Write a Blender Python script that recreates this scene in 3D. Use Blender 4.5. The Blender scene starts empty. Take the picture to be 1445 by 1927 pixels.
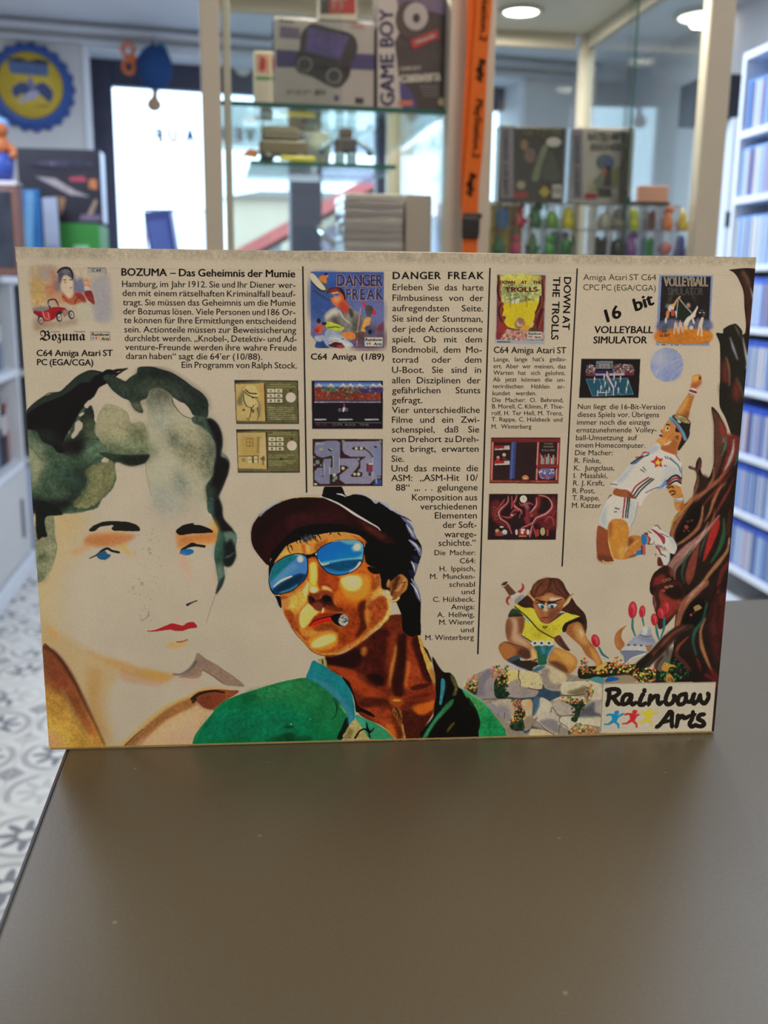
import bpy,bmesh,math,random
import numpy as np
from mathutils import Vector,Matrix

C = bpy.context.scene.collection
SC = bpy.context.scene
rnd = random.Random(7)

# ------------------------------------------------------------------ camera
# the room's axes: +Y runs to the window wall, +X to the right, Z up, metres
FPX,CX,CY = 1880.0,722.5,963.5
TOP_Z = 0.95                       # counter top
CAM_Z = TOP_Z + 0.24531
_g = np.array([630 - CX,9366 - CY,FPX]);_g /= np.linalg.norm(_g)
_Z = -_g;_F = np.array([0,0,1.0]);_Y = _F - _Z * (_F @ _Z);_Y /= np.linalg.norm(_Y);_X = np.cross(_Y,_Z)
_R0 = np.array([_X,_Y,_Z])
_yaw = math.radians(-8.0)
RZ = np.array([[math.cos(_yaw),-math.sin(_yaw),0],[math.sin(_yaw),math.cos(_yaw),0],[0,0,1]])
RW = RZ @ _R0                      # camera vector (x right, y down, z forward) -> room
CAMP = np.array([0,0,CAM_Z])

def ray(px,py):
    return RW @ np.array([px - CX,py - CY,FPX])
def at(px,py,Y):
    """room point seen at pixel (px,py) on the plane y = Y"""
    r = ray(px,py);return Vector(CAMP + r * (Y / r[1]))
def atx(px,py,X):
    r = ray(px,py);return Vector(CAMP + r * (X / r[0]))
def atz(px,py,Zv):
    r = ray(px,py);return Vector(CAMP + r * ((Zv - CAM_Z) / r[2]))

cam_data = bpy.data.cameras.new('camera')
cam = bpy.data.objects.new('camera',cam_data);C.objects.link(cam)
cam_data.sensor_fit = 'VERTICAL';cam_data.sensor_height = 36.0;cam_data.sensor_width = 27.0
cam_data.lens = FPX / 1927.0 * 36.0
cam_data.clip_start = 0.01;cam_data.clip_end = 200
_M = np.eye(4);_M[:3,0] = RW[:,0];_M[:3,1] = -RW[:,1];_M[:3,2] = -RW[:,2];_M[:3,3] = CAMP
cam.matrix_world = Matrix(_M.tolist())
cam_data.dof.use_dof = True
cam_data.dof.focus_distance = 0.527
cam_data.dof.aperture_fstop = cam_data.lens / 3.6
SC.camera = cam

# ------------------------------------------------------------------ view, world
SC.view_settings.view_transform = 'Standard'
SC.view_settings.look = 'None'
SC.view_settings.exposure = 0.0
SC.view_settings.gamma = 1.0
SC.view_settings.use_curve_mapping = False

w = bpy.data.worlds.new('sky');SC.world = w;w.use_nodes = True
_bg = w.node_tree.nodes['Background']
_bg.inputs['Color'].default_value = (0.62,0.80,1.0,1)
_bg.inputs['Strength'].default_value = 4.0

def area(name,loc,size,power,col,rot=(0,0,0),sy=None):
    d = bpy.data.lights.new(name,'AREA');d.energy = power;d.color = col
    d.size = size
    if sy: d.shape = 'RECTANGLE';d.size_y = sy
    o = bpy.data.objects.new(name,d);o.location = loc;o.rotation_euler = rot;C.objects.link(o);return o

# unseen ceiling lights: warm over the counter, the rest added to brighten the room
area('unseen_ceiling_light',(0.75,-0.80,2.43),0.7,26,(1.0,0.83,0.62))
area('unseen_ceiling_light',(0.55,0.95,2.43),0.5,6,(1.0,0.84,0.66))
area('unseen_ceiling_light',(-1.2,3.2,2.44),0.6,42,(0.76,0.86,1.0))
area('unseen_ceiling_light',(1.0,3.9,2.44),0.6,46,(0.66,0.80,1.0))
area('unseen_ceiling_light',(-1.2,-1.3,2.44),0.6,9,(1.0,0.90,0.76))
area('unseen_ceiling_light',(1.35,1.9,2.44),0.5,13,(0.62,0.79,1.0))

# ------------------------------------------------------------------ helpers
def s2l(c):
    c = np.asarray(c,dtype=np.float64)
    return np.where(c <= 0.04045,c / 12.92,((c + 0.055) / 1.055) ** 2.4)
def rgb(r,g,b):
    return tuple(float(x) for x in s2l(np.array([r,g,b]) / 255.0))

_mats = {}
def mat(name,col,rough=0.55,metal=0.0,noise=0.0,nscale=20.0,spec=0.5,bump=0.0,coat=0.0):
    """principled, colour modulated by object-space noise"""
    if name in _mats: return _mats[name]
    m = bpy.data.materials.new(name);m.use_nodes = True;nt = m.node_tree
    b = nt.nodes['Principled BSDF']
    b.inputs['Base Color'].default_value = (*col,1);b.inputs['Roughness'].default_value = rough
    b.inputs['Metallic'].default_value = metal;b.inputs['Specular IOR Level'].default_value = spec
    if coat: b.inputs['Coat Weight'].default_value = coat
    tc = nt.nodes.new('ShaderNodeTexCoord');n = nt.nodes.new('ShaderNodeTexNoise')
    n.inputs['Scale'].default_value = nscale;n.inputs['Detail'].default_value = 4
    nt.links.new(tc.outputs['Object'],n.inputs['Vector'])
    mx = nt.nodes.new('ShaderNodeMix');mx.data_type = 'RGBA';mx.blend_type = 'MULTIPLY'
    mx.inputs['Factor'].default_value = 1.0
    mr = nt.nodes.new('ShaderNodeMapRange')
    mr.inputs['From Min'].default_value = 0.25;mr.inputs['From Max'].default_value = 0.75
    a = noise if noise else 0.04
    mr.inputs['To Min'].default_value = 1 - a;mr.inputs['To Max'].default_value = 1 + a * 0.6
    nt.links.new(n.outputs['Fac'],mr.inputs['Value'])
    mx.inputs['A'].default_value = (*col,1)
    nt.links.new(mr.outputs['Result'],mx.inputs['B'])
    nt.links.new(mx.outputs['Result'],b.inputs['Base Color'])
    if bump:
        bp = nt.nodes.new('ShaderNodeBump');bp.inputs['Strength'].default_value = bump;bp.inputs['Distance'].default_value = 0.002
        nt.links.new(n.outputs['Fac'],bp.inputs['Height']);nt.links.new(bp.outputs['Normal'],b.inputs['Normal'])
    _mats[name] = m;return m

def glass_mat(name,tint=(0.93,0.98,0.97),refl=0.10,haze=0.0):
    """thin clear sheet: lets light straight through, mirrors a little more at grazing angles"""
    if name in _mats: return _mats[name]
    m = bpy.data.materials.new(name);m.use_nodes = True;nt = m.node_tree
    for n in list(nt.nodes):
        if n.type != 'OUTPUT_MATERIAL': nt.nodes.remove(n)
    out = nt.nodes['Material Output']
    tr = nt.nodes.new('ShaderNodeBsdfTransparent');tr.inputs['Color'].default_value = (*tint,1)
    gl = nt.nodes.new('ShaderNodeBsdfGlossy');gl.inputs['Roughness'].default_value = 0.03
    ge = nt.nodes.new('ShaderNodeNewGeometry');dt = nt.nodes.new('ShaderNodeVectorMath');dt.operation = 'DOT_PRODUCT'
    nt.links.new(ge.outputs['Normal'],dt.inputs[0]);nt.links.new(ge.outputs['Incoming'],dt.inputs[1])
    def M(op,x,y=None):
        n = nt.nodes.new('ShaderNodeMath');n.operation = op
        for i,v in enumerate((x,y)):
            if v is None: continue
            if isinstance(v,(int,float)): n.inputs[i].default_value = v
            else: nt.links.new(v,n.inputs[i])
        return n.outputs[0]
    k = M('POWER',M('SUBTRACT',1.0,M('ABSOLUTE',dt.outputs['Value'])),5.0)
    mu_ = M('MULTIPLY',M('ADD',0.04,M('MULTIPLY',k,0.96)),refl / 0.10)
    mx = nt.nodes.new('ShaderNodeMixShader');nt.links.new(mu_,mx.inputs['Fac'])
    nt.links.new(tr.outputs[0],mx.inputs[1]);nt.links.new(gl.outputs[0],mx.inputs[2])
    last = mx
    if haze:
        df = nt.nodes.new('ShaderNodeBsdfDiffuse');df.inputs['Color'].default_value = (0.8,0.82,0.85,1)
        m2 = nt.nodes.new('ShaderNodeMixShader');m2.inputs['Fac'].default_value = haze
        nt.links.new(mx.outputs[0],m2.inputs[1]);nt.links.new(df.outputs[0],m2.inputs[2]);last = m2
    nt.links.new(last.outputs[0],out.inputs['Surface'])
    _mats[name] = m;return m

def emit_mat(name,col,strength):
    if name in _mats: return _mats[name]
    m = bpy.data.materials.new(name);m.use_nodes = True;b = m.node_tree.nodes['Principled BSDF']
    b.inputs['Base Color'].default_value = (*col,1)
    b.inputs['Emission Color'].default_value = (*col,1);b.inputs['Emission Strength'].default_value = strength
    _mats[name] = m;return m

def tag(o,label=None,cat=None,group=None,kind=None):
    if label: o['label'] = label
    if cat: o['category'] = cat
    if group: o['group'] = group
    if kind: o['kind'] = kind
    return o
def empty(name,loc=(0,0,0),rz=0.0,label=None,cat=None,group=None):
    o = bpy.data.objects.new(name,None);o.empty_display_size = 0.05
    o.location = loc;o.rotation_euler = (0,0,rz);C.objects.link(o)
    return tag(o,label,cat,group)

class MB:
    """collects shapes, then becomes ONE mesh object"""
    def __init__(s): s.bm = bmesh.new()
    def box(s,lo,hi,bev=0.0,rot=None,seg=2):
        lo = Vector(lo);hi = Vector(hi);c = (lo + hi) / 2;d = hi - lo
        t = bmesh.new();bmesh.ops.create_cube(t,size=1.0)
        for v in t.verts: v.co = Vector((v.co.x * d.x,v.co.y * d.y,v.co.z * d.z))
        if bev: bmesh.ops.bevel(t,geom=t.edges[:],offset=min(bev,min(abs(x) for x in d) * 0.45),segments=seg,affect='EDGES',profile=0.5)
        for v in t.verts: v.co = (rot @ v.co if rot else v.co) + c
        s._add(t);return s
    def _add(s,t):
        me = bpy.data.meshes.new('tmp');t.to_mesh(me);t.free();s.bm.from_mesh(me);bpy.data.meshes.remove(me)
    def prism(s,pts,y0,y1):
        """outline in x,z extruded along y"""
        t = bmesh.new()
        f = [t.verts.new((p[0],y0,p[-1])) for p in pts];b = [t.verts.new((p[0],y1,p[-1])) for p in pts]
        t.faces.new(f);t.faces.new(b[::-1]);n = len(pts)
        for i in range(n): t.faces.new((f[i],b[i],b[(i + 1) % n],f[(i + 1) % n]))
        bmesh.ops.recalc_face_normals(t,faces=t.faces[:]);s._add(t);return s
    def lathe(s,prof,c=(0,0,0),seg=28,axis='Z',sx=1.0,sy=1.0):
        t = bmesh.new();rings = []
        for r,z in prof:
            rings.append([t.verts.new((max(r,1e-5) * math.cos(2 * math.pi * k / seg) * sx,max(r,1e-5) * math.sin(2 * math.pi * k / seg) * sy,z)) for k in range(seg)])
        for a,b in zip(rings,rings[1:]):
            for k in range(seg): t.faces.new((a[k],a[(k + 1) % seg],b[(k + 1) % seg],b[k]))
        t.faces.new(rings[0][::-1]);t.faces.new(rings[-1])
        if axis == 'Y': bmesh.ops.rotate(t,verts=t.verts[:],cent=(0,0,0),matrix=Matrix.Rotation(math.pi / 2,3,'X'))
        if axis == 'X': bmesh.ops.rotate(t,verts=t.verts[:],cent=(0,0,0),matrix=Matrix.Rotation(math.pi / 2,3,'Y'))
        bmesh.ops.translate(t,verts=t.verts[:],vec=c)
        bmesh.ops.recalc_face_normals(t,faces=t.faces[:])
        for f in t.faces: f.smooth = True
        s._add(t);return s
    def tube(s,pts,r,seg=10):
        t = bmesh.new();pts = [Vector(p) for p in pts];rings = []
        for i,p in enumerate(pts):
            d = (pts[min(i + 1,len(pts) - 1)] - pts[max(i - 1,0)]).normalized()
            u = d.orthogonal().normalized() if i == 0 else (u - d * u.dot(d)).normalized()
            v = d.cross(u);rr = r[i] if isinstance(r,(list,tuple)) else r
            rings.append([t.verts.new(p + (u * math.cos(2 * math.pi * k / seg) + v * math.sin(2 * math.pi * k / seg)) * rr) for k in range(seg)])
        for a,b in zip(rings,rings[1:]):
            for k in range(seg): t.faces.new((a[k],a[(k + 1) % seg],b[(k + 1) % seg],b[k]))
        t.faces.new(rings[0][::-1]);t.faces.new(rings[-1])
        bmesh.ops.recalc_face_normals(t,faces=t.faces[:])
        for f in t.faces: f.smooth = True
        s._add(t);return s
    def ball(s,c,r,sub=3,sc=(1,1,1)):
        t = bmesh.new();bmesh.ops.create_icosphere(t,subdivisions=sub,radius=r)
        for v in t.verts: v.co = Vector((v.co.x * sc[0],v.co.y * sc[1],v.co.z * sc[2])) + Vector(c)
        for f in t.faces: f.smooth = True
        s._add(t);return s
    def build(s,name,m,parent=None,kind=None,label=None):
        me = bpy.data.meshes.new(name);s.bm.to_mesh(me);s.bm.free()
        if m: me.materials.append(m)
        o = bpy.data.objects.new(name,me);C.objects.link(o)
        if parent: o.parent = parent
        if kind: o['kind'] = kind
        if label: o['label'] = label
        return o
def children(o): return [c for c in bpy.data.objects if c.parent == o]
def copy_tree(o,parent=None):
    c = o.copy();C.objects.link(c)
    if parent: c.parent = parent
    for k in list(o.children): copy_tree(k,c)
    return c

class Pl:
    """an upright plane in the room (front of a cabinet, the window wall) with its own x,y(depth),z axes"""
    def __init__(s,x,y,deg):
        s.o = np.array([x,y]);s.a = math.radians(deg);s.d = np.array([math.cos(s.a),math.sin(s.a)]);s.n = np.array([-math.sin(s.a),math.cos(s.a)])
    def q(s,px,py,depth=0.0):
        r = ray(px,py);k = (s.o @ s.n + depth) / (r[:2] @ s.n);p = CAMP + r * k
        return Vector(((p[:2] - s.o) @ s.d,depth,p[2]))
    def place(s,o): o.location.x,o.location.y = s.o;o.rotation_euler.z = s.a;return o

# ------------------------------------------------------------------ flat lettering turned into mesh
_words = {}
def word_meshes(words):
    """words: set of (text, weight).  Each becomes (verts Nx2, faces, width) with cap height 1"""
    todo = [w_ for w_ in words if w_ not in _words];objs = []
    for t,wt in todo:
        cu = bpy.data.curves.new('t','FONT');cu.body = t;cu.size = 1.0;cu.resolution_u = 3;cu.offset = wt
        ob = bpy.data.objects.new('t',cu);C.objects.link(ob);objs.append(ob)
    bpy.context.view_layer.update();dg = bpy.context.evaluated_depsgraph_get()
    for (t,wt),ob in zip(todo,objs):
        me = bpy.data.meshes.new_from_object(ob.evaluated_get(dg))
        v = np.empty(len(me.vertices) * 3);me.vertices.foreach_get('co',v);v = v.reshape(-1,3)[:,:2]
        fs = [tuple(p.vertices) for p in me.polygons]
        if len(v): x0 = v[:,0].min();v = v - [x0,0];wd = v[:,0].max()
        else: wd = 0.2
        _words[(t,wt)] = (v / CAPH,fs,wd / CAPH);bpy.data.meshes.remove(me)
    for ob in objs:
        cu = ob.data;bpy.data.objects.remove(ob);bpy.data.curves.remove(cu)
CAPH = 1.0
word_meshes({('H',0.0)})
CAPH = float(_words[('H',0.0)][0][:,1].max());_words.clear()

class Lettering:
    """lines of print; every vertex goes through `place(px,py)`"""
    def __init__(s): s.L = []
    def line(s,text,xl,yl,xr,yr,cap,wt=0.0,fit='space',hx=1.0,slant=0.0,unit='word'):
        s.L.append((text,xl,yl,xr,yr,cap,wt,fit,hx,slant,unit));return s
    def build(s,place,name,m,parent,label=None):
        need = set()
        for L in s.L:
            for t in (L[0].split(' ') if L[10] == 'word' else [c for c in L[0] if c != ' ']):
                if t: need.add((t,0.0))
        word_meshes(need)
        V = [];F = []
        for text,xl,yl,xr,yr,cap,wt,fit,hx,slant,unit in s.L:
            d=Vector((xr-xl,yr-yl));n=d.length;d=d/n;up=Vector((d.y,-d.x))
            toks=text.split(' ')if unit=='word' else list(text)
            wid=[(_words[(t,0.0)][2]*cap*hx if t and t!=' ' else cap*0.5*hx)for t in toks]
            gap=cap*0.36*hx
            if len(toks)>1:gap=(n-sum(wid))/(len(toks)-1)
            k=1.0
            if len(toks)==1 and fit=='space':k=n/wid[0]
            elif gap<cap*0.42 and unit=='word':      # squeeze the letters a little
                g0=cap*0.46;k=(n-g0*(len(toks)-1))/sum(wid);gap=g0
            x=0.0
            for t,wd in zip(toks,wid):
                if t and t!=' ':
                    v,fs,_=_words[(t,0.0)]
                    for sx,sy in([(0,0)]if not wt else[(-wt,0),(wt,0),(0,wt*.6),(0,-wt*.6)]):   # struck more than once: bolder
                        b=len(V)
                        for a,c in v:
                            X=x+a*cap*hx*k+c*cap*slant+sx*cap;Yv=(c+sy)*cap
                            V.append(place(xl+d.x*X+up.x*Yv,yl+d.y*X+up.y*Yv))
                        F+=[tuple(b+i for i in f)for f in fs]
                x+=wd*k+gap
        me=bpy.data.meshes.new(name);me.from_pydata(V,[],F);me.update()
        me.materials.append(m)
        o=bpy.data.objects.new(name,me);C.objects.link(o);o.parent=parent
        if label:o['label']=label
        return o
# ------------------------------------------------------------------ the upright game box: place and front plane
BOX_W,BOX_H,BOX_D=0.370,0.263,0.042
_BL=atz(92,1412,TOP_Z);_BR=atz(1343,1380,TOP_Z)
BOX_A=math.atan2(_BR.y-_BL.y,_BR.x-_BL.x)
_bd=np.array([math.cos(BOX_A),math.sin(BOX_A),0]);_bn=np.array([math.sin(BOX_A),-math.cos(BOX_A),0])
_bl=np.array(_BL)
_k0=(_bl-CAMP)@_bn
def p2b(px,py):
    """measured photograph pixel -> (u,v) metres on the box front"""
    r0=RW[0,0]*(px-CX)+RW[0,1]*(py-CY)+RW[0,2]*FPX
    r1=RW[1,0]*(px-CX)+RW[1,1]*(py-CY)+RW[1,2]*FPX
    r2=RW[2,0]*(px-CX)+RW[2,1]*(py-CY)+RW[2,2]*FPX
    t=_k0/(r0*_bn[0]+r1*_bn[1])
    return((r0*t-_bl[0])*_bd[0]+(r1*t-_bl[1])*_bd[1],CAM_Z+r2*t-TOP_Z)

# ------------------------------------------------------------------ a small painter: prints on the cardboard
RES=3450.0                        # print resolution, dots per metre
PAPER=np.array([192,173,143.0])  # how bare paper reads; inks are mixed relative to it
PAPER_ALB=np.array([0.78,0.735,0.63])
_paper_lin=s2l(PAPER/255)
CW,CH=int(BOX_W*RES)+2,int(0.268*RES)+2

def _fbm(h,w,cell,octv,seed,ax=1.0,ay=1.0):
    r=np.random.RandomState(seed);out=np.zeros((h,w));amp=1.0;tot=0
    for o in range(octv):
        cx,cy=max(1.5,cell*ax),max(1.5,cell*ay)
        gw,gh=int(w/cx)+3,int(h/cy)+3
        g=r.rand(gh,gw);x=np.arange(w)/cx;y=np.arange(h)/cy
        xi=x.astype(int);yi=y.astype(int);xf=x-xi;yf=y-yi
        xf=xf*xf*(3-2*xf);yf=(yf*yf*(3-2*yf))[:,None]
        a=g[yi][:,xi];b=g[yi][:,xi+1];c=g[yi+1][:,xi];d=g[yi+1][:,xi+1]
        out+=amp*((a*(1-xf)+b*xf)*(1-yf)+(c*(1-xf)+d*xf)*yf);tot+=amp
        amp*=0.55;cell*=0.5
    return out/tot-0.5
N_FINE=_fbm(CH,CW,5,2,1);N_MID=_fbm(CH,CW,26,4,2);N_BIG=_fbm(CH,CW,90,4,3);N_GRAIN=_fbm(CH,CW,2.6,2,4)

def _box1(a,r,axis):
    n=a.shape[axis];pad=[(0,0)]*a.ndim;pad[axis]=(r+1,r)
    c=np.cumsum(np.pad(a,pad,mode='edge'),axis=axis)
    hi=np.take(c,np.arange(2*r+1,2*r+1+n),axis=axis);lo=np.take(c,np.arange(0,n),axis=axis)
    return(hi-lo)/(2*r+1)
def blur(a,r):
    r=int(round(r))
    if r<1:return a
    for _ in range(2):a=_box1(_box1(a,r,0),r,1)
    return a
def spline(P,closed=True,n=6):
    P=np.asarray(P,float)
    if len(P)<3:return P
    if closed:Q=np.vstack([P[-1],P,P[0],P[1]])
    else:Q=np.vstack([2*P[0]-P[1],P,2*P[-1]-P[-2]])
    out=[];t=(np.arange(n)/n)[:,None]
    for i in range(len(Q)-3):
        a,b,c,d=Q[i:i+4]
        m1=(c-a)*0.42;m2=(d-b)*0.42
        out.append((2*t**3-3*t**2+1)*b+(t**3-2*t**2+t)*m1+(-2*t**3+3*t**2)*c+(t**3-t**2)*m2)
    if not closed:out.append(P[-1:])
    return np.vstack(out)
def raster(P,h,w,ss=3):
    x1,y1=P[:,0],P[:,1];x2,y2=np.roll(x1,-1),np.roll(y1,-1)
    r0=max(0,int(math.floor(y1.min())));r1=min(h,int(math.ceil(y1.max()))+1)
    m=np.zeros((h,w))
    if r1<=r0:return m
    Y=((np.arange(r0*ss,r1*ss)+0.5)/ss)[:,None]
    cond=(y1<=Y)!=(y2<=Y)
    with np.errstate(divide='ignore',invalid='ignore'):
        X=x1+(Y-y1)*(x2-x1)/(y2-y1)
    X=np.where(cond,X,np.inf);X.sort(axis=1)
    K=int(cond.sum(1).max());K+=K%2
    if K==0:return m
    if K>X.shape[1]:X=np.hstack([X,np.full((len(X),1),np.inf)])
    X=X[:,:K];W=w*ss
    I=np.clip(np.where(np.isfinite(X),np.round(X*ss),W),0,W).astype(int)
    D=np.zeros((len(X),W+1));R=np.arange(len(X))
    for k in range(0,K,2):
        np.add.at(D,(R,I[:,k]),1);np.add.at(D,(R,I[:,k+1]),-1)
    cov=np.cumsum(D[:,:W],axis=1)
    m[r0:r1]=cov.reshape(r1-r0,ss,w,ss).mean(axis=(1,3));return m

class Fr:
    """a measuring frame: (ox, oy) photo pixel of its corner, s its magnification"""
    def __init__(s,ox,oy,k):s.o=(ox,oy);s.k=k
    def __call__(s,P):return[(s.o[0]+x/s.k,s.o[1]+y/s.k)for x,y in P]
PX=Fr(0,0,1)

OFFK=0.2                          # ink layers lie a few hundredths of a millimetre apart
class Art:
    def __init__(s,x0,y0,x1,y1,base=None):
        c=[p2b(x,y)for x in(x0,x1)for y in(y0,y1)]
        u0=max(0,min(a for a,b in c));u1=min(BOX_W,max(a for a,b in c))
        v0=max(0.0004,min(b for a,b in c));v1=max(b for a,b in c)
        s.c0=int(u0*RES);s.c1=min(CW-1,int(math.ceil(u1*RES)));s.r0=int((0.268-v1)*RES);s.r1=int(math.ceil((0.268-v0)*RES))
        s.h,s.w=s.r1-s.r0,s.c1-s.c0
        s.im=np.tile(PAPER,(s.h,s.w,1)).astype(float);s.a=np.zeros((s.h,s.w));s.f=PX
        s.nf=N_FINE[s.r0:s.r1,s.c0:s.c1];s.nm=N_MID[s.r0:s.r1,s.c0:s.c1];s.nb=N_BIG[s.r0:s.r1,s.c0:s.c1];s.ng=N_GRAIN[s.r0:s.r1,s.c0:s.c1]
        s.clip=None
        s.sk=1.0
    def under(s,*others):
        """start from what is already printed beneath"""
        for o in others:
            r0,r1,c0,c1=max(s.r0,o.r0),min(s.r1,o.r1),max(s.c0,o.c0),min(s.c1,o.c1)
            if r1>r0 and c1>c0:
                a=o.a[r0-o.r0:r1-o.r0,c0-o.c0:c1-o.c0]>.02
                v=s.im[r0-s.r0:r1-s.r0,c0-s.c0:c1-s.c0];v[a]=o.im[r0-o.r0:r1-o.r0,c0-o.c0:c1-o.c0][a]
        return s
    def cv(s,P):
        P=np.asarray(s.f(P),float);u,v=p2b(P[:,0],P[:,1])
        return np.stack([u*RES-s.c0,(0.268-v)*RES-s.r0],axis=1)
    def mask(s,P,smooth=True,soft=0,rough=0,rk=4.0,rn=0.5):
        soft=soft*s.sk
        P=s.cv(P)
        if smooth:P=spline(P)
        pad=int(3*max(soft,rough)+4)
        x0,y0=np.floor(P.min(0)).astype(int)-pad;x1,y1=np.ceil(P.max(0)).astype(int)+pad
        x0,y0=max(0,x0),max(0,y0);x1,y1=min(s.w,x1),min(s.h,y1)
        if x1<=x0 or y1<=y0:return None
        m=raster(P-[x0,y0],y1-y0,x1-x0)
        sl=(slice(y0,y1),slice(x0,x1))
        if rough:
            b=blur(m,rough);m=np.clip((b-0.5+rn*(s.nm[sl]*1.2+s.nf[sl]*0.5))*rk+0.5,0,1)
        if soft:m=blur(m,soft)
        return m,sl
    def put(s,m,sl,col,op=1.0,jit=0.0,mode='n',sol=True):
        if s.clip is not None:m=m*s.clip[sl]
        m=m*op;col=np.asarray(col,float)
        if jit:
            n=(s.nm[sl]*1.0+s.nf[sl]*0.7+s.ng[sl]*0.8)*jit
            col=col*(1+n)[...,None]
        cur=s.im[sl]
        if mode=='m':col=cur*(col/PAPER)
        s.im[sl]=cur*(1-m[...,None])+col*m[...,None]
        if sol:s.a[sl]=np.maximum(s.a[sl],m if s.clip is None else m)
    def fill(s,P,col,op=1.0,smooth=True,soft=0,rough=0,jit=0.06,mode='n',rk=4.0,rn=0.5):
        r=s.mask(P,smooth,soft,rough,rk,rn)
        if r:s.put(*r,col,op,jit,mode)
        return s
    def grad(s,P,c1,p1,c2,p2,op=1.0,smooth=True,soft=0,rough=0,jit=0.06,gam=1.0):
        r=s.mask(P,smooth,soft,rough)
        if not r:return s
        m,sl=r;q=s.cv([p1,p2]);d=q[1]-q[0]
        yy,xx=np.mgrid[sl[0].start:sl[0].stop,sl[1].start:sl[1].stop]
        t=np.clip(((xx-q[0][0])*d[0]+(yy-q[0][1])*d[1])/(d@d),0,1)**gam
        col=np.asarray(c1,float)*(1-t)[...,None]+np.asarray(c2,float)*t[...,None]
        s.put(m,sl,col,op,jit);return s
    def stroke(s,P,w0,col,w1=None,op=1.0,soft=0,jit=0.05,mid=None,smooth=True,mode='n',rough=0):
        """brush stroke; widths in photo pixels at start / middle / end"""
        Q=spline(s.cv(P),closed=False)if smooth and len(P)>2 else s.cv(P)
        if w1 is None:w1=w0
        t=np.linspace(0,1,len(Q))
        wd=w0+(w1-w0)*t
        if mid is not None:wd=np.where(t<.5,w0+(mid-w0)*t*2,mid+(w1-mid)*(t*2-1))
        wd=wd*0.5*0.965
        d=np.gradient(Q,axis=0);d/=np.linalg.norm(d,axis=1)[:,None]+1e-9
        n=np.stack([-d[:,1],d[:,0]],1);L=Q+n*wd[:,None];R=Q-n*wd[:,None]
        cap0=Q[0]-d[0]*wd[0];cap1=Q[-1]+d[-1]*wd[-1]
        poly=np.vstack([cap0,L,cap1,R[::-1]])
        pad=int(3*max(soft,rough)+4)
        x0,y0=np.floor(poly.min(0)).astype(int)-pad;x1,y1=np.ceil(poly.max(0)).astype(int)+pad
        x0,y0=max(0,x0),max(0,y0);x1,y1=min(s.w,x1),min(s.h,y1)
        if x1<=x0 or y1<=y0:return s
        m=np.minimum(1,raster(poly-[x0,y0],y1-y0,x1-x0));sl=(slice(y0,y1),slice(x0,x1))
        if rough:
            b=blur(m,rough);m=np.clip((b-0.45+0.5*(s.nm[sl]+s.nf[sl]*0.6))*4+0.5,0,1)
        if soft:m=blur(m,soft)
        s.put(m,sl,col,op,jit,mode);return s
    def ell(s,c,rx,ry,col,op=1.0,soft=0,jit=0.05,ang=0.0,mode='n',rough=0):
        n=26;ca,sa=math.cos(ang),math.sin(ang)
        P=[(c[0]+rx*math.cos(2*math.pi*i/n)*ca-ry*math.sin(2*math.pi*i/n)*sa,
              c[1]+rx*math.cos(2*math.pi*i/n)*sa+ry*math.sin(2*math.pi*i/n)*ca)for i in range(n)]
        return s.fill(P,col,op,False,soft,rough,jit,mode)
    def dots(s,P,n,cols,r0,r1,seed=0,op=0.9):
        """small dabs scattered inside an outline (radii in photo pixels)"""
        R=np.random.RandomState(seed);q=s.cv(P);lo,hi=q.min(0),q.max(0)
        m,sl=s.mask(P,True);k=0
        for _ in range(n*6):
            if k>=n:break
            x,y=lo+R.rand(2)*(hi-lo);xi,yi=int(x)-sl[1].start,int(y)-sl[0].start
            if 0<=xi<m.shape[1]and 0<=yi<m.shape[0]and m[yi,xi]>.5:
                k+=1;r=r0+R.rand()*(r1-r0);a=R.rand()*3.14;e=.5+R.rand()*.7
                t=np.arange(9)/9*6.283
                pl=np.stack([x+r*(np.cos(t)*math.cos(a)-e*np.sin(t)*math.sin(a)),y+r*(np.cos(t)*math.sin(a)+e*np.sin(t)*math.cos(a))],1)
                x0,y0=np.maximum(0,np.floor(pl.min(0)).astype(int)-1);x1,y1=np.ceil(pl.max(0)).astype(int)+2
                x1,y1=min(s.w,x1),min(s.h,y1)
                if x1>x0 and y1>y0:
                    s.put(raster(pl-[x0,y0],y1-y0,x1-x0),(slice(y0,y1),slice(x0,x1)),cols[R.randint(len(cols))],op)
        return s
    def setclip(s,P=None,smooth=True,rough=0):
        if P is None:s.clip=None;return s
        r=s.mask(P,smooth,0,rough);s.clip=np.zeros((s.h,s.w))
        if r:s.clip[r[1]]=r[0]
        return s
    def build(s,name,parent,off,thr=0.03,label=None,m=None):
        a=s.a;keep=a>thr
        q=keep[:-1,:-1]|keep[1:,:-1]|keep[:-1,1:]|keep[1:,1:]
        used=np.zeros_like(keep);used[:-1,:-1]|=q;used[1:,:-1]|=q;used[:-1,1:]|=q;used[1:,1:]|=q
        idx=-np.ones(keep.shape,int);idx[used]=np.arange(used.sum());yy,xx=np.nonzero(used)
        u=np.clip((xx+s.c0+0.5)/RES,0,BOX_W);v=np.clip(0.268-(yy+s.r0+0.5)/RES,0.0003,BOX_H+0.0)
        co=np.stack([u,np.full_like(u,-off*OFFK),v],1).astype(np.float32)
        qy,qx=np.nonzero(q)
        f=np.stack([idx[qy,qx],idx[qy+1,qx],idx[qy+1,qx+1],idx[qy,qx+1]],1).astype(np.int32)
        me=bpy.data.meshes.new(name);me.vertices.add(len(co));me.vertices.foreach_set('co',co.ravel())
        me.loops.add(f.size);me.loops.foreach_set('vertex_index',f.ravel())
        me.polygons.add(len(f));me.polygons.foreach_set('loop_start',np.arange(0,f.size,4,dtype=np.int32))
        me.update(calc_edges=True)
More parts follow.
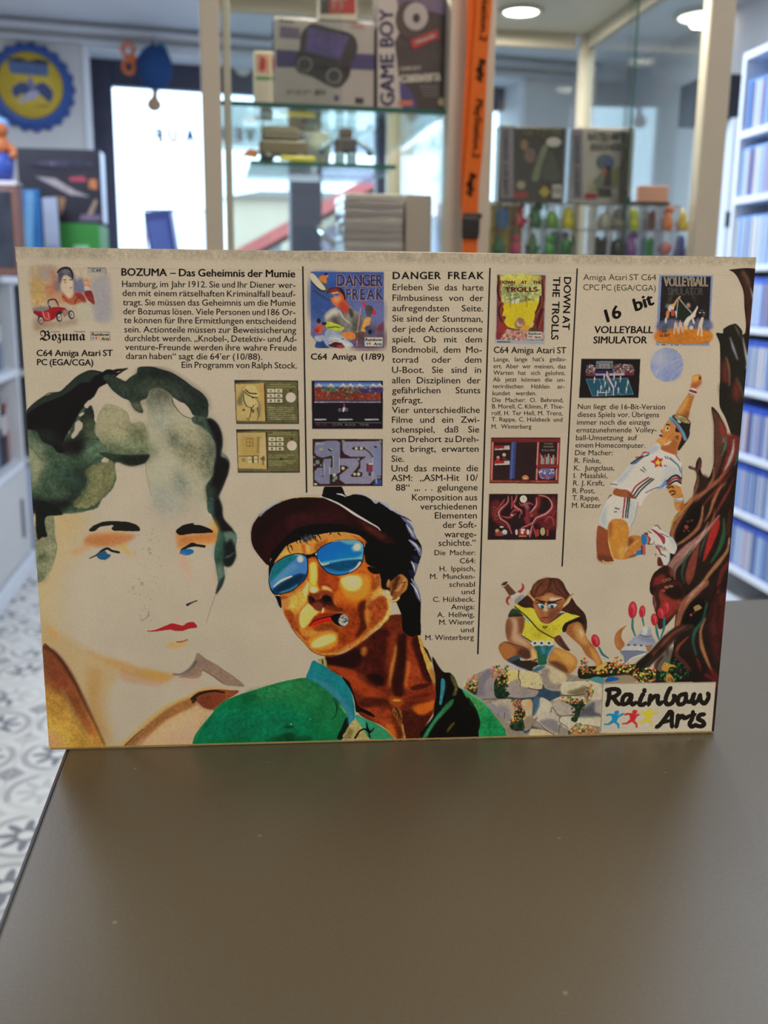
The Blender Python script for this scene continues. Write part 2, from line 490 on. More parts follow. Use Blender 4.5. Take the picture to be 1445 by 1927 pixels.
        col=s2l(np.clip(s.im[used],0,255)/255)/_paper_lin*PAPER_ALB
        at_=me.attributes.new('ink','FLOAT_COLOR','POINT')
        buf=np.ones((len(co),4),np.float32);buf[:,:3]=np.clip(col,0,0.92);at_.data.foreach_set('color',buf.ravel())
        me.materials.append(m or M_INK)
        o=bpy.data.objects.new(name,me);C.objects.link(o);o.parent=parent
        if label:o['label']=label
        return o

def paper_mat(name,ink):
    """aged coated cardboard; with ink the colour comes from the print, else bare cream"""
    m=bpy.data.materials.new(name);m.use_nodes=True;nt=m.node_tree;b=nt.nodes['Principled BSDF']
    b.inputs['Roughness'].default_value=0.5;b.inputs['Specular IOR Level'].default_value=0.22
    tc=nt.nodes.new('ShaderNodeTexCoord')
    n1=nt.nodes.new('ShaderNodeTexNoise');n1.inputs['Scale'].default_value=26;n1.inputs['Detail'].default_value=6;n1.inputs['Roughness'].default_value=0.62
    n2=nt.nodes.new('ShaderNodeTexNoise');n2.inputs['Scale'].default_value=900;n2.inputs['Detail'].default_value=2
    nt.links.new(tc.outputs['Object'],n1.inputs['Vector']);nt.links.new(tc.outputs['Object'],n2.inputs['Vector'])
    r1=nt.nodes.new('ShaderNodeMapRange');r1.inputs['From Min'].default_value=.3;r1.inputs['From Max'].default_value=.7;r1.inputs['To Min'].default_value=.92;r1.inputs['To Max'].default_value=1.04
    r2=nt.nodes.new('ShaderNodeMapRange');r2.inputs['From Min'].default_value=.3;r2.inputs['From Max'].default_value=.7;r2.inputs['To Min'].default_value=.95;r2.inputs['To Max'].default_value=1.04
    nt.links.new(n1.outputs['Fac'],r1.inputs['Value']);nt.links.new(n2.outputs['Fac'],r2.inputs['Value'])
    mu=nt.nodes.new('ShaderNodeMath');mu.operation='MULTIPLY'
    nt.links.new(r1.outputs[0],mu.inputs[0]);nt.links.new(r2.outputs[0],mu.inputs[1])
    mx=nt.nodes.new('ShaderNodeMix');mx.data_type='RGBA';mx.blend_type='MULTIPLY';mx.inputs['Factor'].default_value=1
    if ink:
        at_=nt.nodes.new('ShaderNodeAttribute');at_.attribute_name='ink';nt.links.new(at_.outputs['Color'],mx.inputs['A'])
    else:mx.inputs['A'].default_value=(*PAPER_ALB,1)
    nt.links.new(mu.outputs[0],mx.inputs['B']);nt.links.new(mx.outputs['Result'],b.inputs['Base Color'])
    return m
M_INK=paper_mat('printed_card',True);M_PAPER=paper_mat('aged_card',False)
M_BLACK=mat('black_ink',rgb(26,20,18),0.45)
# ================================================================== ROOM
X0,X1,Y0,Y1,ZC=-2.3,2.25,-2.4,6.6,2.47
M_WALL=mat('wall_paint',rgb(205,203,202),.85,noise=.05,nscale=3)
M_CEIL=mat('ceiling_paint',rgb(214,218,226),.9,noise=.04,nscale=2)
def struct(o):o['kind']='structure';return o

def tile_mat():
    """patterned cement tiles: grey ornament on off-white"""
    m=bpy.data.materials.new('patterned_tiles');m.use_nodes=True;nt=m.node_tree;b=nt.nodes['Principled BSDF']
    b.inputs['Roughness'].default_value=.45
    N=nt.nodes.new;Lk=nt.links.new
    tc=N('ShaderNodeTexCoord');sep=N('ShaderNodeSeparateXYZ');Lk(tc.outputs['Object'],sep.inputs[0])
    def M(op,a,b_=None,c=None):
        n=N('ShaderNodeMath');n.operation=op
        for i,x in enumerate((a,b_,c)):
            if x is None:continue
            if isinstance(x,(int,float)):n.inputs[i].default_value=x
            else:Lk(x,n.inputs[i])
        return n.outputs[0]
    S=.2
    fx=M('SUBTRACT',M('FRACT',M('DIVIDE',sep.outputs[0],S)),.5);fy=M('SUBTRACT',M('FRACT',M('DIVIDE',sep.outputs[1],S)),.5)
    r=M('SQRT',M('ADD',M('MULTIPLY',fx,fx),M('MULTIPLY',fy,fy)))
    th=M('ARCTAN2',fy,fx);pet=M('COSINE',M('MULTIPLY',th,8))
    star=M('LESS_THAN',r,M('ADD',.24,M('MULTIPLY',pet,.1)))
    ring=M('LESS_THAN',M('ABSOLUTE',M('SUBTRACT',r,.42)),.045)
    core=M('LESS_THAN',r,.09)
    ax,ay=M('ABSOLUTE',fx),M('ABSOLUTE',fy)
    corner=M('GREATER_THAN',M('ADD',ax,ay),.8)
    cell=N('ShaderNodeTexNoise');cell.inputs['Scale'].default_value=5.5;cell.inputs['Detail'].default_value=1;Lk(tc.outputs['Object'],cell.inputs['Vector'])
    pick=M('GREATER_THAN',cell.outputs['Fac'],.46)
    f=M('MINIMUM',1,M('MULTIPLY',M('ADD',M('MULTIPLY',M('SUBTRACT',star,core),.8),M('ADD',M('MULTIPLY',ring,.45),M('MULTIPLY',corner,.6))),M('ADD',.35,M('MULTIPLY',pick,.65))))
    grout=M('GREATER_THAN',M('MAXIMUM',ax,ay),.49)
    mx=N('ShaderNodeMix');mx.data_type='RGBA';Lk(f,mx.inputs['Factor'])
    mx.inputs['A'].default_value=(*rgb(222,216,208),1);mx.inputs['B'].default_value=(*rgb(74,76,90),1)
    m2=N('ShaderNodeMix');m2.data_type='RGBA';Lk(grout,m2.inputs['Factor']);Lk(mx.outputs['Result'],m2.inputs['A']);m2.inputs['B'].default_value=(*rgb(190,184,178),1)
    Lk(m2.outputs['Result'],b.inputs['Base Color']);return m

struct(MB().box((X0-.1,Y0-.1,-.05),(X1+.1,Y1,0)).build('floor',tile_mat()))
struct(MB().box((X0-.1,Y0-.1,ZC),(X1+.1,Y1,ZC+.1)).build('ceiling',M_CEIL))
struct(MB().box((X0-.1,Y0,0),(X0,5.6,ZC)).build('wall_left',M_WALL))
struct(MB().box((X1,Y0,0),(X1+.1,6.3,ZC)).build('wall_right',M_WALL))
struct(MB().box((X0-.1,Y0-.1,0),(X1+.1,Y0,ZC)).build('wall_front',M_WALL))
# the window wall stands a little askew
WP=Pl(-1.15,5.5,8.6)
OX0,OX1=WP.q(157,120).x,WP.q(985,200).x
OZ1,OZ0=WP.q(200,82).z,0.85
wl0,wl1=-1.4,3.55
wb=MB();wb.box((wl0,0,0),(OX0,.34,ZC)).box((OX1,0,0),(wl1,.34,ZC)).box((OX0,0,OZ1),(OX1,.34,ZC)).box((OX0,0,0),(OX1,.34,OZ0))
struct(WP.place(wb.build('wall_back',M_WALL)))
M_REV=mat('window_reveal_white',rgb(226,230,238),.7)
rv=MB();rv.box((OX0-.005,-.012,OZ0),(OX0+.03,.30,OZ1),.004).box((OX0+.03,-.012,OZ1-.03),(OX1,.30,OZ1+.005),.004).box((OX1-.03,-.012,OZ0),(OX1+.005,.30,OZ1-.03),.004)
struct(WP.place(rv.build('trim_1',M_REV)))
struct(WP.place(MB().box((OX0-.05,-.16,OZ0-.04),(OX1+.05,.3,OZ0),.006).build('trim_2',M_REV)))
# dark window frame set back in the opening, clear panes, vertical mullions
M_FRAME=mat('window_frame_navy',rgb(52,54,76),.4,noise=.06)
FD=.24
fx0,fz1=WP.q(215,250,FD).x,WP.q(300,168,FD).z
fr=MB();fr.box((OX0+.03,FD-.03,OZ0),(fx0,FD+.04,OZ1-.03),.006)
fr.box((fx0,FD-.03,fz1),(OX1-.03,FD+.04,OZ1-.03),.006);fr.box((fx0,FD-.03,OZ0),(OX1-.03,FD+.04,OZ0+.07),.006)
mull=[(WP.q(545,400,FD).x,WP.q(604,400,FD).x),(WP.q(706,400,FD).x,WP.q(724,400,FD).x)]
for a,b in mull:fr.box((a,FD-.03,OZ0+.07),(b,FD+.04,fz1),.006)
win=struct(WP.place(fr.build('window_1',M_FRAME)))
edges=[fx0]+[v for m_ in mull for v in m_]+[OX1-.03]
M_PANE=glass_mat('window_pane_glass',(.97,.99,1.0),.06)
for a,b in zip(edges[0::2],edges[1::2]):
    p=MB().box((a,FD+.0,OZ0+.07),(b,FD+.006,fz1)).build('pane',M_PANE,win)
# pipe-like rail where wall meets ceiling
p0,p1=WP.q(-60,42),WP.q(1000,118)
b=MB();b.tube([(wl0+.06,-.05,p0.z),(wl1-.3,-.05,p0.z)],.02,12).tube([(wl0+.06,-.045,p0.z-.055),(wl1-.3,-.045,p0.z-.055)],.011,10)
struct(WP.place(b.build('trim_3',mat('rail_white',rgb(205,208,214),.35))))
struct(MB().box((X0,Y0,0),(X0+.015,5.45,.08),.003).build('baseboard_left',M_REV))
struct(MB().box((X1-.015,Y0,0),(X1,6.1,.08),.003).build('baseboard_right',M_REV))

# ---- outside the window: a beige house front and a low red roof
M_BEIGE=mat('render_beige',rgb(214,196,170),.9,noise=.06,nscale=1)
M_ROOF=mat('roof_tiles_red',rgb(190,96,92),.8,noise=.25,nscale=6)
OUT_Y=19.0
hq=[at(438,372,OUT_Y),at(560,366,OUT_Y)]
hs=empty('house',(hq[0].x,OUT_Y,0),0,'beige rendered house front across the street seen through the window','house')
hw=2.3;hz=hq[0].z
MB().box((0,0,-1.5),(hw,5,hz)).build('wall',M_BEIGE,hs)
MB().prism([(-.15,0,hz),(hw+.15,0,hz),(hw-.5,0,hz+.12),(.5,0,hz+.12)],-.15,5).build('roof',mat('roof_grey',rgb(150,140,132),.8),hs)
for k in(0,1):
    f_=MB().box((.45+k*.95,-.03,hz-1.5),(.85+k*.95,.02,hz-.7)).build('window',mat('house_window',rgb(120,130,140),.2),hs)
RY=12.0
ra,rb_=at(470,478,RY),at(712,343,RY)
rs=empty('outbuilding',(ra.x,RY,0),0,'low outbuilding with a sloping red tiled roof just outside the window','outbuilding')
dx,dz=rb_.x-ra.x,rb_.z-ra.z
MB().prism([(.15,0,-1.5),(dx+1.6,0,-1.5),(dx+1.6,0,ra.z-.3),(dx,0,rb_.z-.2),(.15,0,ra.z-.1)],.1,3).build('wall',mat('outbuilding_wall',rgb(150,140,165),.9),rs)
MB().prism([(-.2,0,ra.z-.12),(dx,0,rb_.z-.03),(dx+1.8,0,ra.z-.1),(dx+1.8,0,ra.z+.05),(dx,0,rb_.z+.12),(-.2,0,ra.z+.02)],-.1,3.2).build('roof',M_ROOF,rs)
struct(MB().box((-30,7.2,-1.7),(30,60,-1.5)).build('ground',mat('street',rgb(120,118,116),.9,noise=.2,nscale=2)))

# ================================================================== COUNTER
CT=empty('counter',(-0.0995,-.55,0),0,'long grey-brown shop counter with a smooth dull laminate top under the game box','counter')
CLY=.55+.734
def laminate():
    m=bpy.data.materials.new('counter_laminate');m.use_nodes=True;nt=m.node_tree;b=nt.nodes['Principled BSDF'];N=nt.nodes.new;Lk=nt.links.new
    tc=N('ShaderNodeTexCoord')
    n1=N('ShaderNodeTexNoise');n1.inputs['Scale'].default_value=700;n1.inputs['Detail'].default_value=2;Lk(tc.outputs['Object'],n1.inputs['Vector'])
    n2=N('ShaderNodeTexNoise');n2.inputs['Scale'].default_value=7;n2.inputs['Detail'].default_value=4;Lk(tc.outputs['Object'],n2.inputs['Vector'])
    cr=N('ShaderNodeMix');cr.data_type='RGBA';Lk(n1.outputs['Fac'],cr.inputs['Factor'])
    cr.inputs['A'].default_value=(*rgb(86,79,64),1);cr.inputs['B'].default_value=(*rgb(106,99,83),1)
    # sparse pale scratches and specks of wear
    v=N('ShaderNodeTexVoronoi');v.inputs['Scale'].default_value=38;Lk(tc.outputs['Object'],v.inputs['Vector'])
    lt=N('ShaderNodeMath');lt.operation='LESS_THAN';lt.inputs[1].default_value=.035;Lk(v.outputs['Distance'],lt.inputs[0])
    sp=N('ShaderNodeMath');sp.operation='MULTIPLY';sp.inputs[1].default_value=.5;Lk(lt.outputs[0],sp.inputs[0])
    m2=N('ShaderNodeMix');m2.data_type='RGBA';Lk(sp.outputs[0],m2.inputs['Factor']);Lk(cr.outputs['Result'],m2.inputs['A']);m2.inputs['B'].default_value=(*rgb(165,155,142),1)
    Lk(m2.outputs['Result'],b.inputs['Base Color'])
    r=N('ShaderNodeMapRange');r.inputs['To Min'].default_value=.30;r.inputs['To Max'].default_value=.42;Lk(n2.outputs['Fac'],r.inputs['Value']);Lk(r.outputs[0],b.inputs['Roughness'])
    b.inputs['Specular IOR Level'].default_value=.42
    bp=N('ShaderNodeBump');bp.inputs['Strength'].default_value=.12;bp.inputs['Distance'].default_value=.0004;Lk(n1.outputs['Fac'],bp.inputs['Height']);Lk(bp.outputs['Normal'],b.inputs['Normal'])
    return m
MB().box((.0012,0,.912),(1.9,CLY,.95),.0015).build('worktop',laminate(),CT)
MB().box((-.0004,0,.912),(.0012,CLY,.9495),.0004).build('edge_band',mat('edge_band_gloss',rgb(70,72,84),.12,spec=.8),CT)
MB().box((.03,.04,.08),(1.87,CLY-.04,.912),.002).build('cabinet_body',mat('counter_body',rgb(70,66,62),.6),CT)
MB().box((.06,.07,0),(1.84,CLY-.07,.08)).build('plinth',mat('plinth_dark',rgb(40,38,38),.6),CT)
# ================================================================== GLASS DISPLAY CABINETS
M_POST=mat('powder_coated_frame',rgb(200,192,178),.45,noise=.03)
M_GLASS=glass_mat('cabinet_glass',(.955,.985,.98),.10)
M_SHELFG=glass_mat('shelf_glass',(.86,.95,.93),.12)
M_GEDGE=mat('green_glass_edge',rgb(26,92,84),.15,spec=.8)
M_GLOW=emit_mat('spot_lamp_disc',(1.0,.93,.80),9.0)
CTOP=1.82
LC=Pl(*at(395,200,1.76).xy,2.0)
RC=Pl(*at(905,200,1.80).xy,0.0)
def spot(parent,x,y,z,name='spot_lamp'):
    l=MB().lathe([(.052,0),(.052,-.006),(.040,-.006),(.040,-.002)],(x,y,z),28).build(name,M_POST,parent)
    MB().lathe([(.038,-.0025),(.038,-.0045)],(x,y,z),28).build('lamp_disc',M_GLOW,l)
    d=bpy.data.lights.new('spot_lamp_light','AREA');d.shape='DISK';d.size=.07;d.energy=3.4;d.color=(1,.86,.66)
    o=bpy.data.objects.new('spot_lamp_light',d);o.parent=parent;o.location=(x,y,z-.012);C.objects.link(o)
def cabinet(pl,x0l,x0r,x1l,x1r,depth,label):
    """posts at the four corners (front ones between the given x), rails, glass sides; local frame of pl"""
    root=pl.place(empty('display_cabinet',(0,0,0),0,label,'display cabinet'));root.location.z=0
    pw=x0r-x0l;pd=.036
    for(a,b,y)in((x0l,x0r,0),(x1l,x1r,0),(x0l,x0l+.032,depth-pd),(x1r-.032,x1r,depth-pd)):
        MB().box((a,y,.08),(b,y+pd,CTOP),.003).build('post',M_POST,root)
    for z0,z1 in((CTOP-.012,CTOP+.03),(.0,.09)):
        nm='top_panel' if z0>1 else 'base_panel'
        MB().box((x0l,0,z0),(x1r,depth,z1),.003).build(nm,M_POST,root)
    b=MB().box((x0r,depth-.03,CTOP-.045),(x1l,depth,CTOP-.012),.002).box((x1r-.02,pd,CTOP-.045),(x1r,depth-pd,CTOP-.012),.002).box((x0l,pd,CTOP-.045),(x0l+.02,depth-pd,CTOP-.012),.002)
    b.build('top_rail',M_POST,root)
    MB().box((x0l+.012,pd,.09),(x0l+.017,depth-pd,CTOP-.045)).build('side_glass',M_GLASS,root)
    MB().box((x1r-.017,pd,.09),(x1r-.012,depth-pd,CTOP-.045)).build('side_glass',M_GLASS,root)
    MB().box((x0r,depth-.012,.09),(x1l,depth-.007,CTOP-.045)).build('back_glass',M_GLASS,root)
    return root
def glass_shelf(root,x0,x1,y0,y1,z,nm='glass_shelf'):
    s=MB().box((x0,y0,z-.008),(x1,y1,z),.0006).build(nm,M_SHELFG,root)
    MB().box((x0,y0-.0006,z-.0078),(x1,y0-.0001,z-.0002)).build('shelf_edge',M_GEDGE,s)
    return s

# ---- left cabinet
lx=lambda px,py=200:LC.q(px,py).x
LD=.62
left_cab=cabinet(LC,lx(377,100),lx(414,100),lx(846,100),lx(881,100),LD,'white framed glass cabinet on the left holding the boxed handheld consoles')
b0,b1=LC.q(420,200).x,LC.q(838,200).x
ZS=LC.q(640,199).z+.004
glass_shelf(left_cab,b0-.008,b1+.008,.02,LD-.04,ZS)
ZS2=LC.q(640,496).z
glass_shelf(left_cab,b0-.008,b1+.008,.02,LD-.04,ZS2)
ZS3=LC.q(600,306,.30).z
glass_shelf(left_cab,LC.q(470,300,.3).x,LC.q(745,300,.3).x,.30,LD-.03,ZS3)  # rear shelf added to carry the toys that imitate reflections
spot(left_cab,(b0+b1)/2,.22,CTOP-.012)
MB().box((b0,.004,.095),((b0+b1)/2+.01,.008,CTOP-.05)).build('sliding_door',M_GLASS,left_cab)
MB().box((LC.q(424,300).x,.012,.095),(LC.q(438,300).x,.03,CTOP-.05),.002).build('door_frame',M_POST,left_cab)
# ---- right cabinet
rx=lambda px,py=200:RC.q(px,py).x
RD=.78
right_cab=cabinet(RC,rx(887,100),rx(932,100),rx(1333,100),rx(1380,100),RD,'white framed glass cabinet on the right with two game boxes and trays of toys')
r0_,r1_=rx(940),rx(1322)
ZT=RC.q(1100,378).z               # top of the trays
ZR=ZT-.142
glass_shelf(right_cab,r0_-.01,r1_+.01,.03,RD-.04,ZR)
spot(right_cab,RC.q(981,6,.57).x,.57,CTOP-.012)
spot(right_cab,RC.q(1130,200,.2).x,.16,CTOP-.012)  # second, unseen spot added to brighten the trays
sp_=rx(1207,60)
d_=MB().box((r0_-.006,.020,.095),(sp_,.025,CTOP-.05)).build('sliding_door',M_GLASS,right_cab)
MB().box((sp_-.0008,.0202,.1),(sp_+.0012,.0248,CTOP-.055)).build('door_edge',M_GEDGE,d_)
d_=MB().box((sp_-.02,.008,.095),(r1_+.006,.013,CTOP-.05)).build('sliding_door',M_GLASS,right_cab)

# ------------------------------------------------------------------ lettering on any plane
def letter_on(pl,depth,lines,name,m,parent,label=None,off=0.0,inv=None):
    """lines given at photo pixels; laid on plane pl at depth, in the plane's own axes (parent shares them)"""
    L=Lettering()
    for k in lines:L.line(*k[0],**k[1])
    def plc(px,py):
        v=pl.q(px,py,depth);v.y=depth-off
        return(inv@v)if inv is not None else v
    return L.build(plc,name,m,parent,label)
def thing_at(pl,name,px,py,depth,z,label,cat,group=None):
    """an Empty standing on height z, at plane pl's depth under pixel (px,py); returns it and plane->local matrix"""
    v=pl.q(px,py,depth)
    w_=Vector((pl.o[0],pl.o[1],0))+Vector((pl.d[0],pl.d[1],0))*v.x+Vector((pl.n[0],pl.n[1],0))*depth
    o=empty(name,(w_.x,w_.y,z+.0004),pl.a,label,cat,group)
    return o,Matrix.Translation(Vector((-v.x,-depth,-z)))
def flat(pl,depth,pts,inv,off=.0006,th=.0005,smooth=False):
    """thin printed shape from photo pixels on the front of a box"""
    q=[(p[0],p[1])for p in pts]
    if smooth:q=[tuple(p)for p in spline(q,True,5)]
    v=[inv@pl.q(x,y,depth)for x,y in q]
    return[(p.x,0,p.z)for p in v],-off
def sticker(pl,depth,pts,inv,name,m,parent,off=.0006,smooth=False,label=None):
    P,y=flat(pl,depth,pts,inv,off,smooth=smooth)
    return MB().prism(P,y-.0004,y).build(name,m,parent,label=label)
def ellp(cx,cy,rx_,ry_,n=20,a=0.0):
    ca,sa=math.cos(a),math.sin(a)
    return[(cx+rx_*math.cos(t)*ca-ry_*math.sin(t)*sa,cy+rx_*math.cos(t)*sa+ry_*math.sin(t)*ca)for t in[2*math.pi*k/n for k in range(n)]]
def carton(pl,name,rect,depth,thick,z,m,label,cat,group=None):
    x0,y0,x1,y1=rect
    o,inv=thing_at(pl,name,(x0+x1)/2,y1,depth,z,label,cat,group)
    a=inv@pl.q(x0,(y0+y1)/2,depth);b=inv@pl.q(x1,(y0+y1)/2,depth);t=inv@pl.q((x0+x1)/2,y0,depth)
    MB().box((a.x,0,0),(b.x,thick,t.z),.0012).build('carton',m,o)
    return o,inv,(a.x,b.x,t.z)
def protector(o,ext,thick,m=None):
    a,b,h=ext;k=.0022
    MB().box((a-k,-k,0),(b+k,-k+.0006,h+k)).box((a-k,thick+k,0),(b+k,thick+k+.0006,h+k)).box((a-k,-k,0),(a-k+.0006,thick+k,h+k)).box((b+k-.0006,-k,0),(b+k,thick+k,h+k)).box((a-k,-k,h+k),(b+k,thick+k,h+k+.0006)).build('clear_protector',glass_mat('clear_plastic',(.98,.98,.99),.16),o)

M_WCARD=mat('white_card',rgb(204,198,190),.45);M_PURP=mat('purple_print',rgb(74,64,128),.45);M_NAVY=mat('navy_print',rgb(50,46,104),.45)
M_DKPL=mat('dark_grey_print',rgb(46,42,48),.45);M_RED=mat('red_print',rgb(176,44,48),.45);M_WHT=mat('white_print',rgb(220,216,208),.45);M_GREYP=mat('grey_print',rgb(140,134,134),.45)
M_ORP=mat('orange_print',rgb(200,118,96),.45)

# ---- white boxed handheld with a round-cornered black console pictured on it
D1=.045
pb,inv,ex=carton(LC,'console_box',(518,40,704,199),D1,.055,ZS,M_WCARD,'white boxed handheld console with a violet band and a tilted black console pictured','boxed console')
sticker(LC,D1,[(520,94),(704,103),(704,132),(520,126)],inv,'printed_band',M_PURP,pb)
sticker(LC,D1,[(566,66),(576,52),(590,45),(620,53),(655,62),(668,72),(673,90),(668,108),(660,122),(658,142),(645,160),(632,165),(612,158),(585,143),(562,136),(556,124),(558,108),(564,92)],inv,'printed_console',M_DKPL,pb,.0012,True)
sticker(LC,D1,[(580,54),(656,68),(640,114),(574,98)],inv,'printed_screen',mat('violet_screen_print',rgb(86,70,142),.4,noise=.5,nscale=60),pb,.0018)
for cx_,cy_ in((573,122),(628,144)):
    sticker(LC,D1,ellp(cx_,cy_,15,15),inv,'printed_knob',M_GREYP,pb,.0018);sticker(LC,D1,ellp(cx_,cy_,11,11),inv,'printed_knob',M_DKPL,pb,.0024)
sticker(LC,D1,[(527,50),(564,54),(564,73),(526,71)],inv,'printed_patch',mat('mauve_print',rgb(126,104,138),.45,noise=.3,nscale=90),pb)
sticker(LC,D1,[(660,43),(684,46),(684,56),(660,54)],inv,'printed_patch',mat('pale_pink_print',rgb(196,164,158),.45),pb)
letter_on(LC,D1,[(('SONY',526,43,554,45,6),dict(wt=.05))],'printed_lettering',M_DKPL,pb,inv=inv,off=.001)
letter_on(LC,D1,[(('go',592,176,612,178,11),dict(wt=.06)),(('PSP',540,178,586,178,8),dict(hx=1.3))],'printed_lettering',M_GREYP,pb,inv=inv,off=.001)
sticker(LC,D1,ellp(633,185,5,6),inv,'printed_emblem',M_PURP,pb);sticker(LC,D1,[(668,184),(684,185),(684,196),(668,195)],inv,'printed_patch',M_DKPL,pb)
protector(pb,ex,.055)
# ---- dark boxed handheld camera
D2=.040
cb,inv,ex=carton(LC,'camera_box',(709,-6,840,206),D2,.05,ZS,mat('dark_box_card',rgb(62,52,58),.45,noise=.35,nscale=30),'dark boxed handheld camera with a tall purple-on-white name strip down its left','boxed camera')
sticker(LC,D2,[(710,-5),(746,-5),(752,60),(742,80),(748,130),(758,205),(710,205)],inv,'printed_strip',mat('strip_print',rgb(196,188,186),.45),cb)
letter_on(LC,D2,[(('GAME BOY',741,199,739,18,25),dict(wt=.05,hx=1.0))],'printed_lettering',M_NAVY,cb,inv=inv,off=.0014)
sticker(LC,D2,[(746,-5),(840,-5),(839,30),(800,20),(770,60),(752,60)],inv,'printed_patch',mat('violet_grey_print',rgb(112,96,130),.45,noise=.3,nscale=40),cb,.0007)
sticker(LC,D2,ellp(770,38,26,36),inv,'printed_camera',mat('camera_body_print',rgb(70,54,56),.45),cb,.0010,True)
sticker(LC,D2,ellp(782,32,23,26),inv,'printed_camera',mat('camera_ball_print',rgb(176,170,172),.4),cb,.0014);sticker(LC,D2,ellp(783,35,7,9),inv,'printed_lens',M_DKPL,cb,.0020)
sticker(LC,D2,[(770,77),(822,56),(827,72),(777,94)],inv,'printed_label',M_RED,cb,.0016)
letter_on(LC,D2,[(('Nintendo',783,84,819,70,7),dict(wt=.06))],'printed_lettering',M_WHT,cb,inv=inv,off=.0026)
letter_on(LC,D2,[(('GAME BOY',753,134,792,132,7),dict(wt=.06)),(('camera',753,156,828,152,20),dict(wt=.09))],'printed_lettering',M_WHT,cb,inv=inv,off=.0016)
sticker(LC,D2,[(752,158),(770,168),(785,205),(758,205)],inv,'printed_patch',M_PURP,cb,.0009,True)
sticker(LC,D2,[(750,190),(776,190),(776,200),(750,200)],inv,'printed_patch',M_ORP,cb,.0016);sticker(LC,D2,ellp(831,193,7,8),inv,'printed_seal',mat('gold_seal',rgb(190,176,140),.4),cb,.0014)
for k in range(5):sticker(LC,D2,[(788+k*2,162+k*5),(826,161+k*5),(826,162.6+k*5),(788+k*2,163.6+k*5)],inv,'printed_line',M_GREYP,cb,.0012)
# ---- small box further back, and the red and white one on top of the white console box
sb,inv,ex=carton(LC,'game_box',(478,97,512,192),.18,.03,ZS,mat('cream_card',rgb(214,206,190),.5),'narrow white game box behind the boxed console, with a small red figure on it','boxed game')
sticker(LC,.18,[(482,103),(508,104),(507,140),(483,138)],inv,'printed_picture',mat('salmon_print',rgb(204,158,132),.5,noise=.4,nscale=120),sb);sticker(LC,.18,[(490,112),(497,108),(500,124),(495,134),(488,130)],inv,'printed_figure',M_RED,sb,.0012,True);sticker(LC,.18,[(481,144),(509,145),(509,152),(481,151)],inv,'printed_band',mat('green_print',rgb(90,140,84),.5),sb)
ztop=LC.q(610,40,D1).z
tb,inv,ex=carton(LC,'game_box',(600,-20,672,33),D1+.008,.03,ztop+.003,mat('cream_card',rgb(214,206,190),.5),'small white box with a red panel lying on top of the boxed console','boxed game')
sticker(LC,D1+.008,[(603,-18),(668,-16),(668,26),(603,26)],inv,'printed_panel',M_RED,tb);sticker(LC,D1+.008,[(603,-10),(620,-8),(619,26),(603,26)],inv,'printed_panel',M_DKPL,tb,.0012);letter_on(LC,D1+.008,[(('IT',626,18,652,19,20),dict(wt=.05))],'printed_lettering',mat('pink_print',rgb(206,150,130),.5),tb,inv=inv,off=.0014)

# ---- lower shelf: stack of clear disc cases, a grey carton
M_CASE=glass_mat('clear_case',(.88,.87,.86),.22,haze=.28);M_SLEEVE=mat('case_sleeve',rgb(120,104,98),.5,noise=.3,nscale=40);M_SLEEVE2=mat('case_sleeve_pale',rgb(196,190,182),.5,noise=.2,nscale=40)
cx0,cx1=LC.q(648,420,.06).x,LC.q(760,420,.06).x
zt=LC.q(700,364,.06).z;n=9;hh=(zt-ZS2)/n
for k in range(n):
    v=(cx0+cx1)/2+rnd.uniform(-.0015,.0015)
    w_=Vector((LC.o[0],LC.o[1],0))+Vector((LC.d[0],LC.d[1],0))*v+Vector((LC.n[0],LC.n[1],0))*.06
    o=empty('disc_case',(w_.x,w_.y,ZS2+k*hh+.0002),LC.a+rnd.uniform(-.02,.02),'flat clear disc case in the stack of cases beside the grey carton','disc case','stack of disc cases in the left cabinet')
    hw=(cx1-cx0)/2
    MB().box((-hw,0,.0004),(hw,.125,hh-.0006),.0012).build('case',M_CASE,o)
    MB().box((-hw+.006,.003,.002),(hw-.003,.122,hh-.003)).build('sleeve',(M_SLEEVE,M_SLEEVE,M_SLEEVE2)[k%3],o)
gb,inv,ex=carton(LC,'carton_box',(763,367,812,490),.07,.09,ZS2,mat('grey_card',rgb(176,168,160),.7),'plain pale grey carton beside the stack of disc cases','box')
# crumpled clear sleeve left of the stack
ps=MB();
bm_=ps.bm;R_=np.random.RandomState(4);V_={}
qa,qb=LC.q(600,400,.1),LC.q(650,492,.1)
for i in range(7):
    for j in range(9):
        V_[i,j]=bm_.verts.new((qa.x+(qb.x-qa.x)*i/6+R_.uniform(-.004,.004),.09+.02*math.sin(i*1.3+j)+R_.uniform(-.004,.004),ZS2+.001+(qa.z-ZS2)*j/8*(1-.25*abs(i-3)/3)))
for i in range(6):
    for j in range(8):bm_.faces.new((V_[i,j],V_[i+1,j],V_[i+1,j+1],V_[i,j+1]))
o=LC.place(ps.build('plastic_sleeve',glass_mat('crumpled_plastic',(.92,.95,.98),.5,haze=.18)));tag(o,'crumpled clear plastic sleeve standing left of the disc cases','plastic sleeve')
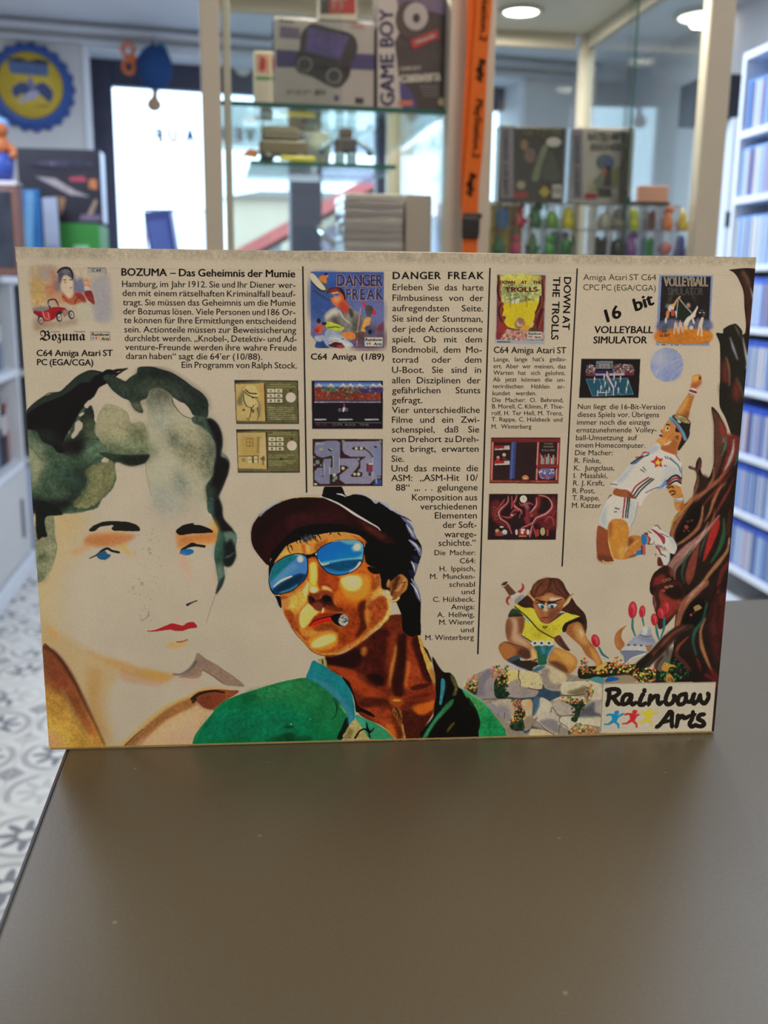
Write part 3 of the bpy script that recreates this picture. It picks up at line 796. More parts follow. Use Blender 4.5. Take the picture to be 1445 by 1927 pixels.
# rear shelf: made-up small toys imitating the reflections under the green-edged glass shelf
def on_rear(px,name,label,cat,dep=.36):
    v=LC.q(px,300,dep);w_=Vector((LC.o[0],LC.o[1],0))+Vector((LC.d[0],LC.d[1],0))*v.x+Vector((LC.n[0],LC.n[1],0))*dep
    return empty(name,(w_.x,w_.y,ZS3+.0008),LC.a,label,cat)
PXM=2.15/1880
o=on_rear(535,'toy_truck','brown and black toy truck with a yellow bumper, made up for a reflection','toy truck')
MB().box((-.05,-.02,.022),(.045,.02,.062),.006).build('truck_bed',mat('toy_brown',rgb(104,86,70),.5),o);MB().box((-.045,-.021,.062),(.03,.019,.098),.006).build('cab',mat('toy_taupe',rgb(122,108,96),.5),o)
for x in(-.035,.03):
    for y in(-.024,.018):MB().lathe([(.014,0),(.014,.008)],(x,y+.008,.014),16,'Y').build('wheel',mat('toy_black',rgb(34,32,36),.5),o)
MB().box((-.01,-.027,.006),(.06,-.021,.02),.002).build('bumper',mat('toy_yellow',rgb(206,184,50),.4),o);MB().prism([(-.085,0,.022),(-.055,0,.016),(-.05,0,.034),(-.07,0,.038)],-.008,.008).build('hook',mat('toy_orange',rgb(208,120,70),.4),o)
o=on_rear(598,'cup','small white tapered cup behind the toy truck, made up for a reflection','cup',.43);MB().lathe([(.022,.0),(.03,.09),(.03,.098),(.027,.098),(.02,.004)],(0,0,0),24).build('cup_body',M_WHT,o)
o=on_rear(650,'toy_robot','grey-blue toy robot with spread arms right of the toy truck, made up for a reflection','toy robot')
MR,MR2=mat('toy_greyblue',rgb(128,150,176),.4),mat('toy_dark',rgb(70,62,70),.5)
MB().box((-.022,-.014,.035),(.022,.014,.075),.005).build('torso',MR2,o);MB().box((-.013,-.012,.077),(.013,.012,.1),.004).build('head',mat('toy_brown2',rgb(120,96,84),.5),o)
for s in(-1,1):
    MB().tube([(s*.024,0,.068),(s*.045,-.006,.052),(s*.05,-.01,.03)],.007,8).build('arm',MR,o);MB().box((s*.012-.009,-.014,0),(s*.012+.009,.014,.036),.004).build('leg',MR,o)
for o in C.objects:
    if o.name.split('.')[0]in('toy_truck','cup','toy_robot')and o.parent is None:o.scale=(1,1,.72)

# ================================================================== LANYARD hung over the posts
LY=Pl(RC.o[0],RC.o[1],0)
ly=empty('lanyard',tuple(at(905,-330,1.72)),0,'orange neck lanyard with black lettering and a black buckle, hanging on the cabinet post','lanyard')
M_OR=mat('orange_webbing',rgb(222,104,22),.75,noise=.12,nscale=300);M_BUC=mat('black_plastic',rgb(30,28,30),.35)
linv=Matrix.Translation(-ly.location)
def strap(pts,w0,yd,name,m):
    b=MB();rows=[]
    P=spline([(p[0],p[1])for p in pts],False,5);W=np.interp(np.linspace(0,1,len(P)),np.linspace(0,1,len(w0)),w0)
    for(x,y),w_ in zip(P,W):
        l=linv@at(x-w_/2,y,yd);r=linv@at(x+w_/2,y,yd)
        rows.append([b.bm.verts.new(p)for p in(l,r,r+Vector((0,.0015,0)),l+Vector((0,.0015,0)))])
    for a,c in zip(rows,rows[1:]):
        for k in range(4):b.bm.faces.new((a[k],a[(k+1)%4],c[(k+1)%4],c[k]))
    b.bm.faces.new(rows[0]);b.bm.faces.new(rows[-1][::-1]);bmesh.ops.recalc_face_normals(b.bm,faces=b.bm.faces[:])
    return b.build(name,m,ly)
strap([(905,-250),(893,-160),(888,0),(885,100),(882,200),(878,300),(880,390)],[22,18,17,15,20,20,26],1.735,'strap',M_OR)
strap([(906,-250),(914,-160),(911,0),(903,110),(899,190),(893,280),(886,350),(884,412)],[24,28,30,29,30,32,31,31],1.726,'strap',M_OR)
strap([(885,440),(884,480),(883,540)],[29,28,28],1.727,'strap',M_OR)
def lb(x0,y0,x1,y1,t0,t1,name,bev=.002):
    a=linv@at(x0,y1,1.724);c=linv@at(x1,y0,1.724)
    return MB().box((a.x,a.y-t0,a.z),(c.x,a.y+t1,c.z),bev).build(name,M_BUC,ly)
bk=lb(869,408,903,442,.004,.006,'buckle',.003);lb(872,401,907,411,.003,.005,'buckle_bar');lb(869,440,901,449,.003,.005,'buckle_bar')
def on_strap(px,py):
    v=at(px,py,1.7245);return linv@v
for t_,a_ in(('PlayStation.2',(896,186,889,296,13)),('PlayStation.2',(910,-50,903,76,13)),('Rugby',(902,110,899,152,12)),('Rugby',(884,325,880,368,12))):
    L=Lettering();L.line(t_,*a_,wt=.02 if t_[0]=='P' else .08,slant=.1 if t_[0]=='P' else .25)
    L.build(on_strap,'printed_lettering',mat('brown_black_print',rgb(70,40,20),.6),ly)
MB().tube([linv@at(905,-330,1.70),linv@at(905,-258,1.73),linv@at(905,-330,1.775)],.003,8).build('hook',M_POST,ly)

# ================================================================== RIGHT CABINET CONTENTS
M_CLR=glass_mat('tray_plastic',(.975,.975,.97),.16,haze=.08)
def tray(xa,xb,ncol,label,seed):
    x0,x1=rx(xa,430),rx(xb,430);o=RC.place(empty('toy_tray',(0,0,0),0,label,'toy tray'));o.location.z=ZR+.0004
    H,Dp=ZT-ZR,.045;y0=.05
    b=MB();t=.0016
    b.box((x0,y0+Dp-t,0),(x1,y0+Dp,H)).box((x0,y0,0),(x0+t,y0+Dp,H)).box((x1-t,y0,0),(x1,y0+Dp,H)).box((x0,y0,H-t),(x1,y0+Dp,H))
    b.build('tray_body',M_CLR,o)
    for k in range(3):MB().box((x0,y0,k*H/3),(x1,y0+Dp,k*H/3+t)).build('tray_floor',M_CLR,o)
    for k in range(1,ncol):xx=x0+(x1-x0)*k/ncol;MB().box((xx-t/2,y0,t),(xx+t/2,y0+Dp,H-t)).build('divider',M_CLR,o)
    return x0,x1,y0,H,Dp
ta=tray(927,1103,6,'clear compartment tray of bright little toys under the dark game box',1)
tb_=tray(1106,1302,6,'clear compartment tray of bright little toys under the pale game box',2)
# cards behind the first compartments
M_YC=mat('yellow_card',rgb(206,186,110),.6)
o=RC.place(empty('backing_card',(0,0,0),0,'yellow backing card behind the toys in the left tray','card'));o.location.z=ZR+.0012
MB().box((ta[0]+.003,ta[2]+.0405,ta[3]/3+.002),(rx(1018),ta[2]+.0425,ta[3]-.003)).build('card',M_YC,o)
o=RC.place(empty('backing_card',(0,0,0),0,'pale blue card with a pink figure at the right end of the left tray','card'));o.location.z=ZR+.0012
MB().box((rx(1076),ta[2]+.0405,ta[3]/3+.002),(ta[1]-.003,ta[2]+.0425,ta[3]*2/3-.003)).build('card',mat('pale_blue_card',rgb(164,182,214),.6),o)
MB().lathe([(.004,0),(.005,.012),(.003,.02),(.001,.022)],(rx(1092),ta[2]+.037,ta[3]/3+.008),12).build('printed_figure',mat('toy_pink',rgb(206,70,120),.4),o)
TC={'blue':(36,100,160),'crimson':(170,34,70),'dark green':(30,110,66),'lime green':(104,160,60),'lemon yellow':(208,200,40),'clear grey':(168,166,160),'grey':(140,132,128),'yellow-green':(184,196,40),'maroon':(96,62,62),'orange':(226,120,40),'golden yellow':(206,176,40),'sea green':(50,120,84),'pink':(208,64,100),'emerald':(36,112,74),'bright green':(76,170,84),'grass green':(30,124,66),'black':(44,40,44),'jet black':(34,30,34),'purple':(130,78,160),'leaf green':(34,120,66),'salmon':(196,108,112),'navy blue':(44,56,142)}
def toy(px,row,cname,shape,what):
    r=TC[cname];tr=ta if px<1104 else tb_
    m=mat('toy_'+cname.replace(' ','_').replace('-','_'),rgb(*r),.3,coat=.3)
    v=RC.q(px,430,tr[2]+.02);zf=ZR+.0004+tr[3]*(2 if row==0 else 1)/3+.0020
    o=empty('finger_toy',(RC.o[0]+v.x,RC.o[1]+v.y,zf),rnd.uniform(-.3,.3),f'{cname} {what} in the {"upper" if row == 0 else "lower"} row of the {"left" if px < 1104 else "right"} tray','small toy','little moulded toys in the clear trays')
    B_=MB();h=.036 if row==0 else .034
    if shape=='block':B_.box((-.010,-.007,0),(.010,.007,h*.8),.003).ball((-.006,0,h*.82),.004,2).ball((.006,0,h*.82),.004,2)
    elif shape=='hook':B_.lathe([(.010,0),(.010,.008),(.007,.02),(.005,.028)],(0,0,0),18).tube([(0,0,.024),(.002,0,.034),(.006,0,.038),(.009,0,.034)],[.005,.004,.003,.002],8).ball((.010,0,.012),.005,2)
    elif shape=='dino':B_.lathe([(.010,0),(.011,.01),(.008,.022),(.005,.03)],(0,0,0),18).ball((.004,0,.034),.008,2,(1.2,.8,.8)).ball((-.009,0,.02),.005,2).ball((-.006,0,.03),.004,2)
    elif shape=='dome':B_.lathe([(.0115,0),(.012,.008),(.011,.018),(.007,.026),(.001,.029)],(0,0,0),20).ball((-.006,-.009,.016),.0025,1).ball((.006,-.009,.016),.0025,1)
    elif shape=='bell':B_.lathe([(.0115,0),(.010,.012),(.008,.02),(.0085,.026),(.005,.034),(.001,.036)],(0,0,0),20).ball((0,-.008,.022),.003,1)
    elif shape=='spike':B_.lathe([(.010,0),(.0105,.01),(.007,.018),(.0075,.022),(.003,.032),(.0005,.036)],(0,0,0),18).ball((.009,0,.012),.004,1).ball((-.009,0,.012),.004,1)
    elif shape=='cactus':B_.lathe([(.009,0),(.0095,.012),(.009,.022),(.001,.025)],(0,0,0),18).tube([(-.008,0,.016),(-.0125,0,.02),(-.0125,0,.03)],.0028,8).tube([(.008,0,.016),(.0125,0,.02),(.0125,0,.03)],.0028,8)
    elif shape=='person':B_.lathe([(.009,0),(.010,.01),(.006,.018),(.004,.02)],(0,0,0),18).ball((0,0,.026),.0085,2).ball((.008,0,.012),.004,1)
    elif shape=='shell':B_.lathe([(.003,-.012),(.012,-.004),(.011,.006),(.004,.012)],(0,0,.0125),18,'X').ball((.008,-.004,.016),.005,2)
    for v in B_.bm.verts:v.co=Vector((v.co.x*1.12,v.co.y*1.0,v.co.z*1.12))
    o2=B_.build('toy_body',m,o);o2['label']=cname
    return o
for a in((944,0,'blue','block','block-headed toy'),(975,0,'crimson','hook','toy with a curled tip'),(1007,0,'dark green','dino','dinosaur-shaped toy'),(1036,0,'lime green','dome','dome-shaped toy'),(1068,0,'lemon yellow','bell','bell-shaped toy'),
          (1136,0,'clear grey','dome','dome-shaped toy'),(1160,0,'grey','person','round-headed toy'),(1190,0,'yellow-green','bell','bell-shaped toy'),(1220,0,'maroon','block','block-headed toy'),(1254,0,'orange','dino','dinosaur-shaped toy'),(1283,0,'golden yellow','spike','pointed toy'),
          (940,1,'sea green','spike','pointed toy'),(971,1,'pink','person','round-headed toy'),(1003,1,'emerald','spike','pointed toy'),(1034,1,'bright green','person','round-headed toy'),(1065,1,'grass green','cactus','cactus-shaped toy'),
          (1132,1,'black','block','block-headed toy'),(1163,1,'jet black','dome','dome-shaped toy'),(1188,1,'purple','dino','dinosaur-shaped toy'),(1220,1,'leaf green','block','block-headed toy'),(1252,1,'salmon','shell','shell-shaped toy'),(1282,1,'navy blue','bell','bell-shaped toy')):
    toy(*a)
# ---- two handheld game boxes on the trays
DG=.056
ga,inv,ex=carton(RC,'handheld_game_box',(940,241,1061,374),DG,.026,ZT,mat('dark_green_print',rgb(38,38,34),.4,noise=.4,nscale=50),'dark boxed handheld game with a gold title, standing on the left tray','boxed game')
M_STR=mat('silver_violet_print',rgb(150,144,158),.4,noise=.1,nscale=20);M_STRT=mat('violet_lettering',rgb(78,66,116),.5)
sticker(RC,DG,[(941,242),(966,242),(966,373),(941,373)],inv,'printed_strip',M_STR,ga);letter_on(RC,DG,[(('GAME BOY ADVANCE',956,368,956,246,10),dict(wt=.06,hx=1.1))],'printed_lettering',M_STRT,ga,inv=inv,off=.0014)
letter_on(RC,DG,[(('eragon',985,255,1054,254,16),dict(wt=.05))],'printed_lettering',mat('gold_lettering',rgb(196,180,110),.4),ga,inv=inv,off=.0012)
sticker(RC,DG,[(1000,338),(1008,310),(1018,280),(1026,272),(1030,280),(1020,310),(1012,340)],inv,'printed_shape',mat('sage_print',rgb(132,146,112),.5,noise=.2,nscale=60),ga,.0009,True);sticker(RC,DG,[(1022,336),(1028,300),(1036,284),(1048,310),(1052,340)],inv,'printed_shape',mat('moss_print',rgb(70,82,68),.5,noise=.3,nscale=60),ga,.0009,True)
sticker(RC,DG,ellp(986,273,7,10),inv,'printed_shape',mat('tan_print',rgb(170,130,96),.5),ga,.0009);sticker(RC,DG,ellp(997,293,11,14),inv,'printed_shape',mat('mauve_tan_print',rgb(136,110,104),.5,noise=.3,nscale=80),ga,.0009)
sticker(RC,DG,ellp(1041,268,14,9),inv,'price_sticker',M_WHT,ga,.0012);sticker(RC,DG,ellp(980,349,8,8),inv,'printed_seal',mat('gold_seal',rgb(190,176,140),.4),ga,.0012);sticker(RC,DG,[(966,362),(992,362),(992,373),(966,373)],inv,'printed_label',M_RED,ga,.0012)
sticker(RC,DG,[(1024,350),(1035,362),(1024,373),(1013,362)],inv,'printed_rating',mat('rating_yellow',rgb(206,184,60),.4),ga,.0012);sticker(RC,DG,[(1039,348),(1056,348),(1056,373),(1039,373)],inv,'printed_rating',M_WHT,ga,.0012);letter_on(RC,DG,[(('12',1042,364,1053,364,10),dict(wt=.06))],'printed_lettering',M_DKPL,ga,inv=inv,off=.0020)
protector(ga,ex,.026)
gc,inv,ex=carton(RC,'handheld_game_box',(1076,243,1188,376),DG,.026,ZT,mat('pale_stone_print',rgb(206,202,194),.4,noise=.1,nscale=30),'pale boxed handheld game with a blue round shape, standing on the right tray','boxed game')
sticker(RC,DG,[(1077,244),(1096,244),(1096,375),(1077,375)],inv,'printed_strip',M_STR,gc);letter_on(RC,DG,[(('GAME BOY ADVANCE',1090,370,1090,256,9),dict(wt=.06,hx=1.1))],'printed_lettering',M_STRT,gc,inv=inv,off=.0014)
letter_on(RC,DG,[(('RÄTSELHAFTE',1106,266,1178,266,16),dict(wt=.01,hx=.7,unit='letter')),(('EREIGNISSE',1111,284,1170,284,13),dict(wt=.01,hx=.7,unit='letter'))],'printed_lettering',mat('sepia_lettering',rgb(124,112,104),.5),gc,inv=inv,off=.0012)
sticker(RC,DG,ellp(1138,306,17,16),inv,'printed_shape',mat('teal_print',rgb(92,124,132),.5,noise=.3,nscale=60),gc,.0009);sticker(RC,DG,ellp(1143,308,10,12),inv,'printed_shape',mat('blue_print',rgb(70,92,140),.5),gc,.0013)
sticker(RC,DG,[(1134,352),(1137,326),(1134,314),(1144,312),(1150,318),(1150,352)],inv,'printed_shape',M_DKPL,gc,.0013);sticker(RC,DG,[(1134,316),(1140,314),(1140,330),(1135,332)],inv,'printed_shape',mat('rust_print',rgb(170,104,70),.5),gc,.0018)
sticker(RC,DG,[(1108,360),(1116,340),(1134,322),(1134,360)],inv,'printed_shape',mat('sage_grey_print',rgb(132,138,124),.5),gc,.0009);sticker(RC,DG,[(1152,352),(1150,320),(1166,314),(1174,290),(1172,278),(1180,280),(1180,296),(1172,320),(1160,350)],inv,'printed_shape',mat('olive_print',rgb(170,172,110),.5),gc,.0009,True)
sticker(RC,DG,ellp(1113,352,7,7),inv,'printed_seal',mat('gold_seal',rgb(190,176,140),.4),gc,.0012);sticker(RC,DG,[(1100,364),(1122,364),(1122,375),(1100,375)],inv,'printed_label',M_RED,gc,.0012);sticker(RC,DG,[(1158,352),(1168,363),(1158,374),(1149,363)],inv,'printed_rating',M_WHT,gc,.0012);sticker(RC,DG,[(1170,352),(1184,352),(1184,375),(1170,375)],inv,'printed_rating',M_WHT,gc,.0012);letter_on(RC,DG,[(('6',1174,368,1181,368,10),dict(wt=.06))],'printed_lettering',M_DKPL,gc,inv=inv,off=.0020)
sticker(RC,DG,[(1124,355),(1150,355),(1150,371),(1124,371)],inv,'printed_patch',M_DKPL,gc,.0010);protector(gc,ex,.026)
pk,inv,ex=carton(RC,'small_box',(1204,350,1258,377),.066,.02,ZT,mat('salmon_card',rgb(214,158,138),.6),'low salmon pink box on the right tray','box')
b=MB();xa,xb=rx(1214),rx(1296);b.box((xa,.052,ZT),(xb,.062,ZT+.006),.001).box((xa,.052,ZT),(xa+.004,.062,ZT+.014),.001)
o=RC.place(b.build('label_rail',M_BUC));o.location.z=0;tag(o,'thin black rail lying in front of the salmon box','rail')

# ================================================================== RIGHT WALL: RACK OF GAME CASES
XF=1.8;YE=3.65;YS=2.3;XB=2.09
M_RACK=mat('rack_white',rgb(226,228,232),.5)
rk=empty('shelf_rack',(XF,YS,0),0,'tall white rack of blue game cases along the right wall','shelf rack')
zs=[atx(1420,y,XF).z for y in(240,366,497,616,735,862,975,1090)]
ztopR=atx(1420,92,XF).z
for yy in(0,YE-YS-.022):MB().box((0,yy,0),(XB-XF,yy+.022,ztopR),.002).build('side_panel',M_RACK,rk)
for z in zs+[ztopR]:MB().box((0,.022,z-.024),(XB-XF-.006,YE-YS-.022,z),.002).build('shelf_board',M_RACK,rk)
MB().box((XB-XF-.006,.0,.0),(XB-XF,YE-YS,ztopR)).build('back_panel',M_RACK,rk);MB().box((.02,.022,0),(.05,YE-YS-.022,.06)).build('kickboard',M_RACK,rk)
spine_cols=[(186,204,226),(150,178,214),(206,210,218),(120,150,196),(96,110,150),(190,150,156),(170,190,210),(70,84,120),(214,206,196)]
M_CB=mat('blue_case_plastic',rgb(34,84,200),.25,coat=.3);M_CB2=mat('pale_blue_case_plastic',rgb(104,160,226),.25,coat=.3)
variants=[]
for pale in(0,1):
    for c in spine_cols:
        me=bpy.data.meshes.new('game_case');bm=bmesh.new();b=MB()
        b.box((0,0,0),(.135,.0138,.171),.0015);nb=len(b.bm.faces)
        b.box((-.0005,.0012,.004),(.0004,.0126,.150 if pale==0 else .164));b.bm.faces.ensure_lookup_table()
        for f in b.bm.faces[nb:]:f.material_index=1
        b.bm.to_mesh(me);b.bm.free();me.materials.append((M_CB,M_CB2)[pale]);me.materials.append(mat('spine_%d_%d_%d'%c,rgb(*c),.45));variants.append((pale,me))
        bm.free()
names=['topmost','second','third','fourth','fifth','sixth','seventh','lowest']
for si,z in enumerate(zs):
    y=YE-.026;pool=[m_ for p,m_ in variants if p==(1 if si<3 else 0)]
    while y>3.16:
        y-=.0146+(0.0006*rnd.random());o=bpy.data.objects.new('game_case',pool[rnd.randrange(len(pool))]);C.objects.link(o)
        o.location=(XF+.012+rnd.random()*.004,y,z+.0005)
        tag(o,f'thin blue game case upright on the {names[si]} visible shelf of the right rack','game case',f'game cases on the {names[si]} visible shelf of the rack')
# ---- white cartons and a dark band behind the rack
def block(name,px0,py0,px1,py1,Y,th,m,label,cat,zb=None,parts=()):
    a=at(px0,py1,Y);b=at(px1,py0,Y);zb=a.z if zb is None else zb
    o=empty(name,((a.x+b.x)/2,Y,zb),0,label,cat);w_=(b.x-a.x)/2
    MB().box((-w_,0,0),(w_,th,b.z-zb),.004).build('body',m,o)
    return o,w_,b.z-zb
cab2,w_,h_=block('wall_cupboard',1325,222,1410,900,4.3,.4,mat('cupboard_white',rgb(226,230,236),.5,noise=.05,nscale=60),'tall white cupboard with a black stripe behind the right rack','cupboard',0.0)
za,zb_=at(1370,428,4.3).z,at(1370,398,4.3).z
MB().box((-w_-.002,-.004,za),(w_+.002,.002,zb_),.001).build('dark_stripe',mat('stripe_black',rgb(34,34,44),.4),cab2)
dk,_,_=block('monitor_box',1330,140,1412,221,4.32,.3,mat('box_black',rgb(32,30,40),.5),'black box lying on top of the white cupboard','box',h_)

# ================================================================== LEFT SIDE: SHELF UNITS AND THE THINGS ON THEM
XA=-.93;YA=4.36
zA=[atx(8,y,XA).z for y in(520,702,893,1015,1108)]
ZTA=zA[0]
ua=empty('shelf_unit',(XA,2.4,0),0,'white shelf unit along the left with dark boxes and a closed cupboard below','shelf unit')
LU=YA-2.4
for yy in(0,LU*.52,LU-.03):MB().box((-.38,yy,0),(0,yy+.03,ZTA-.025),.002).build('side_panel',M_RACK,ua)
MB().box((-.4,-.01,ZTA-.025),(.012,LU,ZTA),.003).build('top_board',M_RACK,ua)
for z in zA[1:3]:MB().box((-.38,.03,z-.03),(.006,LU-.03,z),.002).build('shelf_board',M_RACK,ua)
MB().box((-.38,0,0),(-.37,LU,ZTA-.03)).build('back_panel',M_RACK,ua)
for k in(0,1):
    d0,d1=(.03,LU*.52)if k==0 else(LU*.52+.03,LU-.03)
    dd=MB().box((-.004,d0+.003,.09),(.010,d1-.003,zA[2]-.033),.002).build('cupboard_door',mat('door_greige',rgb(206,202,198),.6),ua)
    MB().box((.010,d1-.16,zA[2]-.3),(.022,d1-.14,zA[2]-.14),.003).build('handle',mat('handle_grey',rgb(130,132,140),.35),dd)
MB().box((-.02,0,0),(.02,LU,.075),.003).build('plinth',M_RACK,ua)
cols=[(60,66,90),(44,46,60),(196,176,120),(206,190,196),(90,110,150),(170,110,110),(40,40,50),(206,196,170),(120,130,150)]
ORD='first second third fourth fifth sixth seventh eighth ninth tenth eleventh twelfth thirteenth fourteenth'.split()
words=['slate','charcoal','straw yellow','pale pink','steel blue','dusty red','black','cream','blue-grey']
for si,z in enumerate(zA[1:3]):
    yy=3.44
    for k in range(14):
        th=.03+.05*rnd.random();ht=(.24 if si==0 else .26)*(.8+.3*rnd.random());c=(k*2+si*4+(k//5))%9
        if si==1 and c in(2,3,7):c=(c+4)%9 if(c+4)%9 not in(2,3,7)else 6
        if 2.4+LU*.52-.005-th<yy<2.4+LU*.52+.035:yy=2.4+LU*.52+.04
        if yy+th>YA-.035:th=max(.02,YA-.037-yy)
        if yy+th>YA-.04:break
        o=empty('boxed_game',(XA-.2,yy,z+.0005),0,f'{words[c]} boxed game, {ORD[k]} from the front on the {("upper", "lower")[si]} left shelf','boxed game',f'boxed games on the {("upper", "lower")[si]} shelf of the left unit')
        MB().box((-.13,0,0),(.16,th,ht),.002).build('carton',mat('box_'+words[c].replace(' ','_').replace('-','_'),rgb(*cols[c]),.5),o)
        MB().box((.16,.004,ht*.55),(.1605,th-.004,ht*.9)).build('spine_label',mat('spine_pale',rgb(200,196,190),.5),o)
        yy+=th+.006
# second unit under the window
ub=empty('shelf_unit',(-1.30,4.40,0),0,'low white shelf unit under the window, seen behind the game box edge','shelf unit')
UBW=1.62;UBD=.52
for xx in(0,.45,.9,UBW-.025):MB().box((xx,0,0),(xx+.025,UBD,ZTA-.025),.002).build('side_panel',M_RACK,ub)
MB().box((-.01,-.01,ZTA-.025),(UBW+.01,UBD,ZTA),.003).build('top_board',M_RACK,ub)
zB1,zB2=at(35,697,4.4).z,at(50,862,4.4).z
for z in(zB1,zB2):MB().box((.025,0,z-.025),(UBW-.025,UBD,z),.002).build('shelf_board',M_RACK,ub)
MB().box((.025,.004,.0),(UBW-.025,.02,zB2-.03),.002).build('front_panel',mat('pale_blue_front',rgb(196,208,232),.5),ub);MB().box((0,UBD-.01,0),(UBW,UBD,ZTA-.03)).build('back_panel',M_RACK,ub)
for k,(x,c,w_,si)in enumerate(((.49,4,'mauve',0),(.60,5,'crimson',0),(.72,0,'navy',0),(.5,6,'black',1),(.66,1,'graphite',1))):
    o=empty('boxed_game',(-1.30+x,4.46,(zB1,zB2)[si]+.0005),0,f'{w_} boxed game on the {("upper", "lower")[si]} shelf of the unit under the window','boxed game','boxed games on the window unit')
    MB().box((0,0,0),(.09,.2,.25),.002).build('carton',mat('carton_'+w_,rgb(*((120,100,140),(176,60,80),(40,50,90),(30,32,42),(50,52,64))[k]),.5),o)
    MB().box((.012,-.0006,.05),(.078,0,.2)).build('printed_panel',mat('panel_'+w_,rgb(*((150,130,170),(200,110,120),(70,84,130),(52,54,66),(76,80,96))[k]),.5),o)

# ---- on the units
def upx(name,rect,Y,th,m,label,cat,zbase=None,rz=0.0):
    x0,y0,x1,y1=rect;a=at(x0,(y0+y1)/2,Y);b=at(x1,(y0+y1)/2,Y);t=at((x0+x1)/2,y0,Y).z
    zb=ZTA if zbase is None else zbase
    zb+=.0004;o=empty(name,((a.x+b.x)/2,Y,zb),rz,label,cat);w_=(b.x-a.x)/2
    MB().box((-w_,0,0),(w_,th,t-zb),.004).build('carton',m,o)
    return o,w_,t-zb
# brown framed case at the very left, with the little figure on it
M_BRN=mat('brown_frame',rgb(112,74,66),.5,noise=.1)
bc,w_,h_=upx('framed_case',(-60,342,36,505),4.0,.1,M_BRN,'brown framed case with a dark window on the left unit','framed case')
MB().box((-w_+.015,-.002,.03),(w_-.022,.001,h_-.03),.001).build('window',mat('case_dark',rgb(52,56,66),.2,noise=.5,nscale=12),bc)
MB().box((-w_,-.004,h_-.012),(w_,.1,h_+.004),.002).build('lid',mat('lid_pale',rgb(200,190,196),.4),bc)
fg=empty('toy_figure',(at(4,345,4.05).x,4.05,ZTA+h_+.0052),0,'small orange and blue toy figure on the brown framed case','toy figure')
MB().lathe([(.035,0),(.045,.04),(.05,.08),(.03,.1)],(0,0,0),20).build('trousers',mat('toy_royal_blue',rgb(44,70,150),.5),fg)
MB().lathe([(.03,.095),(.036,.12),(.03,.15),(.012,.16)],(0,0,0),20).build('body',mat('toy_rust',rgb(176,96,50),.5),fg)
MB().ball((0,0,.185),.035,3).build('head',mat('toy_rust',rgb(176,96,50),.5),fg);MB().ball((0,.01,.2),.037,3,(1,1,.8)).build('hat',mat('toy_sky',rgb(110,160,210),.5),fg)
for s in(-1,1):MB().tube([(s*.03,0,.13),(s*.055,-.01,.105),(s*.05,-.03,.085)],[.013,.011,.014],8).build('arm',mat('toy_rust',rgb(176,96,50),.5),fg)
# blue box and whitish box in clear protectors
b1,w_,h_=upx('boxed_game',(14,356,78,500),4.43,.05,mat('azure_print',rgb(50,126,190),.4,noise=.35,nscale=9),'azure blue boxed game in a clear protector beside the brown case','boxed game')
MB().prism([(-w_*.2,0,0),(w_*.3,0,0),(w_*.7,0,h_*.98),(w_*.2,0,h_*.98)],-.0012,-.0004).build('printed_streak',mat('sky_streak',rgb(120,176,216),.4),b1);protector(b1,(-w_,w_,h_),.05)
b2,w_,h_=upx('boxed_game',(82,372,110,500),4.44,.05,mat('ice_print',rgb(196,206,226),.4,noise=.2,nscale=12),'pale ice blue boxed game right of the azure one','boxed game')
MB().box((-w_*.6,-.0012,h_*.1),(w_*.8,-.0004,h_*.4)).build('printed_panel',mat('lilac_print',rgb(160,160,206),.4),b2);protector(b2,(-w_,w_,h_),.05)
# green box carrying the black console box
gr,w_,h_=upx('boxed_game',(112,420,188,500),4.55,.3,mat('green_card',rgb(48,128,48),.5),'green box under the black console box','boxed game')
MB().box((-w_*.3,-.0008,h_*.45),(w_*.45,0,h_*.6)).build('printed_line',mat('pale_green_print',rgb(150,190,150),.5),gr);MB().ball((w_*.55,-.001,h_*.1),.03,2,(1,.05,.6)).build('printed_seal',mat('seal_orange',rgb(196,110,70),.5),gr)
zg=gr.location.z+h_
md,w_,h_=upx('console_box',(35,280,191,420),4.55,.13,mat('night_print',rgb(34,32,48),.4,noise=.5,nscale=7),'black boxed console with a streaked night picture, stacked on the green box','boxed console',zg+.001)
MB().lathe([(.14,0),(.14,.0008)],(0,0,0),40,'Y',1,.16).build('printed_oval',mat('grey_violet_print',rgb(70,66,86),.4),md)
_ov=[c for c in md.children if c.name.startswith('printed_oval')][0];_ov.location=(0,-.0008,h_*.79)
for k,(P,c,nm)in enumerate((([(-.1,.62),(-.02,.60),(.06,.44),(.12,.36),(.04,.38),(-.03,.5)],(168,156,160),'printed_streak'),([(.04,.62),(.1,.64),(.11,.56),(.04,.57)],(176,60,80),'printed_patch'),([(.12,.6),(.15,.6),(.15,.46),(.115,.48)],(200,120,70),'printed_patch'),([(-.06,.1),(.0,.1),(.02,.34),(-.03,.36)],(150,110,76),'printed_streak'),([(.1,.1),(.125,.1),(.15,.3),(.14,.34)],(150,128,110),'printed_streak'),([(.07,.03),(.16,.03),(.16,.11),(.08,.12)],(112,96,120),'printed_patch'))):
    MB().prism([(x,0,z*h_)for x,z in P],-.0012-k*.0001,-.0004).build(nm,mat('print_%d_%d_%d'%c,rgb(*c),.45,noise=.3,nscale=30),md)
MB().box((w_-.001,.003,.004),(w_+.0015,.127,h_-.004)).build('side_panel',mat('window_lit_side',rgb(206,222,240),.4),md)  # window light on this side put into its pale colour
L=Lettering();L.line('MEGA DRIVE',0,0,.22,0,.019,wt=.02)
o=L.build(lambda a,c:Vector((a-.11,-.0018,h_*.765-c)),'printed_lettering',mat('grey_lettering',rgb(132,128,144),.4),md)
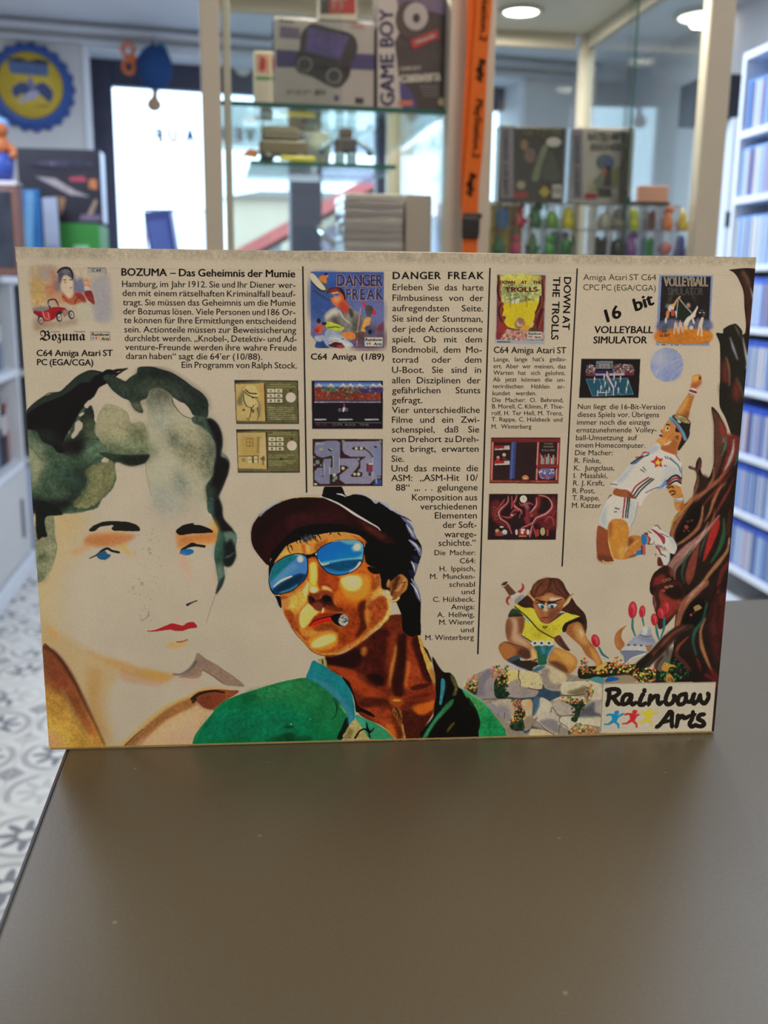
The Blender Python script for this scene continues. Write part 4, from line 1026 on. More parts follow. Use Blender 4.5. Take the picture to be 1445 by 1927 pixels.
# leaning navy case on a clear display box under the window
cl,w_,h_=upx('display_box',(272,394,396,500),4.62,.14,glass_mat('acrylic',(.94,.96,.99),.14,haze=.10),'clear acrylic display box on the window unit','display box')
nv=empty('game_case',(at(318,480,4.56).x,4.50,ZTA+.006),0,'navy blue game case leaning in front of the clear display box','game case')
hN=(at(318,398,4.5).z-ZTA)*1.02
MB().box((-.062,-.012,0),(.062,.012,hN),.006).build('case',mat('navy_plastic',rgb(34,50,112),.35),nv);MB().box((-.05,-.0125,hN*.15),(.03,-.012,hN*.85)).build('cover_sheet',mat('navy_sheet',rgb(60,78,140),.4),nv);MB().box((.05,-.0125,.01),(.061,-.012,hN*.95)).build('spine_edge',mat('navy_pale',rgb(150,160,190),.4),nv)
nv.rotation_euler=(math.radians(-9),math.radians(-8),0)

# ================================================================== ON THE WINDOW WALL
# blue bottle-cap sign
cq=WP.q(58,163,-.03);rq=abs(WP.q(140,163,-.03).x-WP.q(58,163,-.03).x)
cap=WP.place(empty('bottle_cap_sign',(0,0,0),0,'large blue crown cap sign with a yellow disc on the wall','wall sign'))
_p=WP.o+WP.d*cq.x;cap.location=(_p[0],_p[1],cq.z)
b=MB();t=b.bm;ring0,ring1,ring2,ring3=[],[],[],[];n=168
for k in range(n):
    a=2*math.pi*k/n;wv=math.cos(21*a)
    for R,(r,y)in((ring0,(rq*.80,-.062)),(ring1,(rq*.86,-.06)),(ring2,(rq*(.93+.018*wv),-.045)),(ring3,(rq*(1.0+.035*wv),-.004))):R.append(t.verts.new((r*math.cos(a),y,r*math.sin(a))))
for A_,B_ in((ring0,ring1),(ring1,ring2),(ring2,ring3)):
    for k in range(n):t.faces.new((A_[k],A_[(k+1)%n],B_[(k+1)%n],B_[k]))
t.faces.new(ring3);t.faces.new(ring0[::-1])
bmesh.ops.recalc_face_normals(t,faces=t.faces[:]);b.build('crown_rim',mat('cap_blue',rgb(36,78,152),.4,noise=.08),cap)
def disc(r0,y0,y1,name,m,sx=1.0):MB().lathe([(r0,-y0),(r0,-y1)],(0,0,0),48,'Y',sx).build(name,m,cap)
MB().lathe([(rq*.755,.0632),(rq*.755,.0655)],(0,0,0),56,'Y').build('dark_ring',mat('cap_ink',rgb(30,28,40),.5),cap)
MB().lathe([(rq*.735,.0655),(rq*.735,.0672)],(0,0,0),56,'Y').build('yellow_disc',mat('cap_yellow',rgb(206,176,58),.5,noise=.12,nscale=16),cap)
def capshape(P,c,nm,off):MB().prism([(x*rq,0,z*rq)for x,z in spline(P,True,4)]if len(P)>4 else[(x*rq,0,z*rq)for x,z in P],-.0675-off,-.0668).build(nm,mat('cap_%d_%d_%d'%c,rgb(*c),.5,noise=.2,nscale=40),cap)
capshape([(-.48,.52),(.42,.50),(.42,.22),(-.44,.24)],(70,96,140),'banner_panel',.0008);capshape([(-.5,.56),(-.2,.6),(0,.54),(.2,.6),(.46,.54),(.3,.48),(0,.5),(-.3,.5)],(34,32,44),'dark_trim',.0012)
capshape([(-.42,-.1),(-.2,.06),(.06,.0),(.3,.08),(.5,-.12),(.42,-.36),(.2,-.2),(.0,-.3),(-.2,-.2),(-.36,-.3)],(44,62,110),'swirl',.001);capshape([(-.3,-.44),(-.16,-.24),(.06,-.1),(.2,-.16),(.1,-.3),(-.12,-.36)],(170,168,186),'swirl',.0016);capshape([(.0,.2),(.08,.04),(.14,-.1),(.02,-.12),(-.06,.02)],(110,116,150),'swirl',.002);capshape([(-.02,-.46),(.3,-.5),(.44,-.4),(.2,-.42)],(170,138,40),'swirl',.0012)
# hanging blue plush with an orange wind-up key
tq=WP.q(291,128,-.16);pr=abs(WP.q(326,128,-.16).x-WP.q(258,128,-.16).x)/2
_p=WP.o+WP.d*tq.x+WP.n*(-.16)
pt=empty('hanging_toy',(_p[0],_p[1],tq.z),WP.a,'round dark blue plush toy with an orange wind-up key hanging before the window','plush toy')
b=MB();b.ball((0,0,0),pr,4,(1,.9,1.18))
for v in b.bm.verts:
    k=1+.03*math.sin(v.co.x*160)*math.sin(v.co.z*150+1)+.02*math.sin(v.co.y*240);v.co=v.co*k
b.build('plush_body',mat('plush_navy',rgb(26,66,118),.9,noise=.35,nscale=90,bump=.6),pt)
b=MB();b.prism([(pr*.1,0,pr*1.1),(pr*.3,0,pr*1.32),(pr*.62,0,pr*1.2),(pr*.72,0,pr*.9)],-.02,.02);b.build('ear',mat('plush_teal',rgb(24,96,120),.9),pt);MB().prism([(-pr*.2,0,pr*1.1),(-pr*.1,0,pr*1.36),(pr*.1,0,pr*1.12)],-.02,.02).build('ear',mat('plush_navy',rgb(26,66,118),.9),pt)
kx=-pr*1.42;M_KEY=mat('key_orange',rgb(206,104,44),.45)
b=MB()
for zc in(pr*.86,-pr*.02):
    t=bmesh.new();R1,r1=pr*.30,pr*.115;rings=[]
    for i in range(28):
        a=2*math.pi*i/28;rings.append([t.verts.new((kx+(R1+r1*math.cos(c_))*math.cos(a),r1*math.sin(c_),zc+(R1*1.15+r1*math.cos(c_))*math.sin(a)))for c_ in[2*math.pi*j/10 for j in range(10)]])
    for i in range(28):
        for j in range(10):t.faces.new((rings[i][j],rings[i][(j+1)%10],rings[(i+1)%28][(j+1)%10],rings[(i+1)%28][j]))
    bmesh.ops.recalc_face_normals(t,faces=t.faces[:])
    for f in t.faces:f.smooth=True
    b._add(t)
b.tube([(kx,0,pr*.42),(-pr*.8,0,pr*.38)],pr*.13,12);b.build('wind_up_key',M_KEY,pt)
b=MB();b.tube([(0,0,-pr*1.05),(-pr*.04,0,-pr*1.45),(-pr*.08,0,-pr*1.75)],[pr*.2,pr*.16,pr*.26],12).ball((-pr*.1,0,-pr*1.95),pr*.42,3,(1,.7,.9));b.build('tail',mat('plush_tan',rgb(178,140,108),.85),pt)
zr=p0.z-tq.z
MB().tube([(0,0,pr*1.1),(0,.05,zr*.7),(0,.11,zr)],.0022,6).build('cord',mat('cord_grey',rgb(120,120,130),.6),pt)
# letters stuck on the glass, read from the street
wlt=WP.place(empty('window_lettering',(0,0,0),0,'row of coloured letters on the window pane, reversed from inside','window lettering'));wlt.location.z=0
for ch,px,c in zip('FUAKREV',(297,325,358,390,420,447,471),((22,70,90),(190,50,80),(30,110,160),(190,150,40),(22,70,90),(190,50,80),(90,120,60))):
    q=WP.q(px,268,FD-.002);s=WP.q(px,243,FD).z-q.z
    L=Lettering();L.line(ch,0,0,s*.62,0,s,wt=.09)
    o=L.build(lambda a,cc,q=q,s=s:Vector((q.x+s*.31-a,FD-.003,q.z-cc)),'letter',mat('letter_%d_%d_%d'%c,rgb(*c),.5),wlt)
# round red and white badge on the frame
q=WP.q(456,118,FD-.032);rr_=abs(WP.q(474,118,FD).x-q.x)
bd=WP.place(MB().lathe([(rr_,.036-FD),(rr_,.042-FD)],(q.x,0,q.z),32,'Y',1,1.2).build('round_badge',M_WHT));bd.location.z=0;tag(bd,'round white badge with a red centre on the dark window frame','badge')
MB().lathe([(rr_*.5,.0425-FD),(rr_*.5,.045-FD)],(q.x-.004,0,q.z),28,'Y').build('red_centre',M_RED,bd)

# ================================================================== CEILING LAMPS
for(X,Y),lab in(((.75,-.80),'round ceiling lamp above the counter'),((.55,.95),'added round ceiling lamp in front of the glass cabinets'),((-1.2,-1.3),'added round ceiling lamp behind the counter at left'),((1.35,1.9),'added round ceiling lamp near the right rack'),((-1.2,3.2),'added round ceiling lamp over the left aisle'),((1.0,3.9),'added round ceiling lamp over the right aisle'),(tuple(atz(1330,25,ZC).xy),'round bright ceiling lamp seen through the right cabinet')):  # only the last is in view; those labelled added just brighten the room
    cl_=empty('ceiling_lamp',(X,Y,ZC),0,lab,'ceiling lamp')
    MB().lathe([(.15,0),(.15,-.018),(.13,-.022),(.13,-.012)],(0,0,0),36).build('rim',M_POST,cl_)
    MB().lathe([(.128,-.010),(.128,-.016)],(0,0,0),36).build('diffuser',emit_mat('lamp_diffuser',(1,.96,.9),5.0),cl_)
# ================================================================== THE GAME BOX ON THE COUNTER
game_box=empty('game_box',(_BL.x,_BL.y,TOP_Z),BOX_A,
    'wide cream cardboard game box with painted portraits and German text, upright on the counter','box')
def card_body():
    """hollow-looking carton: rounded front edges, slightly uneven top rim"""
    b=MB();b.box((0,0,0),(BOX_W,BOX_D,BOX_H),0.0012,seg=3)
    bmesh.ops.subdivide_edges(b.bm,edges=[e for e in b.bm.edges if e.calc_length()>0.2],cuts=12,use_grid_fill=True)
    for v in b.bm.verts:
        if v.co.z>0.2:v.co.z-=0.0004*math.sin(v.co.x/BOX_W*9)
    return b
card_body().build('carton',M_PAPER,game_box)
MB().box((0.001,-0.0003,0.0006),(BOX_W-0.002,0.001,0.0016),0.0002).build('bottom_lip',mat('card_edge',rgb(176,150,96),0.6,noise=.2,nscale=300),game_box)

def place_on(off):
    def pl(px,py):
        u,v=p2b(px,py);return(min(max(u,0),BOX_W),-off*OFFK,v)
    return pl
def frl(L,fr,rows,cap,**k):
    for r in rows:
        t,x0,y0,x1=r[:4];y1=r[4]if len(r)>4 else y0
        a,b=fr([(x0,y0),(x1,y1)]);L.line(t,a[0],a[1],b[0],b[1],cap,**k)
fA=Fr(40,480,2.676);fB=Fr(560,480,3.905);fC=Fr(430,880,2.89);fG=Fr(900,490,3.16);fE=Fr(1080,480,3.107)

TXT=place_on(0.00025)
L=Lettering();frl(L,fA,[('BOZUMA – Das Geheimnis der Mumie',505,103,1378,112)],13.6,wt=.045,hx=1.07)
L.build(TXT,'printed_heading',M_BLACK,game_box,'bold first heading at the top left')
L=Lettering()
frl(L,fA,[
 ('Hamburg, im Jahr 1912. Sie und Ihr Diener wer-',508,160,1380,166),
 ('den mit einem rätselhaften Kriminalfall beauf-',510,206,1380,211),
 ('tragt. Sie müssen das Geheimnis um die Mumie',512,253,1380,256),
 ('der Bozumas lösen. Viele Personen und 186 Or-',514,298,1380,303),
 ('te können für Ihre Ermittlungen entscheidend',517,342,1382,348),
 ('sein. Actionteile müssen zur Beweissicherung',519,389,1384,393),
 ('durchlebt werden. „Knobel-, Detektiv- und Ad-',521,433,1386,438),
 ('venture-Freunde werden ihre wahre Freude',523,478,1386,482),
 ('daran haben“ sagt die 64’er (10/88).',527,523,1213,527),
 ('Ein Programm von Ralph Stock.',808,568,1388,571)],11.6,wt=.014,hx=1.07)
L.build(TXT,'printed_text',M_BLACK,game_box,'text block in the first column')
L=Lettering()
frl(L,fA,[('C64 Amiga Atari ST',78,508,460,508),('PC (EGA/CGA)',80,554,362,556)],11.4,wt=.04,hx=1.1)
L.build(TXT,'printed_text',M_BLACK,game_box,'bold computer list under the red car cover')
# second column
L=Lettering();frl(L,fB,[('DANGER FREAK',700,176,1368,176)],13.2,wt=.045,hx=1.08,unit='letter')
L.build(TXT,'printed_heading',M_BLACK,game_box,'spaced second heading')
L=Lettering()
frl(L,fB,[('Erleben Sie das harte',698,258,1365,261),('Filmbusiness von der',698,336,1365,338),('aufregendsten Seite.',697,412,1362,414),
 ('Sie sind der Stuntman,',696,488,1360,492),('der jede Actionsscene',696,565,1357,566),('spielt. Ob mit dem',696,641,1354,642),
 ('Bondmobil, dem Mo-',695,716,1353,718),('torrad oder dem',695,791,1350,791),('U-Boot. Sie sind in',694,866,1347,866),
 ('allen Disziplinen der',694,942,1345,943),('gefährlichen Stunts',694,1016,1342,1016),('gefragt.',694,1088,916,1088),
 ('Vier unterschiedliche',693,1161,1338,1160),('Filme und ein Zwi-',693,1233,1336,1231),('schenspiel, daß Sie',692,1305,1334,1303),
 ('von Drehort zu Dreh-',691,1375,1331,1374),('ort bringt, erwarten',691,1447,1329,1445),('Sie.',690,1519,780,1519),
 ('Und das meinte die',690,1590,1326,1588),('ASM: „ASM-Hit 10/',688,1661,1324,1658),('88“ „. . . gelungene',722,1731,1322,1729)],11.8,wt=.012,hx=1.1)
frl(L,fC,[('Komposition aus',998,178,1352,178),('verschiedenen',1043,228,1350,227),('Elementen',1122,277,1350,276),('der Soft-',1166,328,1348,327),
 ('warege-',1174,378,1347,378),('schichte.“',1142,426,1344,424)],11.8,wt=.012,hx=1.1)
L.build(TXT,'printed_text',M_BLACK,game_box,'text block in the second column')
L=Lettering()
frl(L,fC,[('Die Macher:',1120,476,1343,475),('C64:',1258,520,1342,519),('H. Ippisch,',1148,563,1340,562),('M. Muncken-',1096,605,1340,605),
 ('schnabl',1200,648,1340,648),('und',1268,688,1338,688),('C. Hülsbeck.',1112,730,1337,729),('Amiga:',1210,771,1337,770),
 ('A. Hellwig,',1135,813,1336,812),('M. Wiener',1146,854,1335,853),('und',1264,895,1333,895),('M. Winterberg',1070,938,1333,936)],9.5,wt=.012,hx=1.1)
L.build(TXT,'printed_text',M_BLACK,game_box,'small list of makers beside the second divider')
L=Lettering();frl(L,fB,[('C64 Amiga (1/89)',98,768,634,768)],11.4,wt=.04,hx=1.1)
L.build(TXT,'printed_text',M_BLACK,game_box,'bold computer list under the shark cover')
# third column
L=Lettering();frl(L,fG,[('C64 Amiga Atari ST',92,550,522,553)],11.6,wt=.02,hx=1.1)
L.build(TXT,'printed_text',M_BLACK,game_box,'computer list under the yellow forest cover')
L=Lettering()
frl(L,fG,[('Lange, lange hat’s gedau-',92,601,523,599),('ert. Aber wir meinen, das',90,641,519,643),('Warten hat sich gelohnt.',90,680,517,682),
 ('Ab jetzt können die un-',87,720,515,722),('terirdischen Höhlen er-',86,760,513,763),('kundet werden.',85,802,345,802),
 ('Die Macher: O. Behrend,',83,842,505,843),('B. Morell, C. Klimm, P. Thie-',82,880,506,882),('rolf, H. Ter Hell, M. Trenz,',80,920,501,921),
 ('T. Rappe, C. Hülsbeck und',79,957,500,959),('M. Winterberg',78,1000,315,1000)],8.0,wt=.01,hx=1.02)
L.build(TXT,'printed_text',M_BLACK,game_box,'small text block in the third column')
L=Lettering()
for t,a,b in(('DOWN AT',(510,100),(500,412)),('THE TROLLS',(445,98),(433,470))):
    a,b=fG([a,b]);L.line(t,a[0],a[1],b[0],b[1],13.2,wt=.04,hx=1.08)
L.build(TXT,'printed_heading',M_BLACK,game_box,'third heading turned on its side')
# fourth column
L=Lettering();frl(L,fE,[('Amiga Atari ST C64',54,146,480,147),('CPC PC (EGA/CGA)',54,205,478,209)],11.0,hx=1.15)
L.build(TXT,'printed_text',mat('thin_ink',rgb(70,62,52),.5),game_box,'thin computer list at the top of the fourth column')
L=Lettering();a,b=fE([(196,392),(468,287)]);L.line('16 bit',a[0],a[1],b[0],b[1],23.0,wt=.06,hx=1.1,slant=.1)
L.build(TXT,'printed_heading',M_BLACK,game_box,'tilted heavy 16 bit')
L=Lettering();frl(L,fE,[('VOLLEYBALL',118,456,460,456),('SIMULATOR',113,516,425,516)],12.8,wt=.04,hx=1.1,slant=.08)
L.build(TXT,'printed_heading',M_BLACK,game_box,'fourth heading in two slanted lines')
L=Lettering()
frl(L,fE,[('Nun liegt die 16-Bit-Version',22,900,532,902),('dieses Spiels vor. Übrigens',20,946,497,948),('immer noch die einzige',17,992,443,992),
 ('ernstzunehmende Volley-',14,1037,482,1036),('ball-Umsetzung auf',11,1082,368,1082),('einem Homecomputer.',8,1125,416,1127),('Die Macher:',6,1170,225,1170),
 ('R. Finke,',3,1215,155,1215),('K. Jungclaus,',0,1259,236,1259),('I. Masalski,',-2,1304,194,1304),('R. J. Kraft,',-5,1347,175,1347),
 ('R. Post,',-8,1392,120,1392),('T. Rappe,',-10,1434,148,1434),('M. Katzer',-12,1478,158,1478)],9.6,wt=.008,hx=1.03,slant=.04)
L.build(TXT,'printed_text',M_BLACK,game_box,'text block in the fourth column')

def ribbon(P,wpx,name,m,off=0.0002,label=None):
    b=MB();pl=place_on(off);(x0,y0),(x1,y1)=P;h=wpx/2
    vs=[b.bm.verts.new(pl(*p))for p in((x0-h,y0),(x1-h,y1),(x1+h,y1),(x0+h,y0))];b.bm.faces.new(vs)
    return b.build(name,m,game_box,label=label)
ribbon([(569.7,501),(576.9,927)],3.0,'divider_line',M_BLACK)
ribbon([(921.9,504.3),(899,1231)],3.0,'divider_line',M_BLACK)
ribbon([(1086,505),(1057.6,1066)],2.8,'divider_line',M_BLACK)
# ------------------------------------------------------------------ painted portrait of a pale face with dark green hair
W1,W2,W3,W4,W5=Fr(40,680,6.88),Fr(230,680,6.881),Fr(70,940,6.423),Fr(260,940,6.423),Fr(75,1180,3.6125)
A=Art(20,690,470,1415)
BK,DG,GG,LG,OL=(20,16,18),(38,48,38),(60,78,56),(140,140,104),(132,126,80)
A.sk=.8
def woman():
    # warm washes on the face and neck
    A.f=W3
    A.fill([(-20,150),(560,170),(600,330),(470,640),(330,900),(250,1300),(300,1700),(60,1900),(-30,1300)],(196,164,100),.55,soft=24)
    A.fill([(240,150),(560,160),(520,330),(300,420)],(196,158,96),.4,soft=14)
    A.f=W5
    A.fill([(20,0),(130,40),(400,190),(560,260),(480,420),(460,560),(520,830),(440,800),(300,540),(160,280),(20,130)],(190,152,92),.62,soft=9)
    A.fill([(330,300),(420,300),(400,520),(460,790),(400,720),(330,560)],(182,128,60),.5,soft=8)
    # left lapel
    A.grad([(22,128),(80,155),(160,235),(240,370),(330,560),(455,812),(440,835),(60,840),(40,500)],(118,66,36),(30,180),(198,140,58),(150,720),smooth=True,rough=2,jit=.25)
    A.fill([(45,400),(150,420),(230,560),(330,760),(360,840),(58,840)],(196,144,56),.75,soft=9,jit=.3)
    A.fill([(60,180),(150,240),(225,370),(310,560),(380,740),(330,720),(250,590),(170,480),(60,400)],(128,58,32),.8,soft=7,jit=.3)
    A.stroke([(26,135),(90,165),(165,255),(250,400),(340,585),(440,800)],5,(70,34,24),2,mid=8,soft=2,op=.85)
    A.stroke([(150,420),(220,580),(290,700),(335,800)],5,(150,130,70),3,soft=3,op=.7)
    A.fill([(60,620),(180,600),(260,760),(240,840),(60,840)],(210,158,66),.55,soft=10,jit=.3)
    A.fill([(60,700),(120,740),(160,820),(62,836)],(206,150,108),.6,soft=8)
    # chin and neck shade
    A.fill([(318,150),(420,205),(560,235),(720,290),(880,318),(940,322),(905,350),(840,380),(700,360),(560,330),(540,290),(440,240),(350,190)],(192,142,78),.8,soft=4,rough=2)
    A.fill([(540,300),(640,345),(830,370),(790,405),(700,390),(600,380),(550,350)],(192,148,112),.7,soft=4)
    A.fill([(700,280),(880,320),(820,365),(700,345)],(196,146,66),.6,soft=5)
    A.fill([(1072,172),(1120,205),(1230,275),(1340,350),(1400,408),(1340,402),(1260,392),(1190,345),(1110,290),(1090,340),(1040,352),(960,345),(915,355),(980,320),(1030,275),(1055,210)],(146,116,92),.92,rough=2,jit=.15)
    A.stroke([(905,320),(960,322),(1020,285),(1060,235)],3,(92,78,70),6,op=.8,soft=1)
    A.fill([(940,345),(1020,345),(1120,330),(1060,380),(1020,405)],(206,160,132),.6,soft=5)
    A.stroke([(1110,292),(1180,335),(1250,385)],3,(110,80,64),2,op=.7)
    # right lapel
    A.fill([(560,812),(640,735),(760,620),(880,530),(1010,470),(1090,425),(1190,405),(1290,425),(1360,440),(1200,540),(1090,680),(1040,790),(700,812)],(200,160,108),.95,rough=2,jit=.1)
    A.fill([(570,812),(650,740),(780,620),(900,535),(1030,480),(1060,530),(960,580),(850,640),(740,740),(690,805)],(150,92,46),.9,soft=3,jit=.3)
    A.fill([(640,812),(760,730),(900,640),(1060,540),(1150,570),(1080,680),(1035,795)],(214,170,120),.8,soft=7,jit=.12)
    A.fill([(820,800),(880,720),(1000,650),(1080,660),(1030,795)],(208,164,128),.6,soft=8)
    A.stroke([(545,812),(630,735),(750,622),(870,535),(1010,475),(1085,430),(1190,408)],5,(200,158,62),3,op=.8,soft=2)
    A.stroke([(575,810),(640,745),(700,695)],3,(90,50,30),2,op=.8)
    A.fill([(1032,480),(1080,440),(1190,425),(1290,430),(1360,437),(1260,500),(1190,560),(1120,552),(1080,515)],(140,68,34),.95,rough=2,jit=.3)
    A.fill([(1060,490),(1180,450),(1260,470),(1190,555),(1110,545)],(112,48,28),.7,soft=4,jit=.3)
    A.stroke([(1032,490),(1090,452),(1180,434),(1255,445)],7,(40,22,16),4,op=.9)
    A.stroke([(1040,512),(1060,490)],6,(40,22,16),6,op=.8)
    # ---- hair: lower left green wash
    A.f=W1
    A.fill([(60,700),(300,560),(620,600),(860,560),(960,760),(960,960),(1200,1050),(1376,1100),(1376,1330),(1230,1290),(1215,1420),(1230,1540),(1150,1700),(1040,1800),(920,1927),(140,1960),(100,1500),(80,1050)],GG,.96,rough=5,jit=.55,rn=.35)
    A.fill([(95,1080),(200,1190),(320,1290),(240,1460),(170,1650),(140,1640),(110,1300)],(158,152,112),.9,soft=8,jit=.2)
    A.fill([(90,960),(240,1040),(330,1110),(310,1260),(180,1180),(100,1090)],(120,128,94),.8,soft=8,jit=.3)
    A.stroke([(95,1080),(170,1160),(240,1250),(310,1300)],.6,(60,74,56),1,op=.8)
    A.fill([(830,1380),(1190,1290),(1215,1420),(1200,1560),(1130,1690),(1030,1800),(880,1900),(640,1860),(790,1700),(850,1560)],OL,.88,rough=5,jit=.35,rn=.3)
    A.fill([(960,1000),(1376,960),(1376,1220),(1180,1220),(980,1260),(860,1240),(830,1100)],(96,116,88),.75,soft=10,jit=.5)
    A.fill([(360,1420),(560,1340),(780,1400),(840,1560),(760,1700),(600,1720),(560,1560)],(42,60,46),.75,soft=13,jit=.5)
    A.fill([(640,1380),(820,1340),(850,1480),(820,1640),(700,1780),(640,1700),(760,1560)],(30,38,32),.8,soft=8,jit=.5)
    A.fill([(150,1760),(330,1800),(560,1780),(720,1740),(650,1840),(560,1927),(150,1960)],(22,26,22),.95,soft=6,jit=.4)
    A.fill([(560,1240),(720,1300),(1040,1240),(860,1380),(640,1440)],(54,70,50),.6,soft=8,jit=.4)
    A.stroke([(1140,1230),(1020,1250),(900,1330),(800,1430)],1.5,(36,44,38),1,op=.7)
    A.stroke([(830,1640),(790,1760),(720,1840),(620,1900)],1,(52,60,40),.8,op=.7)
    # main black stroke with green rim
    A.fill([(68,640),(180,530),(360,415),(500,395),(600,310),(720,200),(840,135),(920,120),(1060,150),(1060,180),(900,270),(700,420),(400,620),(70,760)],DG,1,rough=2,jit=.25)
    A.fill([(70,690),(250,560),(480,470),(640,380),(760,280),(900,270),(930,200),(1060,155),(1100,118),(1160,120),(1210,150),(1190,200),(1160,260),(1080,300),(1000,350),(960,440),(900,490),(840,560),(760,650),(700,770),(620,900),(560,1000),(520,1110),(620,1190),(560,1180),(470,1180),(400,1090),(280,1040),(200,900),(80,870)],BK,1,rough=3,jit=.2,rn=.25)
    A.fill([(480,1000),(640,1010),(740,960),(800,860),(900,800),(850,960),(830,1090),(780,1180),(640,1220),(480,1160)],(24,22,22),.92,soft=6,jit=.4)
    A.fill([(200,880),(420,900),(460,1040),(380,1080),(250,1020),(130,920)],(34,40,34),.7,soft=9,jit=.5)
    A.fill([(840,610),(910,540),(925,600),(960,720),(950,800),(880,900),(790,830),(760,740)],(30,34,30),.95,rough=4,jit=.4)
    A.fill([(820,740),(930,730),(945,840),(960,960),(830,1000),(800,880)],(84,88,58),.8,soft=7,jit=.4)
    A.stroke([(70,636),(180,530),(300,450),(360,412),(500,394),(600,310),(720,200),(840,135),(920,120),(1050,148)],1.3,(16,14,14),2,op=.9)
    A.stroke([(1060,150),(1120,125),(1200,130),(1376,88)],4,BK,1.2,mid=7)
    for p in([(1160,140),(1230,110),(1300,98)],[(1200,160),(1270,150),(1310,128)],[(1210,190),(1300,130),(1376,92)]):A.stroke(p,4,BK,1.5)
    # the light gaps
    for g in([(880,500),(920,520),(850,610),(820,600),(820,560)],[(840,640),(770,720),(735,690),(800,660)],[(700,780),(740,755),(800,810),(790,870),(740,930),(690,1000),(645,1005),(640,960),(690,880),(690,820)],[(655,850),(625,930),(600,950),(610,900)],[(590,985),(570,1040),(552,1010)],[(545,1050),(530,1085),(522,1062)],[(525,1095),(534,1115),(522,1115)],[(955,940),(950,970),(940,950)],[(935,985),(930,1025),(918,1010)],[(1030,1290),(1060,1250),(1110,1235),(1140,1290),(1060,1310)]):
        A.fill(g,PAPER*.98,1,rough=1.5,jit=.03)
    # big light triangle inside the curl, and pale washes
    A.fill([(1090,305),(1130,310),(1240,420),(1376,500),(1500,560),(1560,680),(1640,720),(1640,800),(1480,810),(1410,680),(1300,615),(1200,615),(1090,660),(1000,760),(960,800),(940,640),(920,560),(940,470),(1000,360)],PAPER,1,rough=2,jit=.02)
    A.f=W2
    A.fill([(-230,560),(-120,560),(60,650),(110,800),(280,790),(330,1100),(300,1210),(0,1200),(-250,1080),(-330,900),(-320,720)],(158,148,108),.9,rough=3,jit=.22,rn=.2)
    A.stroke([(-320,760),(-280,650),(-180,612),(-60,625),(60,660),(100,790)],.8,(110,104,74),.8,op=.7)
    A.fill([(60,860),(260,840),(380,940),(340,1060),(160,1060),(60,980)],(100,104,66),.75,soft=12,jit=.5)
    A.fill([(-260,1040),(0,1080),(300,1120),(340,1200),(60,1260),(-240,1190)],(84,98,66),.7,soft=9,jit=.5)
    # pale wash down the middle
    A.fill([(330,360),(480,330),(620,400),(650,470),(680,560),(780,690),(900,745),(1100,780),(1220,960),(1230,1250),(1150,1560),(1090,1620),(1100,1927),(480,1927),(390,1800),(330,1560),(300,1380),(340,1280),(380,1160),(330,800),(310,560)],(176,166,132),.95,rough=3,jit=.1,rn=.2)
    A.fill([(380,520),(520,560),(600,800),(560,1000),(460,900),(400,700)],(150,152,130),.6,soft=12,jit=.25)
    A.fill([(560,860),(720,960),(1000,1060),(1200,1120),(1210,1350),(1150,1560),(1000,1430),(800,1280),(620,1120)],(116,112,78),.62,soft=13,jit=.6)
    A.fill([(610,920),(720,980),(740,1120),(640,1060)],(84,98,88),.6,soft=9,jit=.5)
    A.fill([(700,1440),(800,1500),(830,1700),(800,1820),(740,1700),(680,1580)],(98,112,100),.72,soft=11,jit=.4)
    A.fill([(420,1600),(560,1620),(700,1780),(640,1900),(460,1880),(400,1740)],(164,162,144),.7,soft=10)
    A.fill([(380,1180),(640,1150),(640,1500),(420,1600),(330,1420)],(186,176,144),.6,soft=12)
    A.fill([(730,850),(1050,830),(1100,1000),(900,1000)],(166,150,104),.5,soft=12,jit=.3)
    A.stroke([(370,1200),(310,1320),(310,1440),(340,1600),(375,1740)],1,(120,112,80),.7,op=.7,rough=0)
    A.dots([(560,860),(900,900),(1200,1060),(1200,1450),(900,1350),(640,1120)],330,[(84,84,54),(100,104,72),(60,66,50),(128,128,96)],.35,.9,3,.6)
    A.dots([(640,1420),(860,1500),(900,1800),(720,1780)],110,[(96,108,90),(120,126,106)],.35,.9,4,.6)
    A.dots([(-250,900),(350,860),(340,1180),(-200,1180)],240,[(84,92,62),(110,116,80)],.4,1,5,.5)
    # the wash dries out towards the forehead
    A.fill([(380,1760),(560,1800),(800,1780),(1090,1740),(1110,2040),(360,2040)],(184,168,138),.85,soft=22,jit=.05)
    A.fill([(440,1700),(640,1760),(760,1900),(640,1990),(480,1960)],(158,158,144),.5,soft=16,jit=.2)
    # right arch of hair
    A.fill([(195,150),(215,80),(380,74),(480,100),(640,150),(800,250),(900,330),(1010,400),(1090,490),(1112,580),(1100,730),(1000,715),(920,700),(860,600),(800,545),(740,520),(650,455),(600,400),(480,345),(360,370),(320,480),(230,520),(280,660),(230,670),(150,620),(90,510),(0,470),(-120,380),(-200,280),(-250,200),(-160,170),(0,240),(40,262),(110,200)],DG,1,rough=2.5,jit=.5,rn=.22)
    A.fill([(200,140),(400,90),(640,160),(800,260),(1000,400),(1090,500),(1100,640),(900,420),(700,260),(440,200),(230,220)],(26,26,24),.75,soft=7,jit=.5)
    A.fill([(260,260),(420,240),(640,330),(800,440),(900,560),(760,500),(600,390),(420,330),(300,380)],(66,70,52),.55,soft=8,jit=.6)
    A.fill([(-100,260),(80,300),(220,380),(180,480),(20,430),(-140,330)],(60,66,50),.5,soft=7,jit=.6)
    A.fill([(100,520),(230,530),(280,650),(200,655),(130,590)],(112,110,76),.7,soft=5,jit=.3)
    A.fill([(650,470),(740,525),(810,550),(850,620),(915,720),(780,690),(700,580)],PAPER,1,jit=.02)
    A.stroke([(650,465),(655,540),(720,630),(790,700),(900,745)],1,(60,56,40),1,op=.8)
